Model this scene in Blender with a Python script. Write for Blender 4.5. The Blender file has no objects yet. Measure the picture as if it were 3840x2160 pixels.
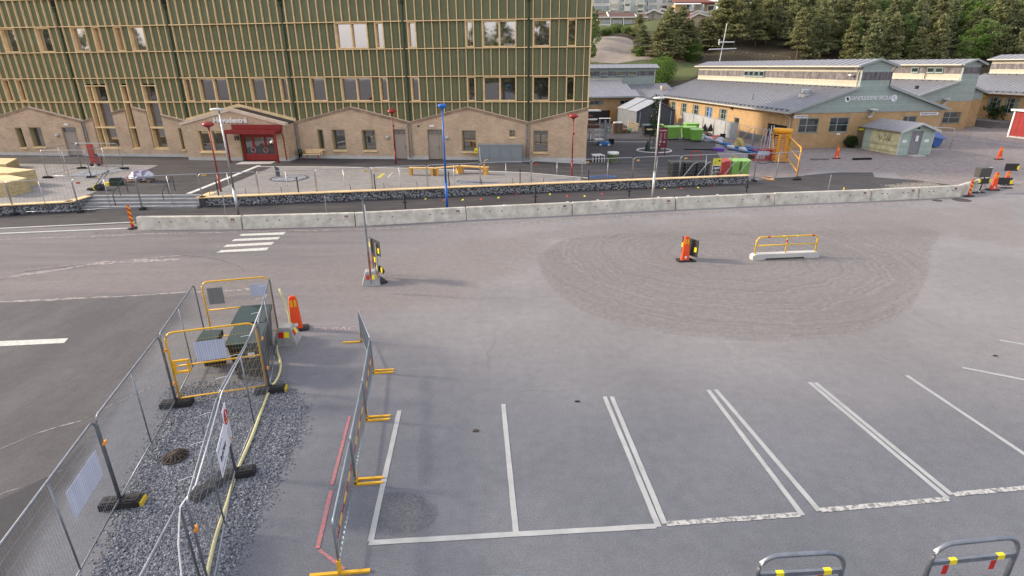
import bpy, bmesh, math, random
import numpy as np
from mathutils import Vector, Matrix
random.seed(7); rnd = random.Random(11)
SC = bpy.context.scene
COL = SC.collection

# ---------------------------------------------------------------- camera
F, PITCH, ROLL, CAMZ = 2128.4, .3732, -.0078, 8.0
cr, sr, cp, sp = math.cos(ROLL), math.sin(ROLL), math.cos(PITCH), math.sin(PITCH)
cam = bpy.data.cameras.new('camera'); camo = bpy.data.objects.new('camera', cam); COL.objects.link(camo)
right = Vector((cr, sr*sp, sr*cp)); down = Vector((sr, -cr*sp, -cr*cp)); fwd = Vector((0, cp, -sp))
M = Matrix((right, -down, -fwd)).transposed().to_4x4(); M.translation = (0, 0, CAMZ)
camo.matrix_world = M
cam.sensor_width = 36; cam.lens = 36*F/3840; cam.clip_start = .1; cam.clip_end = 2000
SC.camera = camo
SC.render.resolution_x, SC.render.resolution_y = 1024, 576

# ---------------------------------------------------------------- sky and sun
SUN_EL, SUN_DIR = math.radians(24), Vector((-1, .16, 0)).normalized()   # direction towards the sun
w = bpy.data.worlds.new('World'); SC.world = w; w.use_nodes = True
nt = w.node_tree; nt.nodes.clear()
out = nt.nodes.new('ShaderNodeOutputWorld'); bg = nt.nodes.new('ShaderNodeBackground')
sky = nt.nodes.new('ShaderNodeTexSky'); sky.sky_type = 'NISHITA'; sky.sun_disc = False
sky.sun_elevation = SUN_EL; sky.sun_rotation = math.atan2(SUN_DIR.x, SUN_DIR.y)
sky.air_density = 1.2; sky.dust_density = 2.5; sky.ozone_density = 1.2
tc = nt.nodes.new('ShaderNodeTexCoord'); mp = nt.nodes.new('ShaderNodeMapping'); mp.inputs['Scale'].default_value = (1.2, 1.2, 5)
nz = nt.nodes.new('ShaderNodeTexNoise'); nz.inputs['Scale'].default_value = 2.2; nz.inputs['Detail'].default_value = 7
rp = nt.nodes.new('ShaderNodeValToRGB'); rp.color_ramp.elements[0].position = .3; rp.color_ramp.elements[0].color = (.35,)*3+(1,)
rp.color_ramp.elements[1].position = .68; rp.color_ramp.elements[1].color = (.8,)*3+(1,)
mx = nt.nodes.new('ShaderNodeMix'); mx.data_type = 'RGBA'; mx.inputs[7].default_value = (5.6, 5.35, 5.7, 1)
L = nt.links.new
L(tc.outputs['Generated'], mp.inputs[0]); L(mp.outputs[0], nz.inputs['Vector']); L(nz.outputs['Fac'], rp.inputs[0]); L(rp.outputs[0], mx.inputs[0])
L(sky.outputs[0], mx.inputs[6]); L(mx.outputs[2], bg.inputs['Color']); bg.inputs['Strength'].default_value = .14
L(bg.outputs[0], out.inputs[0])
sl = bpy.data.lights.new('sun', 'SUN'); so = bpy.data.objects.new('sun', sl); COL.objects.link(so)
sl.energy = 2.5; sl.angle = math.radians(6); sl.color = (1, .86, .68)
sdir = Vector((SUN_DIR.x*math.cos(SUN_EL), SUN_DIR.y*math.cos(SUN_EL), math.sin(SUN_EL)))
so.rotation_euler = sdir.to_track_quat('Z', 'Y').to_euler()
vs = SC.view_settings; vs.view_transform = 'Standard'; vs.look = 'None'; vs.gamma = 1; vs.exposure = .95; vs.use_curve_mapping = False
SC.render.engine = 'CYCLES'

# ---------------------------------------------------------------- placing helpers (metres; x right, y away, z up)
def ray(X, Y):
    dx, dy = (X-1920)/F, (Y-1080)/F
    return fwd + right*dx + down*dy
def gp(X, Y, z=0.0):                      # ground point
    r = ray(X, Y); t = (z-CAMZ)/r.z
    return Vector((r.x*t, r.y*t, z))
def yp(X, Y, y):                          # point on the vertical plane at depth y
    r = ray(X, Y); t = y/r.y
    return Vector((r.x*t, y, CAMZ+r.z*t))
def D(x, y, z=0.0): return gp(x*1.4907, y*1.4907, z)

# ---------------------------------------------------------------- materials
MATS = {}
def mat(name, col, rough=.8, metal=0., var=.12, scale=3., bump=0., bscale=60., spec=.4, alpha=None, trans=0., obj=False, stretch=None, tint=None):
    if name in MATS: return MATS[name]
    m = bpy.data.materials.new(name); m.use_nodes = True; n = m.node_tree.nodes; l = m.node_tree.links.new
    b = n['Principled BSDF']; b.inputs['Roughness'].default_value = rough; b.inputs['Metallic'].default_value = metal
    b.inputs['Specular IOR Level'].default_value = spec
    if trans: b.inputs['Transmission Weight'].default_value = trans
    if alpha is not None: b.inputs['Alpha'].default_value = alpha
    b.inputs['Base Color'].default_value = (*col, 1)
    tcn = n.new('ShaderNodeTexCoord') if obj else n.new('ShaderNodeNewGeometry')
    src = tcn.outputs['Object'] if obj else tcn.outputs['Position']
    if stretch:
        q = n.new('ShaderNodeMapping'); q.inputs['Scale'].default_value = stretch; l(src, q.inputs[0]); src = q.outputs[0]
    if var:
        t = n.new('ShaderNodeTexNoise'); t.inputs['Scale'].default_value = scale; t.inputs['Detail'].default_value = 8; t.inputs['Roughness'].default_value = .65
        l(src, t.inputs['Vector'])
        r = n.new('ShaderNodeValToRGB'); r.color_ramp.elements[0].position = .28; r.color_ramp.elements[1].position = .72
        c2 = tint or tuple(min(1, c*(1+var*1.2)) for c in col)
        r.color_ramp.elements[0].color = (*[c*(1-var) for c in col], 1); r.color_ramp.elements[1].color = (*c2, 1)
        l(t.outputs['Fac'], r.inputs[0]); l(r.outputs[0], b.inputs['Base Color'])
    if bump:
        t2 = n.new('ShaderNodeTexNoise'); t2.inputs['Scale'].default_value = bscale; t2.inputs['Detail'].default_value = 4
        l(src, t2.inputs['Vector']); bp = n.new('ShaderNodeBump'); bp.inputs['Strength'].default_value = bump; bp.inputs['Distance'].default_value = .02
        l(t2.outputs['Fac'], bp.inputs['Height']); l(bp.outputs[0], b.inputs['Normal'])
    MATS[name] = m; return m
def brickmat(name, c1, c2, mortar, bw=.25, bh=.078, ms=.012, var=.25):
    m = mat(name, c1, .85, var=0); n = m.node_tree.nodes; l = m.node_tree.links.new; b = n['Principled BSDF']
    t = n.new('ShaderNodeTexCoord'); s = n.new('ShaderNodeSeparateXYZ'); a = n.new('ShaderNodeMath'); a.operation = 'ADD'; c = n.new('ShaderNodeCombineXYZ')
    l(t.outputs['Object'], s.inputs[0]); l(s.outputs[0], a.inputs[0]); l(s.outputs[1], a.inputs[1]); l(a.outputs[0], c.inputs[0]); l(s.outputs[2], c.inputs[1])
    br = n.new('ShaderNodeTexBrick'); br.inputs['Scale'].default_value = 1; br.inputs['Brick Width'].default_value = bw; br.inputs['Row Height'].default_value = bh
    br.inputs['Mortar Size'].default_value = ms; br.inputs['Mortar Smooth'].default_value = .3; br.inputs['Bias'].default_value = 0
    br.inputs['Color1'].default_value = (*c1, 1); br.inputs['Color2'].default_value = (*c2, 1); br.inputs['Mortar'].default_value = (*mortar, 1)
    l(c.outputs[0], br.inputs['Vector'])
    nn = n.new('ShaderNodeTexNoise'); nn.inputs['Scale'].default_value = 1.3; nn.inputs['Detail'].default_value = 8; l(t.outputs['Object'], nn.inputs['Vector'])
    mr = n.new('ShaderNodeMapRange'); mr.inputs[1].default_value = .3; mr.inputs[2].default_value = .7; mr.inputs[3].default_value = 1-var; mr.inputs[4].default_value = 1+var
    l(nn.outputs['Fac'], mr.inputs[0])
    mm = n.new('ShaderNodeMix'); mm.data_type = 'RGBA'; mm.blend_type = 'MULTIPLY'; mm.inputs[0].default_value = 1
    l(br.outputs['Color'], mm.inputs[6]); l(mr.outputs[0], mm.inputs[7]); l(mm.outputs[2], b.inputs['Base Color'])
    bp = n.new('ShaderNodeBump'); bp.inputs['Strength'].default_value = .5; bp.inputs['Distance'].default_value = .01; bp.invert = True
    l(br.outputs['Fac'], bp.inputs['Height']); l(bp.outputs[0], b.inputs['Normal'])
    return m
def stripemat(name, col, period, axis='z', depth=.55, rough=.7, var=.15, w=.12):
    """boards: darker narrow joints every period along an axis"""
    m = mat(name, col, rough, var=0); n = m.node_tree.nodes; l = m.node_tree.links.new; b = n['Principled BSDF']
    t = n.new('ShaderNodeTexCoord'); s = n.new('ShaderNodeSeparateXYZ'); l(t.outputs['Object'], s.inputs[0])
    if axis == 'z': src = s.outputs[2]
    else:
        a = n.new('ShaderNodeMath'); a.operation = 'ADD'; l(s.outputs[0], a.inputs[0]); l(s.outputs[1], a.inputs[1]); src = a.outputs[0]
    d = n.new('ShaderNodeMath'); d.operation = 'DIVIDE'; d.inputs[1].default_value = period; l(src, d.inputs[0])
    fr = n.new('ShaderNodeMath'); fr.operation = 'FRACT'; l(d.outputs[0], fr.inputs[0])
    fl = n.new('ShaderNodeMath'); fl.operation = 'FLOOR'; l(d.outputs[0], fl.inputs[0])
    wn = n.new('ShaderNodeTexWhiteNoise'); wn.noise_dimensions = '1D'; l(fl.outputs[0], wn.inputs['W'])
    g = n.new('ShaderNodeMath'); g.operation = 'GREATER_THAN'; g.inputs[1].default_value = w; l(fr.outputs[0], g.inputs[0])
    mr = n.new('ShaderNodeMapRange'); mr.inputs[3].default_value = depth; mr.inputs[4].default_value = 1; l(g.outputs[0], mr.inputs[0])
    m2 = n.new('ShaderNodeMapRange'); m2.inputs[3].default_value = 1-var; m2.inputs[4].default_value = 1+var; l(wn.outputs['Value'], m2.inputs[0])
    nn = n.new('ShaderNodeTexNoise'); nn.inputs['Scale'].default_value = 2.; nn.inputs['Detail'].default_value = 8; l(t.outputs['Object'], nn.inputs['Vector'])
    m3 = n.new('ShaderNodeMapRange'); m3.inputs[1].default_value = .3; m3.inputs[2].default_value = .7; m3.inputs[3].default_value = 1-var; m3.inputs[4].default_value = 1+var; l(nn.outputs['Fac'], m3.inputs[0])
    p = n.new('ShaderNodeMath'); p.operation = 'MULTIPLY'; l(mr.outputs[0], p.inputs[0]); l(m2.outputs[0], p.inputs[1])
    p2 = n.new('ShaderNodeMath'); p2.operation = 'MULTIPLY'; l(p.outputs[0], p2.inputs[0]); l(m3.outputs[0], p2.inputs[1])
    mm = n.new('ShaderNodeMix'); mm.data_type = 'RGBA'; mm.blend_type = 'MULTIPLY'; mm.inputs[0].default_value = 1
    mm.inputs[6].default_value = (*col, 1); l(p2.outputs[0], mm.inputs[7]); l(mm.outputs[2], b.inputs['Base Color'])
    return m

wood = mat('pale_timber', (.78, .575, .315), .7, var=.18, scale=2.5)
woodn = mat('new_timber', (.48, .38, .20), .75, var=.25, scale=6)
olive = mat('olive_panel', (.142, .155, .08), .6, var=.12, scale=.8)
dgreen = mat('dark_green_metal', (.03, .06, .035), .4, .3, var=.1)
black = mat('black_plastic', (.018, .018, .02), .55, var=.3)
dark = mat('dark_void', (.012, .013, .012), .9, var=0)
galv = mat('galvanised_steel', (.42, .44, .47), .38, .75, var=.2, scale=8)
galvd = mat('weathered_steel', (.22, .24, .27), .45, .7, var=.25, scale=6)
red = mat('red_metal', (.27, .028, .026), .4, .1, var=.12)
redp = mat('orange_red_plastic', (.80, .085, .02), .5, var=.12)
yel = mat('yellow_paint', (.72, .40, .025), .45, var=.12)
yelb = mat('reflective_yellow', (.85, .68, .02), .4, var=.05)
redb = mat('reflective_red', (.5, .02, .015), .4, var=.05)
blue = mat('blue_paint', (.015, .13, .48), .4, .1, var=.08)
conc = mat('concrete', (.46, .44, .40), .85, var=.22, scale=2.2, bump=.3, bscale=25)
concl = mat('pale_concrete', (.50, .49, .46), .85, var=.15, scale=1.5)
white = mat('white_paint', (.78, .77, .74), .6, var=.06)
paint = mat('worn_road_paint', (.50, .50, .46), .8, var=.28, scale=7)
brick = brickmat('tan_brick', (.68, .50, .34), (.54, .39, .26), (.34, .26, .18), var=.12)
brickA = brickmat('ochre_brick', (.54, .35, .17), (.46, .285, .13), (.33, .235, .14), var=.12)
sidg = stripemat('grey_green_siding', (.31, .37, .34), .16, 'z', .68, var=.07)
sidc = stripemat('cream_siding', (.47, .44, .345), .16, 'z', .7, var=.08)
sidd = stripemat('weathered_boards', (.15, .135, .14), .13, 'x', .55, var=.35)
rooff = mat('grey_roof_metal', (.27, .275, .30), .45, .35, var=.14, scale=1.5)
def glassmat(name, base, refl, rough=.03):
    m = mat(name, base, rough, 0, var=0); n = m.node_tree.nodes; l = m.node_tree.links.new; b = n['Principled BSDF']
    g = n.new('ShaderNodeBsdfGlossy'); g.inputs['Roughness'].default_value = rough; g.inputs['Color'].default_value = (.9, .88, .9, 1)
    fr = n.new('ShaderNodeFresnel'); fr.inputs['IOR'].default_value = 1.6
    a = n.new('ShaderNodeMath'); a.operation = 'ADD'; a.inputs[1].default_value = refl; a.use_clamp = True; l(fr.outputs[0], a.inputs[0])
    mx = n.new('ShaderNodeMixShader'); l(a.outputs[0], mx.inputs[0]); l(b.outputs[0], mx.inputs[1]); l(g.outputs[0], mx.inputs[2])
    tn = n.new('ShaderNodeTexNoise'); tn.inputs['Scale'].default_value = .8; bp = n.new('ShaderNodeBump'); bp.inputs['Strength'].default_value = .06; bp.inputs['Distance'].default_value = .1
    l(tn.outputs['Fac'], bp.inputs['Height']); l(bp.outputs[0], g.inputs['Normal'])
    l(mx.outputs[0], n['Material Output'].inputs[0]); return m
glass = glassmat('window_glass', (.03, .035, .04), .5)
glassg = glassmat('dark_window_glass', (.025, .03, .032), .2)

# ---------------------------------------------------------------- mesh helpers
class MB:
    def __init__(s): s.v, s.f = [], []
    def add(s, v, f):
        o = len(s.v); s.v += [tuple(p) for p in v]; s.f += [tuple(i+o for i in q) for q in f]; return s
    def box(s, x0, x1, y0, y1, z0, z1, R=None, o=(0, 0, 0)):
        v = [(x, y, z) for z in (z0, z1) for y in (y0, y1) for x in (x0, x1)]
        if R is not None: v = [tuple(R @ Vector(p)+Vector(o)) for p in v]
        return s.add(v, [(0, 2, 3, 1), (4, 5, 7, 6), (0, 1, 5, 4), (2, 6, 7, 3), (0, 4, 6, 2), (1, 3, 7, 5)])
    def bar(s, a, b, wx, wz, up=(0, 0, 1)):
        a, b = Vector(a), Vector(b); d = (b-a).normalized(); u = Vector(up)
        if abs(d.dot(u)) > .98: u = Vector((0, 1, 0))
        sx = d.cross(u).normalized(); sz = sx.cross(d)
        v = [p+sx*i*wx/2+sz*j*wz/2 for p in (a, b) for i, j in ((-1, -1), (1, -1), (1, 1), (-1, 1))]
        return s.add(v, [(3, 2, 1, 0), (4, 5, 6, 7), (0, 1, 5, 4), (1, 2, 6, 5), (2, 3, 7, 6), (3, 0, 4, 7)])
    def tube(s, pts, r, n=6, cap=True, r2=None):
        pts = [Vector(p) for p in pts]; N = len(pts); rings = []
        for i, p in enumerate(pts):
            d = (pts[min(i+1, N-1)]-pts[max(i-1, 0)]).normalized()
            u = Vector((0, 0, 1)) if abs(d.z) < .9 else Vector((1, 0, 0))
            a = d.cross(u).normalized(); b = d.cross(a); rr = r if r2 is None else r+(r2-r)*i/(N-1)
            rings.append([p+(a*math.cos(t)+b*math.sin(t))*rr for t in (2*math.pi*k/n for k in range(n))])
        v = [q for g in rings for q in g]; f = []
        for i in range(N-1):
            for k in range(n): f.append((i*n+k, i*n+(k+1) % n, (i+1)*n+(k+1) % n, (i+1)*n+k))
        if cap: f += [tuple(range(n))[::-1], tuple((N-1)*n+k for k in range(n))]
        return s.add(v, f)
    def lathe(s, prof, c=(0, 0, 0), n=16):
        v = [(c[0]+r*math.cos(2*math.pi*k/n), c[1]+r*math.sin(2*math.pi*k/n), c[2]+z) for r, z in prof for k in range(n)]; f = []
        for i in range(len(prof)-1):
            for k in range(n): f.append((i*n+k, i*n+(k+1) % n, (i+1)*n+(k+1) % n, (i+1)*n+k))
        f += [tuple(range(n))[::-1], tuple((len(prof)-1)*n+k for k in range(n))]
        return s.add(v, f)
    def prism(s, poly, h, axis='z', o=0.0):
        n = len(poly)
        def P(a, b, c): return {'z': (a, b, c), 'y': (a, c, b), 'x': (c, a, b)}[axis]
        v = [P(a, b, o) for a, b in poly]+[P(a, b, o+h) for a, b in poly]
        return s.add(v, [tuple(range(n))[::-1], tuple(range(n, 2*n))]+[(i, (i+1) % n, n+(i+1) % n, n+i) for i in range(n)])
    def mesh(s, name, m, smooth=False):
        me = bpy.data.meshes.new(name); me.from_pydata(s.v, [], s.f); me.materials.append(m)
        b = bmesh.new(); b.from_mesh(me); bmesh.ops.recalc_face_normals(b, faces=b.faces); b.to_mesh(me); b.free()
        if smooth:
            me.shade_smooth()
        me.update(); return me
    def build(s, name, m, parent=None, smooth=False): return link(name, s.mesh(name, m, smooth), parent)
def link(name, me, parent=None, loc=(0, 0, 0), rz=0):
    o = bpy.data.objects.new(name, me); COL.objects.link(o); o.location = loc; o.rotation_euler[2] = rz
    if parent is not None: o.parent = parent; KIDS.setdefault(parent.name, []).append(o)
    return o
KIDS = {}
def thing(name, label, cat, loc=(0, 0, 0), rz=0, group=None):
    o = link(name, None, None, loc, rz); o['label'] = label; o['category'] = cat
    if group: o['group'] = group
    return o
def tag(o, label, cat, group=None):
    o['label'] = label; o['category'] = cat
    if group: o['group'] = group
    return o
def struct(o): o['kind'] = 'structure'; return o
def copy_tree(o, parent=None, label=None, loc=None, rz=None):
    c = o.copy(); COL.objects.link(c)
    if parent is not None: c.parent = parent; KIDS.setdefault(parent.name, []).append(c)
    if label: c['label'] = label
    if loc is not None: c.location = loc
    if rz is not None: c.rotation_euler[2] = rz
    for ch in list(KIDS.get(o.name, [])): copy_tree(ch, c)
    return c
def text_mesh(name, s, size, m, parent, loc, rot, extrude=.01, align='CENTER', shear=0., bold=0., sx=1.):
    cu = bpy.data.curves.new(name, 'FONT'); cu.body = s; cu.size = size; cu.extrude = extrude; cu.align_x = align; cu.align_y = 'CENTER'; cu.shear = shear; cu.offset = bold
    cu.resolution_u = 3
    t = bpy.data.objects.new('tmp', cu); COL.objects.link(t)
    me = bpy.data.meshes.new_from_object(t, depsgraph=bpy.context.evaluated_depsgraph_get()); bpy.data.objects.remove(t)
    me.materials.clear(); me.materials.append(m)
    o = link(name, me, parent, loc); o.rotation_euler = rot; o.scale = (sx, 1, 1); return o
# ================================================================ GROUND
def smooth(a, b, t): t = np.clip((t-a)/(b-a), 0, 1); return t*t*(3-2*t)
def hill_np(x, y):
    ys = [92, 97, 107, 118, 136, 146, 175, 230, 500]; zs = [0, 1.2, 5.8, 9, 14.6, 16.5, 22, 25, 27]
    z = np.interp(y, ys, zs)
    return z + np.where(y > 97, .45*np.sin(x*.21+y*.13)+.3*np.sin(x*.47-y*.31), 0)*np.clip((y-97)/15, 0, 1)
def hz(x, y): return float(hill_np(np.array([x]), np.array([y]))[0])
def hp(X, Y):                              # point where a sight line meets the hill
    r = ray(X, Y)
    y = 95.0
    while y < 300:
        t = y/r.y
        if CAMZ+r.z*t <= hz(r.x*t, y): break
        y += .4
    t = y/r.y; return Vector((r.x*t, y, hz(r.x*t, y)))
def sdf_poly(px, py, poly):
    """signed distance, negative inside"""
    poly = [tuple(p[:2]) for p in poly]; n = len(poly); d = np.full(px.shape, 1e9); ins = np.zeros(px.shape, bool)
    for i in range(n):
        ax, ay = poly[i]; bx, by = poly[(i+1) % n]; ex, ey = bx-ax, by-ay
        t = np.clip(((px-ax)*ex+(py-ay)*ey)/(ex*ex+ey*ey+1e-9), 0, 1)
        d = np.minimum(d, np.hypot(px-ax-t*ex, py-ay-t*ey))
        c = (ay > py) != (by > py); ins ^= c & (px < (bx-ax)*(py-ay)/(by-ay+1e-12)+ax)
    return np.where(ins, -d, d)
def grid_mesh(name, xs, ys, zf, m, attrs=None):
    X, Y = np.meshgrid(xs, ys); Z = zf(X, Y) if callable(zf) else np.full(X.shape, zf)
    nx, ny = len(xs), len(ys); v = np.stack([X, Y, Z], -1).reshape(-1, 3)
    i = np.arange(nx*ny).reshape(ny, nx); f = np.stack([i[:-1, :-1], i[:-1, 1:], i[1:, 1:], i[1:, :-1]], -1).reshape(-1, 4)
    me = bpy.data.meshes.new(name); me.vertices.add(len(v)); me.vertices.foreach_set('co', v.astype(np.float32).ravel())
    me.loops.add(f.size); me.loops.foreach_set('vertex_index', f.astype(np.int32).ravel())
    me.polygons.add(len(f)); me.polygons.foreach_set('loop_start', np.arange(0, f.size, 4, dtype=np.int32)); me.polygons.foreach_set('loop_total', np.full(len(f), 4, np.int32))
    for k, fn in (attrs or {}).items():
        a = me.attributes.new(k, 'FLOAT', 'POINT'); a.data.foreach_set('value', fn(X, Y).astype(np.float32).ravel())
    me.materials.append(m); me.update(); me.validate(); me.shade_smooth(); return me

class NT:                                   # small node-graph helper
    def __init__(s, name, rough=.9):
        s.m = bpy.data.materials.new(name); s.m.use_nodes = True; s.n = s.m.node_tree.nodes; s.l = s.m.node_tree.links.new; s.b = s.n['Principled BSDF']
        s.b.inputs['Roughness'].default_value = rough; s.b.inputs['Specular IOR Level'].default_value = .3
        s.pos = s.n.new('ShaderNodeNewGeometry').outputs['Position']
    def noise(s, scale, detail=6, rough=.6, stretch=None, rot=0, w=None):
        v = s.pos
        if stretch: q = s.n.new('ShaderNodeMapping'); q.inputs['Scale'].default_value = stretch; q.inputs['Rotation'].default_value = (0, 0, rot); s.l(v, q.inputs[0]); v = q.outputs[0]
        t = s.n.new('ShaderNodeTexNoise'); t.inputs['Scale'].default_value = scale; t.inputs['Detail'].default_value = detail; t.inputs['Roughness'].default_value = rough; s.l(v, t.inputs['Vector']); return t.outputs['Fac']
    def attr(s, k): a = s.n.new('ShaderNodeAttribute'); a.attribute_name = k; return a.outputs['Fac']
    def rng(s, v, a, b, c=0., d=1.): r = s.n.new('ShaderNodeMapRange'); s.l(v, r.inputs[0]); r.inputs[1].default_value = a; r.inputs[2].default_value = b; r.inputs[3].default_value = c; r.inputs[4].default_value = d; return r.outputs[0]
    def math(s, op, a, b=0.):
        q = s.n.new('ShaderNodeMath'); q.operation = op
        for i, v in enumerate((a, b)):
            if isinstance(v, (int, float)): q.inputs[i].default_value = v
            else: s.l(v, q.inputs[i])
        return q.outputs[0]
    def mix(s, f, a, b, mode='MIX'):
        q = s.n.new('ShaderNodeMix'); q.data_type = 'RGBA'; q.blend_type = mode
        for i, v in ((0, f), (6, a), (7, b)):
            if isinstance(v, tuple): q.inputs[i].default_value = (*v, 1)
            elif isinstance(v, (int, float)): q.inputs[i].default_value = v
            else: s.l(v, q.inputs[i])
        return q.outputs[2]
    def bump(s, h, st, dist): q = s.n.new('ShaderNodeBump'); q.inputs['Strength'].default_value = st; q.inputs['Distance'].default_value = dist; s.l(h, q.inputs['Height']); s.l(q.outputs[0], s.b.inputs['Normal'])
    def color(s, c): s.l(c, s.b.inputs['Base Color'])

# zones
P_ = lambda L: [D(x, y) for x, y in L]
dustA = P_([(1350, 640), (1362, 690), (1400, 740), (1470, 785), (1560, 815), (1700, 842), (1900, 860), (2060, 856), (2180, 835), (2260, 800), (2310, 750), (2335, 690), (2345, 620), (2375, 585), (2300, 555), (1900, 560), (1600, 580), (1420, 600)])
dustB = P_([(-60, 700), (450, 640), (700, 655), (900, 640), (1450, 560), (2576, 505), (2640, 640), (2360, 600), (1400, 610), (1330, 690), (1200, 760), (1000, 800), (840, 800), (700, 720), (480, 745), (-60, 760)])
darkL = P_([(-600, 790), (0, 760), (480, 735), (470, 800), (400, 860), (262, 1060), (50, 1449), (-100, 1800), (-1500, 1800)])
gravelL = [(-9.1, 13.2), (-6.4, 13.6), (-5.3, 12.2), (-5.0, 10.9), (-5.0, 9.0), (-4.8, 7.0), (-4.6, 4.0), (-5.6, 2.5), (-6.0, 4.0), (-6.9, 7.0), (-7.7, 9.0), (-8.5, 11.8)]
gravelB = [tuple(D(x, y)[:2]) for x, y in ((1700, 385), (1990, 395), (2370, 370), (2700, 400), (2700, 470), (2480, 478), (2300, 470), (2250, 435), (2080, 425), (1960, 450), (1890, 450), (1780, 400))]
gt = NT('worn_asphalt')
speck = gt.noise(95, 3, .7); mid = gt.noise(7, 8, .7); big = gt.noise(.22, 5, .55); trk = gt.noise(.9, 6, .6, (.15, 1.6, 1), .04)
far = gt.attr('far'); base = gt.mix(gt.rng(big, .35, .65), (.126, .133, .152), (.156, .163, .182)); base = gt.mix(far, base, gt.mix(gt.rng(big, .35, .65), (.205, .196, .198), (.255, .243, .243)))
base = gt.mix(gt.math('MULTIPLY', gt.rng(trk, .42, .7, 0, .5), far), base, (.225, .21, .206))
base = gt.mix(gt.math('MULTIPLY', gt.attr('lft'), .85), base, gt.mix(gt.rng(trk, .35, .7), (.125, .115, .12), (.185, .17, .172)))
dustc = gt.mix(gt.rng(mid, .3, .7), (.165, .145, .137), (.245, .217, .205))
nd = gt.math('MULTIPLY', gt.math('SUBTRACT', gt.noise(.7, 8, .7), .5), 1.0)
da = gt.rng(gt.math('ADD', gt.attr('dust'), nd), .40, .60)
# arcs left by turning wheels round the gravel island
vm = gt.n.new('ShaderNodeVectorMath'); vm.operation = 'SUBTRACT'; gt.l(gt.pos, vm.inputs[0]); vm.inputs[1].default_value = (9.2, 24.6, 0)
vs_ = gt.n.new('ShaderNodeVectorMath'); vs_.operation = 'MULTIPLY'; gt.l(vm.outputs[0], vs_.inputs[0]); vs_.inputs[1].default_value = (1, 1.05, 0)
ln = gt.n.new('ShaderNodeVectorMath'); ln.operation = 'LENGTH'; gt.l(vs_.outputs[0], ln.inputs[0])
cv = gt.n.new('ShaderNodeCombineXYZ'); gt.l(gt.math('ADD', ln.outputs['Value'], gt.math('MULTIPLY', gt.noise(.3, 4), 2.0)), cv.inputs[0])
rn = gt.n.new('ShaderNodeTexNoise'); rn.inputs['Scale'].default_value = 3.8; rn.inputs['Detail'].default_value = 6; rn.inputs['Roughness'].default_value = .75; gt.l(cv.outputs[0], rn.inputs['Vector'])
arc = gt.rng(rn.outputs['Fac'], .38, .62)
arcs = gt.math('MULTIPLY', arc, gt.attr('arc'))
dustc = gt.mix(gt.math('MULTIPLY', arcs, .42), dustc, (.115, .106, .102))
col = gt.mix(gt.math('MULTIPLY', da, .55), base, dustc)
grit = gt.mix(gt.rng(gt.noise(6, 8, .85), .36, .62), (.11, .10, .095), (.30, .275, .26))
grit = gt.mix(gt.math('MULTIPLY', arcs, .72), grit, (.08, .075, .075))
isl = gt.rng(gt.math('ADD', gt.attr('isle'), gt.math('MULTIPLY', nd, .55)), .38, .62)
col = gt.mix(gt.math('MULTIPLY', isl, .58), col, grit)
dk = gt.rng(gt.math('ADD', gt.attr('dark'), gt.math('MULTIPLY', nd, .5)), .3, .7)
darkc = gt.mix(gt.rng(gt.noise(.5, 8, .7, (1, .4, 1), .5), .4, .7), (.088, .084, .089), (.128, .120, .124))
darkc = gt.mix(gt.rng(gt.math('ADD', gt.attr('dark2'), gt.math('MULTIPLY', nd, .15)), .4, .6), darkc, (.058, .058, .063))
col = gt.mix(dk, col, darkc)
gr = gt.rng(gt.math('ADD', gt.attr('gravel'), gt.math('MULTIPLY', nd, .35)), .4, .6)
grc = gt.mix(gt.rng(gt.noise(22, 5, .8), .35, .65), (.035, .037, .045), (.20, .21, .235))
col = gt.mix(gr, col, grc)
gb = gt.rng(gt.math('ADD', gt.attr('yard'), gt.math('MULTIPLY', nd, .3)), .4, .6)
col = gt.mix(gb, col, gt.mix(gt.rng(gt.noise(1.6, 9, .75), .32, .68), (.17, .145, .14), (.29, .255, .24)))
# wet or oily spots and small cracks
vo = gt.n.new('ShaderNodeTexVoronoi'); vo.feature = 'DISTANCE_TO_EDGE'; vo.inputs['Scale'].default_value = .13
wv = gt.n.new('ShaderNodeVectorMath'); wv.operation = 'ADD'; gt.l(gt.pos, wv.inputs[0])
cmb = gt.n.new('ShaderNodeTexNoise'); cmb.inputs['Scale'].default_value = .9; cmb.inputs['Detail'].default_value = 8; gt.l(gt.pos, cmb.inputs['Vector']); gt.l(cmb.outputs['Color'], wv.inputs[1]); gt.l(wv.outputs[0], vo.inputs['Vector'])
crk = gt.math('MULTIPLY', gt.rng(vo.outputs['Distance'], .0, .006, 1, 0), gt.rng(gt.noise(.12, 2), .5, .6))
col = gt.mix(gt.math('MULTIPLY', crk, .22), col, (.05, .048, .047))
spot = gt.rng(gt.noise(2.1, 3, .5), .70, .76); col = gt.mix(gt.math('MULTIPLY', spot, .2), col, (.07, .07, .07))
st_ = gt.rng(gt.math('ADD', gt.attr('stain'), gt.math('MULTIPLY', nd, .9)), .45, .6); col = gt.mix(gt.math('MULTIPLY', gt.math('MULTIPLY', st_, .6), gt.rng(gt.noise(16, 4, .8), .35, .6)), col, (.055, .055, .06))
col = gt.mix(1., col, gt.rng(speck, .25, .75, .66, 1.34), 'MULTIPLY'); col = gt.mix(1., col, gt.rng(gt.noise(48, 2, .8), .32, .68, .74, 1.26), 'MULTIPLY')
col = gt.mix(1., col, gt.rng(gt.noise(24, 5, .8), .3, .7, .84, 1.16), 'MULTIPLY')
col = gt.mix(1., col, gt.rng(gt.noise(3.2, 8, .75), .3, .7, .88, 1.12), 'MULTIPLY')
gt.color(col); gt.bump(gt.math('ADD', speck, gt.math('MULTIPLY', mid, .6)), .45, .012)
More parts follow.
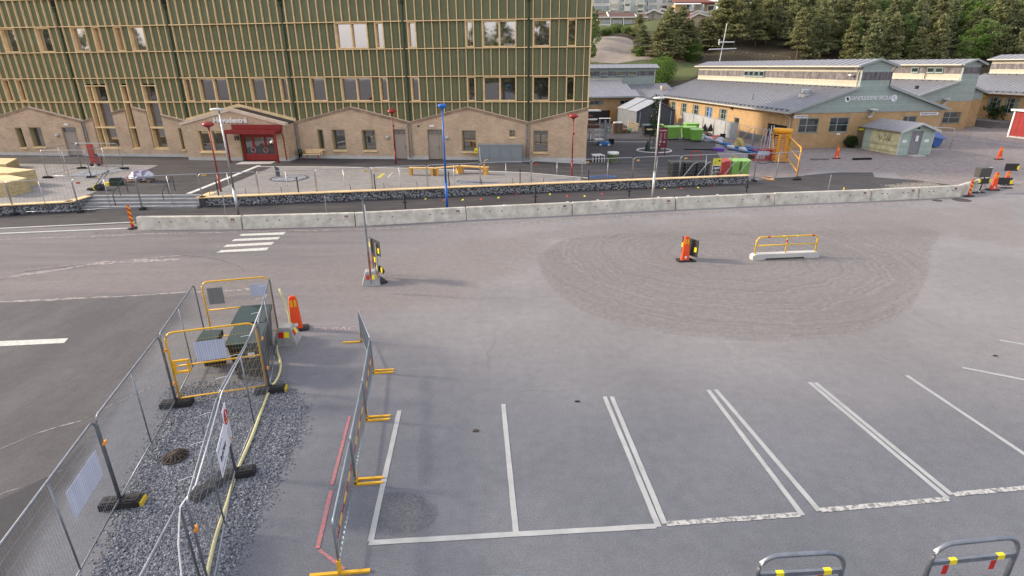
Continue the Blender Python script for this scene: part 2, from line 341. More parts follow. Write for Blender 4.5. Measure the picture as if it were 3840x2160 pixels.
def band(poly, soft=.5):
    return lambda X, Y: 1-smooth(-soft, soft, sdf_poly(X, Y, poly))
xs = np.concatenate([np.arange(-40, 52, .3), [56, 62, 72, 90]]); ys = np.concatenate([np.arange(1.5, 62, .3), [66, 72, 80, 92]])
isle = sdf_poly
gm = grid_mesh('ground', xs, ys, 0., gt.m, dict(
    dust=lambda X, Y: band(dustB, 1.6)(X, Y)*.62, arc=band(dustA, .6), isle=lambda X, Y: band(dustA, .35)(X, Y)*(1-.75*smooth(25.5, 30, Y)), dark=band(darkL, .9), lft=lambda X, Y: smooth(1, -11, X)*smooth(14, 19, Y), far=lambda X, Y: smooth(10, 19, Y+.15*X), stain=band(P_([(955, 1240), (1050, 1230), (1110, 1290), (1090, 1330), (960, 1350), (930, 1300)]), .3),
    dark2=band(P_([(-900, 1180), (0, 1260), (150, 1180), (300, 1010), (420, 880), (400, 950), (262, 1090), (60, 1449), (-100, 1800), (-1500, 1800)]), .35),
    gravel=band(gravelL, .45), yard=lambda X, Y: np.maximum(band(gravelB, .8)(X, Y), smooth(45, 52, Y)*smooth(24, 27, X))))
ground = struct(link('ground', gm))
gn = NT('far_ground'); gn.color(gn.mix(gn.rng(gn.noise(.3, 8), .35, .65), (.17, .165, .165), (.22, .205, .2)))
fg = MB(); fg.add([(-400, -300, -.03), (700, -300, -.03), (700, 93, -.03), (-400, 93, -.03)], [(0, 1, 2, 3)])
struct(fg.build('surrounding_ground', gn.m))

# hill with sand slope, grass and forest floor
ht = NT('hillside'); h1 = ht.noise(.35, 8, .7); h2 = ht.noise(3, 6, .7)
sand = ht.mix(ht.rng(h1, .35, .65), (.25, .21, .175), (.33, .285, .24)); redd = ht.mix(ht.rng(h2, .3, .7), (.17, .105, .075), (.27, .17, .12))
grass = ht.mix(ht.rng(h2, .3, .7), (.065, .085, .03), (.15, .165, .065)); floor = ht.mix(ht.rng(h2, .3, .7), (.035, .035, .02), (.10, .075, .05))
hn = ht.math('MULTIPLY', ht.math('SUBTRACT', h1, .5), .8)
c = ht.mix(ht.rng(ht.math('ADD', ht.attr('grass'), hn), .4, .6), floor, grass)
c = ht.mix(ht.rng(ht.math('ADD', ht.attr('soil'), hn), .4, .6), c, redd); c = ht.mix(ht.rng(ht.math('ADD', ht.attr('sand'), hn), .4, .6), c, sand)
ht.color(c); ht.bump(h2, .6, .15)
H_ = lambda L: [hp(x, y) for x, y in L]
sandP = H_([(2150, 232), (2480, 232), (2400, 205), (2376, 180), (2372, 155), (2350, 142), (2230, 140), (2150, 145)])
soilP = H_([(2376, 215), (2480, 232), (2560, 232), (2620, 215), (2640, 195), (2400, 175), (2360, 150), (2355, 190)])
grassP = H_([(2100, 300), (2600, 300), (2640, 240), (2560, 229), (2100, 231)])
hxs = np.arange(-20, 190, 1.5); hys = np.concatenate([np.arange(92, 200, 1.2), [230, 300, 500]])
hm = grid_mesh('hill', hxs, hys, hill_np, ht.m, dict(sand=band(sandP, .8), soil=band(soilP, .8), grass=lambda X, Y: np.maximum(band(grassP, .8)(X, Y), smooth(137, 141, Y)*.9*(1-smooth(40, 45, X)))))
struct(link('hill', hm))

# street path of fresh asphalt, plaza, kerbs
def sheet(name, pts, z, m, zf=None):
    b = MB(); b.add([(p[0], p[1], (zf(p[0], p[1]) if zf else z)) for p in pts], [tuple(range(len(pts)))]); return struct(b.build(name, m))
fa = NT('fresh_asphalt', .85); fs_ = fa.noise(110, 3, .7); fc = fa.mix(fa.rng(fa.noise(.5, 7, .65), .35, .65), (.046, .043, .046), (.070, .065, .066))
fc = fa.mix(fa.rng(fa.noise(1.2, 6, .6, (.2, 1.5, 1)), .55, .72, 0, .7), fc, (.105, .093, .09))
fa.color(fa.mix(1., fc, fa.rng(fs_, .25, .75, .75, 1.25), 'MULTIPLY')); fa.bump(fs_, .3, .008)
path = [D(-260, 595), D(0, 577), D(340, 562), D(900, 552), D(1440, 528), D(1950, 505), D(2200, 497), D(2245, 487), D(2255, 470), D(2320, 468), D(2395, 466), D(2300, 453), D(2200, 446), D(2195, 434), D(2110, 434), D(2060, 438), D(1985, 446), D(1880, 455), D(1000, 500), D(0, 530), D(-260, 545)]
sheet('footpath', path, .012, fa.m)

def zp(x, y):                               # plaza level: flat, falling away past the right-hand end of the building
    return .6-.48*float(np.clip((x-1)/10, 0, 1))
wallpts = [(-38, 30.2), (-30.1, 32.75), (-26.4, 33.6), (-26.35, 34.9)]
wallR = [(-19.2, 36.0), (-19.3, 34.5), (17.0, 40.55)]
def wall_y(x): return 34.5+(x+19.3)*(40.55-34.5)/36.3
# plaza of asphalt
pm = MB(); xsP = [-60, -45, -30, -26.35, -24, -19.2, -15, -10, -5, 1, 4, 7, 10, 12, 17.2]
def yfront(x):
    if x < -30.1: return 32.75+(x+30.1)*.32
    if x < -26.36: return 32.75+(x+30.1)*.23
    if x < -19.19: return 35.6
    if x <= 17.01: return wall_y(x)+.15
    return 44.0
for i in range(len(xsP)-1):
    a, b = xsP[i], xsP[i+1]; yb = 62 if a >= 5 else 56
    a_, b_ = a+1e-4, b-1e-4
    pm.add([(a, yfront(a_), zp(a, 0)), (b, yfront(b_), zp(b, 0)), (b, yb, zp(b, 0)), (a, yb, zp(a, 0))], [(0, 1, 2, 3)])
struct(pm.build('plaza_asphalt', fa.m))
ya = MB(); ya.add([(7, 61.9, .1), (17.19, 44, .1), (17.6, 47, .1), (18.6, 51, .1), (20.5, 58, .1), (22.5, 64, .1), (23.9, 70, .1), (22, 95, .1), (5, 95, .1)], [tuple(range(9))])
struct(ya.build('yard_asphalt', fa.m))

# paving: small concrete blocks
pv = NT('block_paving', .9); v = pv.n.new('ShaderNodeTexBrick'); v.inputs['Scale'].default_value = 1; v.inputs['Brick Width'].default_value = .28; v.inputs['Row Height'].default_value = .14
v.inputs['Mortar Size'].default_value = .012; v.inputs['Color1'].default_value = (.34, .325, .31, 1); v.inputs['Color2'].default_value = (.27, .255, .245, 1); v.inputs['Mortar'].default_value = (.14, .13, .125, 1)
mpn = pv.n.new('ShaderNodeMapping'); mpn.inputs['Rotation'].default_value = (0, 0, .12); pv.l(pv.pos, mpn.inputs[0]); pv.l(mpn.outputs[0], v.inputs['Vector'])
pv.color(pv.mix(1., v.outputs['Color'], pv.rng(pv.noise(.8, 8, .7), .3, .7, .82, 1.15), 'MULTIPLY')); pv.bump(pv.math('SUBTRACT', 1., v.outputs['Fac']), .5, .012)
zq = lambda x, y: zp(x, y)+.006
def plaza_sheet(name, poly, m, dz):
    b = MB(); bm = bmesh.new(); vs2 = [bm.verts.new((p[0], p[1], 0)) for p in poly]; bm.faces.new(vs2)
    for cx in np.arange(1, 12, 1.): 
        if min(p[0] for p in poly) < cx < max(p[0] for p in poly): bmesh.ops.bisect_plane(bm, geom=bm.verts[:]+bm.edges[:]+bm.faces[:], plane_co=(cx, 0, 0), plane_no=(1, 0, 0))
    for q in bm.verts: q.co.z = zp(q.co.x, q.co.y)+dz
    me = bpy.data.meshes.new(name); bm.to_mesh(me); bm.free(); me.materials.append(m); return struct(link(name, me))
plaza_sheet('paving', [(-41.9, 48.6), (-60, 51), (-60, 24), (-30.1, 32.9), (-26.5, 33.75), (-26.6, 34.9), (-29, 47.2)], pv.m, .006)
plaza_sheet('paving', [(-19.15, 36.2), (-19.15, 34.75), (5.5, wall_y(5.5)+.2), (4.9, 41.1), (-2, 43.0), (-8, 44.6), (-15, 45.6), (-19.1, 45.9)], pv.m, .006)
kerbw = mat('white_kerb', (.62, .61, .59), .8, var=.15)
def strip(name, pts, w_, m, dz=.012, zf=zp, h=None):
    b = MB()
    for i in range(len(pts)-1):
        a, c2 = Vector((*pts[i][:2], 0)), Vector((*pts[i+1][:2], 0)); n = (c2-a).normalized().cross(Vector((0, 0, 1)))*w_/2
        steps = max(1, int((c2-a).length/1.5))
        for k in range(steps):
            p, q = a.lerp(c2, k/steps), a.lerp(c2, (k+1)/steps); V_ = []
            for s_, P2 in ((1, p), (1, q), (-1, q), (-1, p)): X = P2+n*s_; V_.append((X.x, X.y, zf(X.x, X.y)+dz))
            if h: V_ += [(x, y, z-h) for x, y, z in V_]; b.add(V_, [(0, 1, 2, 3), (0, 4, 5, 1), (2, 6, 7, 3), (1, 5, 6, 2), (3, 7, 4, 0)])
            else: b.add(V_, [(0, 1, 2, 3)])
    return struct(b.build(name, m))
strip('plaza_edging', [(-20.3, 46.0), (-15, 45.7), (-8, 44.75), (-2, 43.15), (5.65, 41.15), (11.7, 41.7), (16.5, 41.9)], .22, kerbw)
strip('plaza_edging', [(-20.45, 35.7), (-20.45, 46.6)], .34, kerbw)
strip('entrance_slab', [(-21.3, 48.6), (-21.25, 47.3)], 2.9, concl, .02)
strip('kerb', [(-40, 27.6), (-27.45, 29.75), (-21.0, 30.85)], .14, concl, .05, lambda x, y: 0, .08)
strip('kerb', [(-40, 26.6), (-26.7, 28.7), (-20.2, 29.6)], .16, concl, .05, lambda x, y: 0, .08)

# steps
for i in range(4):
    b = MB(); z = .6-.15*i; y0 = 35.6-.36*i
    b.box(-26.3, -19.25, y0-.36, y0 if i else y0+.5, max(z-.3, 0), z-.002)
    s_ = struct(b.build('stone_step', mat('grey_granite', (.26, .265, .27), .8, var=.15)))
    if i == 0:
        pass

# -------------------------------------------------------- road markings (paint)
def quad(name, pts, m=paint, z=.008):
    return sheet(name, pts, z, m)
FP = lambda L: [gp(x, y) for x, y in L]
for L_ in ([(897, 885), (905, 878), (1072, 871), (1063, 880)], [(868, 905), (880, 897), (1051, 889), (1042, 898)], [(837, 927), (850, 918), (1029, 908), (1018, 918)], [(811, 948), (829, 939), (1009, 928), (1000, 939)]):
    quad('zebra_stripe', FP(L_))
quad('lane_mark', FP([(-60, 1284), (0, 1280), (257, 1269), (240, 1287), (0, 1299), (-60, 1302)]))
wornp = NT('flaking_paint', .85); wc = wornp.rng(wornp.noise(9, 6, .75), .44, .53); wornp.color(wornp.mix(wc, (.17, .17, .175), wornp.mix(wornp.rng(wornp.noise(40, 3), .3, .7), (.40, .40, .39), (.50, .50, .48))))
wp2 = NT('white_line_paint', .8); wp2.color(wp2.mix(wp2.rng(wp2.noise(14, 8, .8), .60, .68), wp2.mix(wp2.rng(wp2.noise(2.5, 5), .3, .7), (.31, .325, .325), (.41, .42, .415)), (.19, .19, .195)))
def line(a, b, w_=.11, m=None, z=.008):
    a, b = D(*a), D(*b); n = (b-a).normalized().cross(Vector((0, 0, 1)))*w_/2
    k = 14; L1, L2 = [], []
    for i in range(k+1):
        p = a.lerp(b, i/k); L1.append(p+n*(1+rnd.uniform(-.07, .07))); L2.append(p-n*(1+rnd.uniform(-.07, .07)))
    mb = MB()
    for i in range(k): mb.add([(*L1[i][:2], z), (*L1[i+1][:2], z), (*L2[i+1][:2], z), (*L2[i][:2], z)], [(0, 1, 2, 3)])
    return struct(mb.build('parking_line', m or wp2.m))
for a_, b_ in (((1005, 1033), (932, 1362)), ((1266, 1017), (1298, 1340)), ((1521, 998), (1657, 1326)), ((1539, 998), (1672, 1318)), ((1781, 981), (2019, 1297)), ((1800, 980), (2061, 1286)),
               ((2036, 962), (2385, 1255)), ((2051, 963), (2394, 1245)), ((2281, 945), (2640, 1185)), ((2420, 925), (2640, 968)), ((2515, 856), (2640, 878))):
    line(a_, b_)
line((928, 1366), (1650, 1324), .12, z=.009); line((1675, 1318), (2012, 1295), .12, wornp.m, .009); line((2064, 1284), (2385, 1256), .12, wornp.m, .009); line((2398, 1244), (2640, 1222), .12, wornp.m, .009)
pink = NT('faded_pink_spray', .9); pink.color(pink.mix(pink.rng(pink.noise(18, 5, .8), .42, .55), (.17, .17, .175), (.50, .15, .16)))
line((880, 1047), (835, 1220), .07, pink.m, .009); line((833, 1235), (799, 1380), .08, pink.m, .009); line((803, 1384), (868, 1432), .06, pink.m, .009)
chalk = mat('pink_chalk', (.42, .32, .33), .9)
t_ = text_mesh('chalk_writing', 'TA BAC', .42, chalk, None, D(840, 828, .009), (0, 0, .06), .0005, bold=-.004); struct(t_)
redl = mat('red_spray', (.62, .05, .04), .8); yell = mat('yellow_spray', (.7, .62, .03), .8)
for i, (x, y) in enumerate(((1595, 745), (1664, 750), (1734, 749), (1802, 747), (1868, 741), (1936, 728), (2061, 728), (2125, 735), (2191, 735), (2256, 727), (2318, 709), (2431, 704), (2491, 707), (2554, 706), (2616, 703), (2675, 695))):
    p = gp(x, y, .02); mb = MB(); mb.add([(p.x-.05, p.y-.22, .022), (p.x+.06, p.y-.22, .022), (p.x+.09, p.y+.2, .022), (p.x-.02, p.y+.2, .022)], [(0, 1, 2, 3)])
    struct(mb.build('spray_mark', redl if i % 2 else yell))
# seams and cracks in the old asphalt
seam = NT('gritty_seam', .95); seam.color(seam.mix(seam.rng(seam.noise(5, 6, .75), .42, .56), (.14, .13, .13), (.36, .325, .31)))
crackm = NT('dark_crack', .95); crackm.color(crackm.mix(crackm.rng(crackm.noise(6, 5, .7), .4, .55), (.14, .13, .13), (.045, .042, .042)))
def seamline(name, pts, w_, m, z):
    P3 = [D(*p) for p in pts]; q = []
    for i in range(len(P3)-1):
        n_ = max(2, int((P3[i+1]-P3[i]).length/.35)); q += [P3[i].lerp(P3[i+1], k/n_) for k in range(n_)]
    q.append(P3[-1]); mb = MB(); off = [rnd.uniform(-.05, .05) for _ in q]; ws5 = [w_*rnd.uniform(.25, 1.2) for _ in q]
    for i in range(len(q)-1): mb.add([(q[i].x, q[i].y+off[i]+ws5[i]/2, z), (q[i+1].x, q[i+1].y+off[i+1]+ws5[i+1]/2, z), (q[i+1].x, q[i+1].y+off[i+1]-ws5[i+1]/2, z), (q[i].x, q[i].y+off[i]-ws5[i]/2, z)], [(0, 1, 2, 3)])
    return struct(mb.build(name, m))
seamline('asphalt_seam', [(-80, 766), (0, 760), (250, 748), (480, 735), (640, 728)], .2, seam.m, .006)
seamline('asphalt_seam', [(-80, 708), (0, 700), (140, 680), (250, 662), (450, 652)], .5, seam.m, .006)
seamline('asphalt_seam', [(0, 690), (120, 672), (300, 655), (460, 642)], .12, seam.m, .0045)
seamline('asphalt_crack', [(440, 640), (520, 648), (560, 655), (600, 670), (618, 682)], .05, crackm.m, .005)
seamline('asphalt_crack', [(455, 641), (480, 628), (520, 606)], .03, crackm.m, .005)
seamline('asphalt_crack', [(0, 1130), (90, 1090), (200, 1060), (300, 1010), (400, 965)], .06, seam.m, .005)
seamline('asphalt_crack', [(0, 707), (20, 700), (60, 684), (180, 672)], .04, crackm.m, .006)
seamline('asphalt_crack', [(-40, 1262), (60, 1222), (160, 1180)], .04, seam.m, .005)
seamline('asphalt_seam', [(350, 588), (900, 578), (1400, 556), (1950, 526), (2400, 505)], .16, seam.m, .004)
seamline('asphalt_seam', [(0, 602), (200, 596), (350, 590)], .2, seam.m, .004)
# gravel: loose stones
def stones(name, n, inside, rmin, rmax, m, zf, seed=1):
    r_ = np.random.RandomState(seed); pts = []
    (x0, x1, y0, y1), test = inside
    while len(pts) < n:
        X = r_.uniform(x0, x1, 4000); Y = r_.uniform(y0, y1, 4000); k = test(X, Y, r_); pts += list(zip(X[k], Y[k]))
    pts = np.array(pts[:n]); base_ = np.array([(0, 0, 1), (1, 0, 0), (0, 1, 0), (-1, 0, 0), (0, -1, 0), (0, 0, -.6)], float)
    fs2 = np.array([(0, 1, 2), (0, 2, 3), (0, 3, 4), (0, 4, 1), (5, 2, 1), (5, 3, 2), (5, 4, 3), (5, 1, 4)])
    R = r_.uniform(rmin, rmax, n)[:, None, None]; sc = r_.uniform(.6, 1.2, (n, 1, 3)); an = r_.uniform(0, 6.3, n); jit = r_.uniform(-.25, .25, (n, 6, 3))
    V_ = (base_[None]+jit)*sc*R; cx, sx = np.cos(an)[:, None], np.sin(an)[:, None]
    x = V_[..., 0]*cx-V_[..., 2]*sx; z = V_[..., 0]*sx*.6+V_[..., 2]*cx; y = V_[..., 1]
    zz = np.array([zf(a, b) for a, b in pts]) if callable(zf) else np.full(n, zf)
    V_ = np.stack([x+pts[:, 0:1], y+pts[:, 1:2], z+zz[:, None]+R[:, :, 0]*.3], -1).reshape(-1, 3)
    F_ = (fs2[None]+np.arange(n)[:, None, None]*6).reshape(-1, 3)
    me = bpy.data.meshes.new(name); me.from_pydata(V_.tolist(), [], F_.tolist()); me.materials.append(m)
    o = link(name, me); o['kind'] = 'stuff'; return o
stm = NT('crushed_stone', .8); stm.color(stm.mix(stm.rng(stm.noise(14, 2, .5), .3, .7), (.03, .033, .042), (.34, .36, .40)))
stm.n['Noise Texture'].inputs['Scale'].default_value = 24
def inp(poly, soft):
    def t(X, Y, r_): return sdf_poly(X, Y, poly) < r_.normal(0, soft, X.shape)-.05
    return t
stones('gravel', 60000, ((-9.6, -4.2, 3, 14), inp(gravelL, .16)), .013, .030, stm.m, 0., 3)
stl = NT('pale_crushed_stone', .85); stl.color(stl.mix(stl.rng(stl.noise(9, 2, .5), .3, .7), (.14, .13, .12), (.36, .335, .30)))
stones('gravel', 1300, ((-9.6, -4.2, 3, 14), inp(gravelL, .1)), .028, .05, stm.m, 0.005, 31)
heap = [tuple(D(x, y)[:2]) for x, y in ((2235, 468), (2250, 484), (2330, 490), (2420, 480), (2440, 462), (2380, 458), (2300, 462))]
stones('gravel', 7000, ((18, 30, 33, 44), inp(heap, .3)), .02, .055, stl.m, 0., 4)
stones('grit', 9000, ((1, 18, 15, 31), lambda X, Y, r_: (sdf_poly(X, Y, dustA) < 0)), .006, .018, stl.m, 0., 6)
stones('grit', 5000, ((-22, 18, 27, 35), lambda X, Y, r_: np.abs(Y-(29.2+np.maximum(X+9, 0)*.17-.35)) < np.abs(r_.normal(0, .22, X.shape))), .008, .022, stl.m, 0., 8)
# ================================================================ NEW SCHOOL BUILDING (left)
FD, FA_ = 48.577, .1167
bld = thing('school_building', 'large new building with olive panels, pale timber fins and a gabled brick ground floor', 'building', (0, FD, 0), -FA_)
def S(k): return -38.524+(k-.5)*(10/15)
ROWS = [5.28, 7.25, 9.34, 11.35, 13.44, 15.6]
KMIN, KMAX = -22, 67; SEND = 6.27
UPW = [(-20, -18), (-13, -11), (-8, -6), (-3, -1), (2, 4), (5, 6), (8, 9), (10, 12), (37, 41), (42, 43), (46, 47), (53, 54), (55, 59), (61, 63), (65, 66)]
LOWW = [(-18, -16), (-10, -9), (-8, -7), (16, 17), (18, 22), (25, 27), (29, 30), (33, 35), (37, 41), (42, 43), (46, 47), (53, 54), (55, 59), (61, 63), (65, 66)]
TALL = [(2, 5), (7, 8), (10, 12)]
def gable(s):
    f = ((s+38.524)/10) % 1.0
    return 3.68+1.2*(1-abs(2*f-1))
core = MB(); core.box(S(KMIN), SEND-.02, .34, 20, .1, 16); core.build('inner_wall', dark, bld)
MB().box(S(KMIN), SEND+.1, -.2, 20.1, 16, 16.3).build('roof', rooff, bld)
MB().box(SEND-.02, SEND+.02, .1, 20, .1, 16).build('side_wall', olive, bld)
# panels and fins, shared meshes per row
win = {0: [], 1: LOWW, 2: [], 3: UPW, 4: []}
def in_win(r, k):                          # is module k (between fin k and k+1) a window
    if any(a <= k < b for a, b in win.get(r, [])): return True
    if r in (0, 1) and any(a <= k < b for a, b in TALL): return 'tall'
    return False
npan = nfin = 0; stuffp, stufff = MB(), MB()
def row_z(r): return (3.45 if r == 0 else ROWS[r-1], ROWS[r])
pmesh, fmesh = {}, {}
for r in range(6):
    z0, z1 = row_z(r); h = z1-z0; W_ = 10/15
    b = MB(); b.box(.05, W_*.66, 0, .05, .02, h-.11); b.box(W_*.66+.014, W_-.05, .02, .05, .02, h-.11); pmesh[r] = b.mesh('panel', olive)  # edge gaps bare the black core, drawing the shadow lines beside the fins
    b = MB(); b.box(-.024, .024, -.17, .05, 0, h-.1); fmesh[r] = b.mesh('fin', wood)
for r in (3, 2, 1, 0, 4, 5):
    z0, z1 = row_z(r)
    for k in range(KMIN, KMAX+1):
        iw = in_win(r, k); x0 = S(k)
        zz0 = z0
        if iw == 'tall' and r == 1: zz0 = 6.72
        if (not iw or (iw == 'tall' and r == 1)):
            W_ = min(10/15, SEND-x0)
            if W_ > .1:
                if npan < 300 and zz0 == z0 and W_ > .6 and k > -16 and r < 4: link('panel', pmesh[r], bld, (x0, .06+(k % 3)*.004, z0+.05)); npan += 1
                else: stuffp.box(x0+.05, x0+W_-.05, .06, .11, zz0+.07, z1-.07)
        # a fin stands at the left edge of each module unless it would cut a window
        il = in_win(r, k-1); same = (iw and il and any(a < k < b for a, b in win.get(r, [])+(TALL if r in (0, 1) else [])))
        if same:
            if iw == 'tall' and r == 1: stufff.box(x0-.035, x0+.035, -.09, .11, 6.72, z1-.05)
            continue
        if nfin < 300 and k > -14 and r < 4: link('fin', fmesh[r], bld, (x0, .06, z0+.05)); nfin += 1
        else: stufff.box(x0-.027, x0+.027, -.11, .11, z0+.05, z1-.05)
stufff.box(SEND-.06, SEND+.04, -.1, .12, 3.5, 15.9)
stuffp.build('panel', olive, bld)['kind'] = 'stuff'; stufff.build('fin', wood, bld)['kind'] = 'stuff'
# belts between the rows, broken at the downpipes
PIPES = [S(.5+15*i) for i in range(-1, 5)]
for z in ROWS[:5]:
    xs_ = [S(KMIN)]+PIPES+[SEND+.1]
    for i in range(len(xs_)-1):
        a, b = xs_[i]+(.09 if i else 0), xs_[i+1]-(.09 if i < len(xs_)-2 else 0)
        if z == 5.28:
            segs = [(a, b)]
            for q in TALL:
                n_ = []
                for (u, v_) in segs:
                    if S(q[0]) > u and S(q[1]) < v_: n_ += [(u, S(q[0])), (S(q[1]), v_)]
                    else: n_.append((u, v_))
                segs = n_
        else: segs = [(a, b)]
        for u, v_ in segs: MB().box(u, v_, -.17, .10, z-.036, z+.036).build('belt', wood, bld)
for p in PIPES:
    b = MB(); b.tube([(p, -.02, 12.5), (p, -.02, 3.6)], .06, 8)
    for z in (4.6, 6.6, 8.6, 10.6): b.tube([(p, -.02, z), (p, -.02, z+.1)], .08, 8)
    dp = b.build('downpipe', dgreen, bld)
    MB().lathe([(.05, 0), (.06, .1), (.14, .35), (.15, .42), (.13, .42)], (p, -.02, 12.4), 10).build('hopper', dgreen, dp)
    MB().box(p-.16, p+.16, -.06, .05, 12.9, 13.35).build('overflow_box', dark, dp)
    b = MB(); b.tube([(p-.12, -.33, 3.55), (p-.12, -.33, .75)], .05, 8); b.build('downpipe', galvd, bld)
    b = MB(); b.tube([(p+.1, -.33, 3.55), (p+.1, -.33, .95), (p+.13, -.42, .75)], .05, 8); b.build('downpipe', mat('grey_brown_pipe', (.25, .22, .19), .5), bld)
# windows
def window(k0, k1, z0, z1, parent=bld, t=-.06, depth=.38, g=glass, mull=True, s0=None, s1=None, sill=False, trans=(), fw=.07, mat_=wood):
    a, b = (S(k0), S(k1)) if s0 is None else (s0, s1)
    f = MB(); f.box(a, a+fw, t, t+depth, z0, z1); f.box(b-fw, b, t, t+depth, z0, z1); f.box(a+fw, b-fw, t, t+depth, z1-fw, z1); f.box(a+fw, b-fw, t, t+depth, z0, z0+fw)
    if mull and b-a > 1.7: m_ = (a+b)/2-(.45 if abs(b-a-2) < .2 and len(trans) else 0); f.box(m_-.05, m_+.05, t+.06, t+depth-.02, z0+fw, z1-fw)
    for z in trans: f.box(a-.02, b+.02, t-.05, t+depth-.02, z-.07, z+.07)
    fo = f.build('window', mat_, parent)
    MB().box(a+.02, b-.02, t+depth-.06, t+depth-.03, z0+.02, z1-.02).build('pane', g, fo)
    if sill: MB().box(a-.03, b+.05, t-.16, t+.02, z0-.12, z0-.005).build('sill', wood, fo)
    return fo
for k0, k1 in UPW: window(k0, k1, 9.34+.06, 11.35-.06)
for k0, k1 in LOWW: window(k0, k1, 5.28+.06, 7.25-.06, g=glassg)
for k0, k1 in TALL: window(k0, k1, 1.33, 6.66, t=-.12, depth=.5, g=glassg, trans=(3.12, 5.28), sill=True)
# brick ground floor with gables, openings left free
OPEN = [(-45.52, -44.84, 1.28, 3.09), (-44.14, -42.88, 1.36, 3.12), (-40.85, -39.4, .6, 3.12), (-29.5, -29.18, 1.22, 3.1),
        (-16.71, -16.15, 1.36, 3.05), (-15.42, -14.21, 1.3, 3.05), (-12.75, -11.54, 1.3, 3.03), (-9.98, -8.9, .6, 3.09), (-7.04, -5.76, .6, 3.09),
        (-4.1, -2.88, 1.28, 3.03), (-.1, .42, 2.5, 3.08), (1.9, 3.13, 1.28, 3.05)]+[(S(a)-.04, S(b)+.04, 1.30, 9) for a, b in TALL]
bp_ = sorted(set([S(KMIN), SEND]+[x for o in OPEN for x in o[:2]]+[-38.524+5*i for i in range(-3, 10) if -38.524+5*i < SEND and -38.524+5*i > S(KMIN)]))
bw = MB()
for i in range(len(bp_)-1):
    a, b = bp_[i], bp_[i+1]
    if b-a < .01: continue
    m_ = (a+b)/2; za, zb = gable(a+1e-4), gable(b-1e-4)
    cuts = sorted([(o[2], o[3]) for o in OPEN if o[0] <= m_ <= o[1]]); z = .86
    if cuts and cuts[0][0] <= .6: z = None
    spans = []; lo = .86
    for c0, c1 in cuts:
        if c0 > lo: spans.append((lo, c0))
        lo = c1
    if lo < 5: spans.append((lo, None))
    for z0, z1 in spans:
        ta, tb = (za, zb) if z1 is None else (z1, z1)
        v = [(a, -.25, z0), (b, -.25, z0), (b, .33, z0), (a, .33, z0), (a, -.25, ta), (b, -.25, tb), (b, .33, tb), (a, .33, ta)]
        bw.add(v, [(0, 3, 2, 1), (4, 5, 6, 7), (0, 1, 5, 4), (1, 2, 6, 5), (2, 3, 7, 6), (3, 0, 4, 7)])
    if m_ < -27.8 or m_ > -18.7: pass
wall = bw.build('brick_wall', brick, bld)
cop = mat('tan_coping', (.62, .50, .39), .6)
for i in range(-3, 10):
    a, b = -38.524+5*i, -38.524+5*(i+1)
    if b < S(KMIN) or a > SEND: continue
    a2, b2 = max(a, S(KMIN)), min(b, SEND)
    segs = [(a2, b2)]
    for q in TALL:
        n_ = []
        for (u, v_) in segs:
            A_, B_ = S(q[0])-.04, S(q[1])+.04
            if B_ <= u or A_ >= v_: n_.append((u, v_))
            else:
                if A_ > u: n_.append((u, A_))
                if B_ < v_: n_.append((B_, v_))
        segs = n_
    for u, v_ in segs:
        thick = .13 if -28.6 < (u+v_)/2 < -18.5 else .05; up_ = .24 if thick > .1 else .03
        zu, zv = gable(u+1e-4)+.002, gable(v_-1e-4)+.002
        b_ = MB(); v = [(u, -.32, zu), (v_, -.32, zv), (v_, .08, zv), (u, .08, zu)]; v += [(x, y, z+up_) for x, y, z in v]
        b_.add(v, [(0, 3, 2, 1), (4, 5, 6, 7), (0, 1, 5, 4), (1, 2, 6, 5), (2, 3, 7, 6), (3, 0, 4, 7)]); b_.build('coping', wood if thick > .1 else cop, bld)
        if thick < .1:
            b_ = MB(); v = [(u, -.275, zu-.24), (v_, -.275, zv-.24), (v_, -.252, zv-.24), (u, -.252, zu-.24)]; v += [(x, y, z+.235) for x, y, z in v]
            b_.add(v, [(0, 3, 2, 1), (4, 5, 6, 7), (0, 1, 5, 4), (1, 2, 6, 5), (2, 3, 7, 6), (3, 0, 4, 7)]); b_.build('soldier_course', brickmat('soldier_brick', (.40, .28, .18), (.30, .20, .14), (.20, .15, .11), .085, .5, .012) if 'soldier_brick' not in MATS else MATS['soldier_brick'], bld)
# plinth pieces
doors = [(-40.85, -39.4), (-9.98, -8.9), (-7.04, -5.76)]
px_ = [S(KMIN), -45.5]+[-40.85, -39.4, -34, -27.9, -18.4, -14.2, -9.98, -8.9, -7.04, -5.76, -2.55, 1.48, SEND+.02]
for a, b in zip(px_[:-1], px_[1:]):
    if (a, b) in doors or (a == -27.9): continue
    MB().box(a+.005, b-.005, -.27, .3, -.2, .858).build('plinth', concl, bld)
for s0, s1, z0, z1 in ((-45.5, -44.85, 1.3, 3.08), (-44.12, -42.9, 1.38, 3.1), (-29.48, -29.2, 1.24, 3.08), (-16.69, -16.17, 1.38, 3.04), (-15.4, -14.23, 1.32, 3.04), (-12.73, -11.56, 1.32, 3.02), (-4.08, -2.9, 1.3, 3.02), (-.08, .40, 2.52, 3.07), (1.92, 3.11, 1.3, 3.04)):
    window(0, 0, z0, z1, t=-.2, depth=.42, g=glassg, s0=s0, s1=s1, sill=True, mull=False, fw=.055, mat_=mat('green_tan_frame', (.36, .30, .16), .6))
taupe = mat('taupe_door', (.34, .285, .235), .55, var=.04)
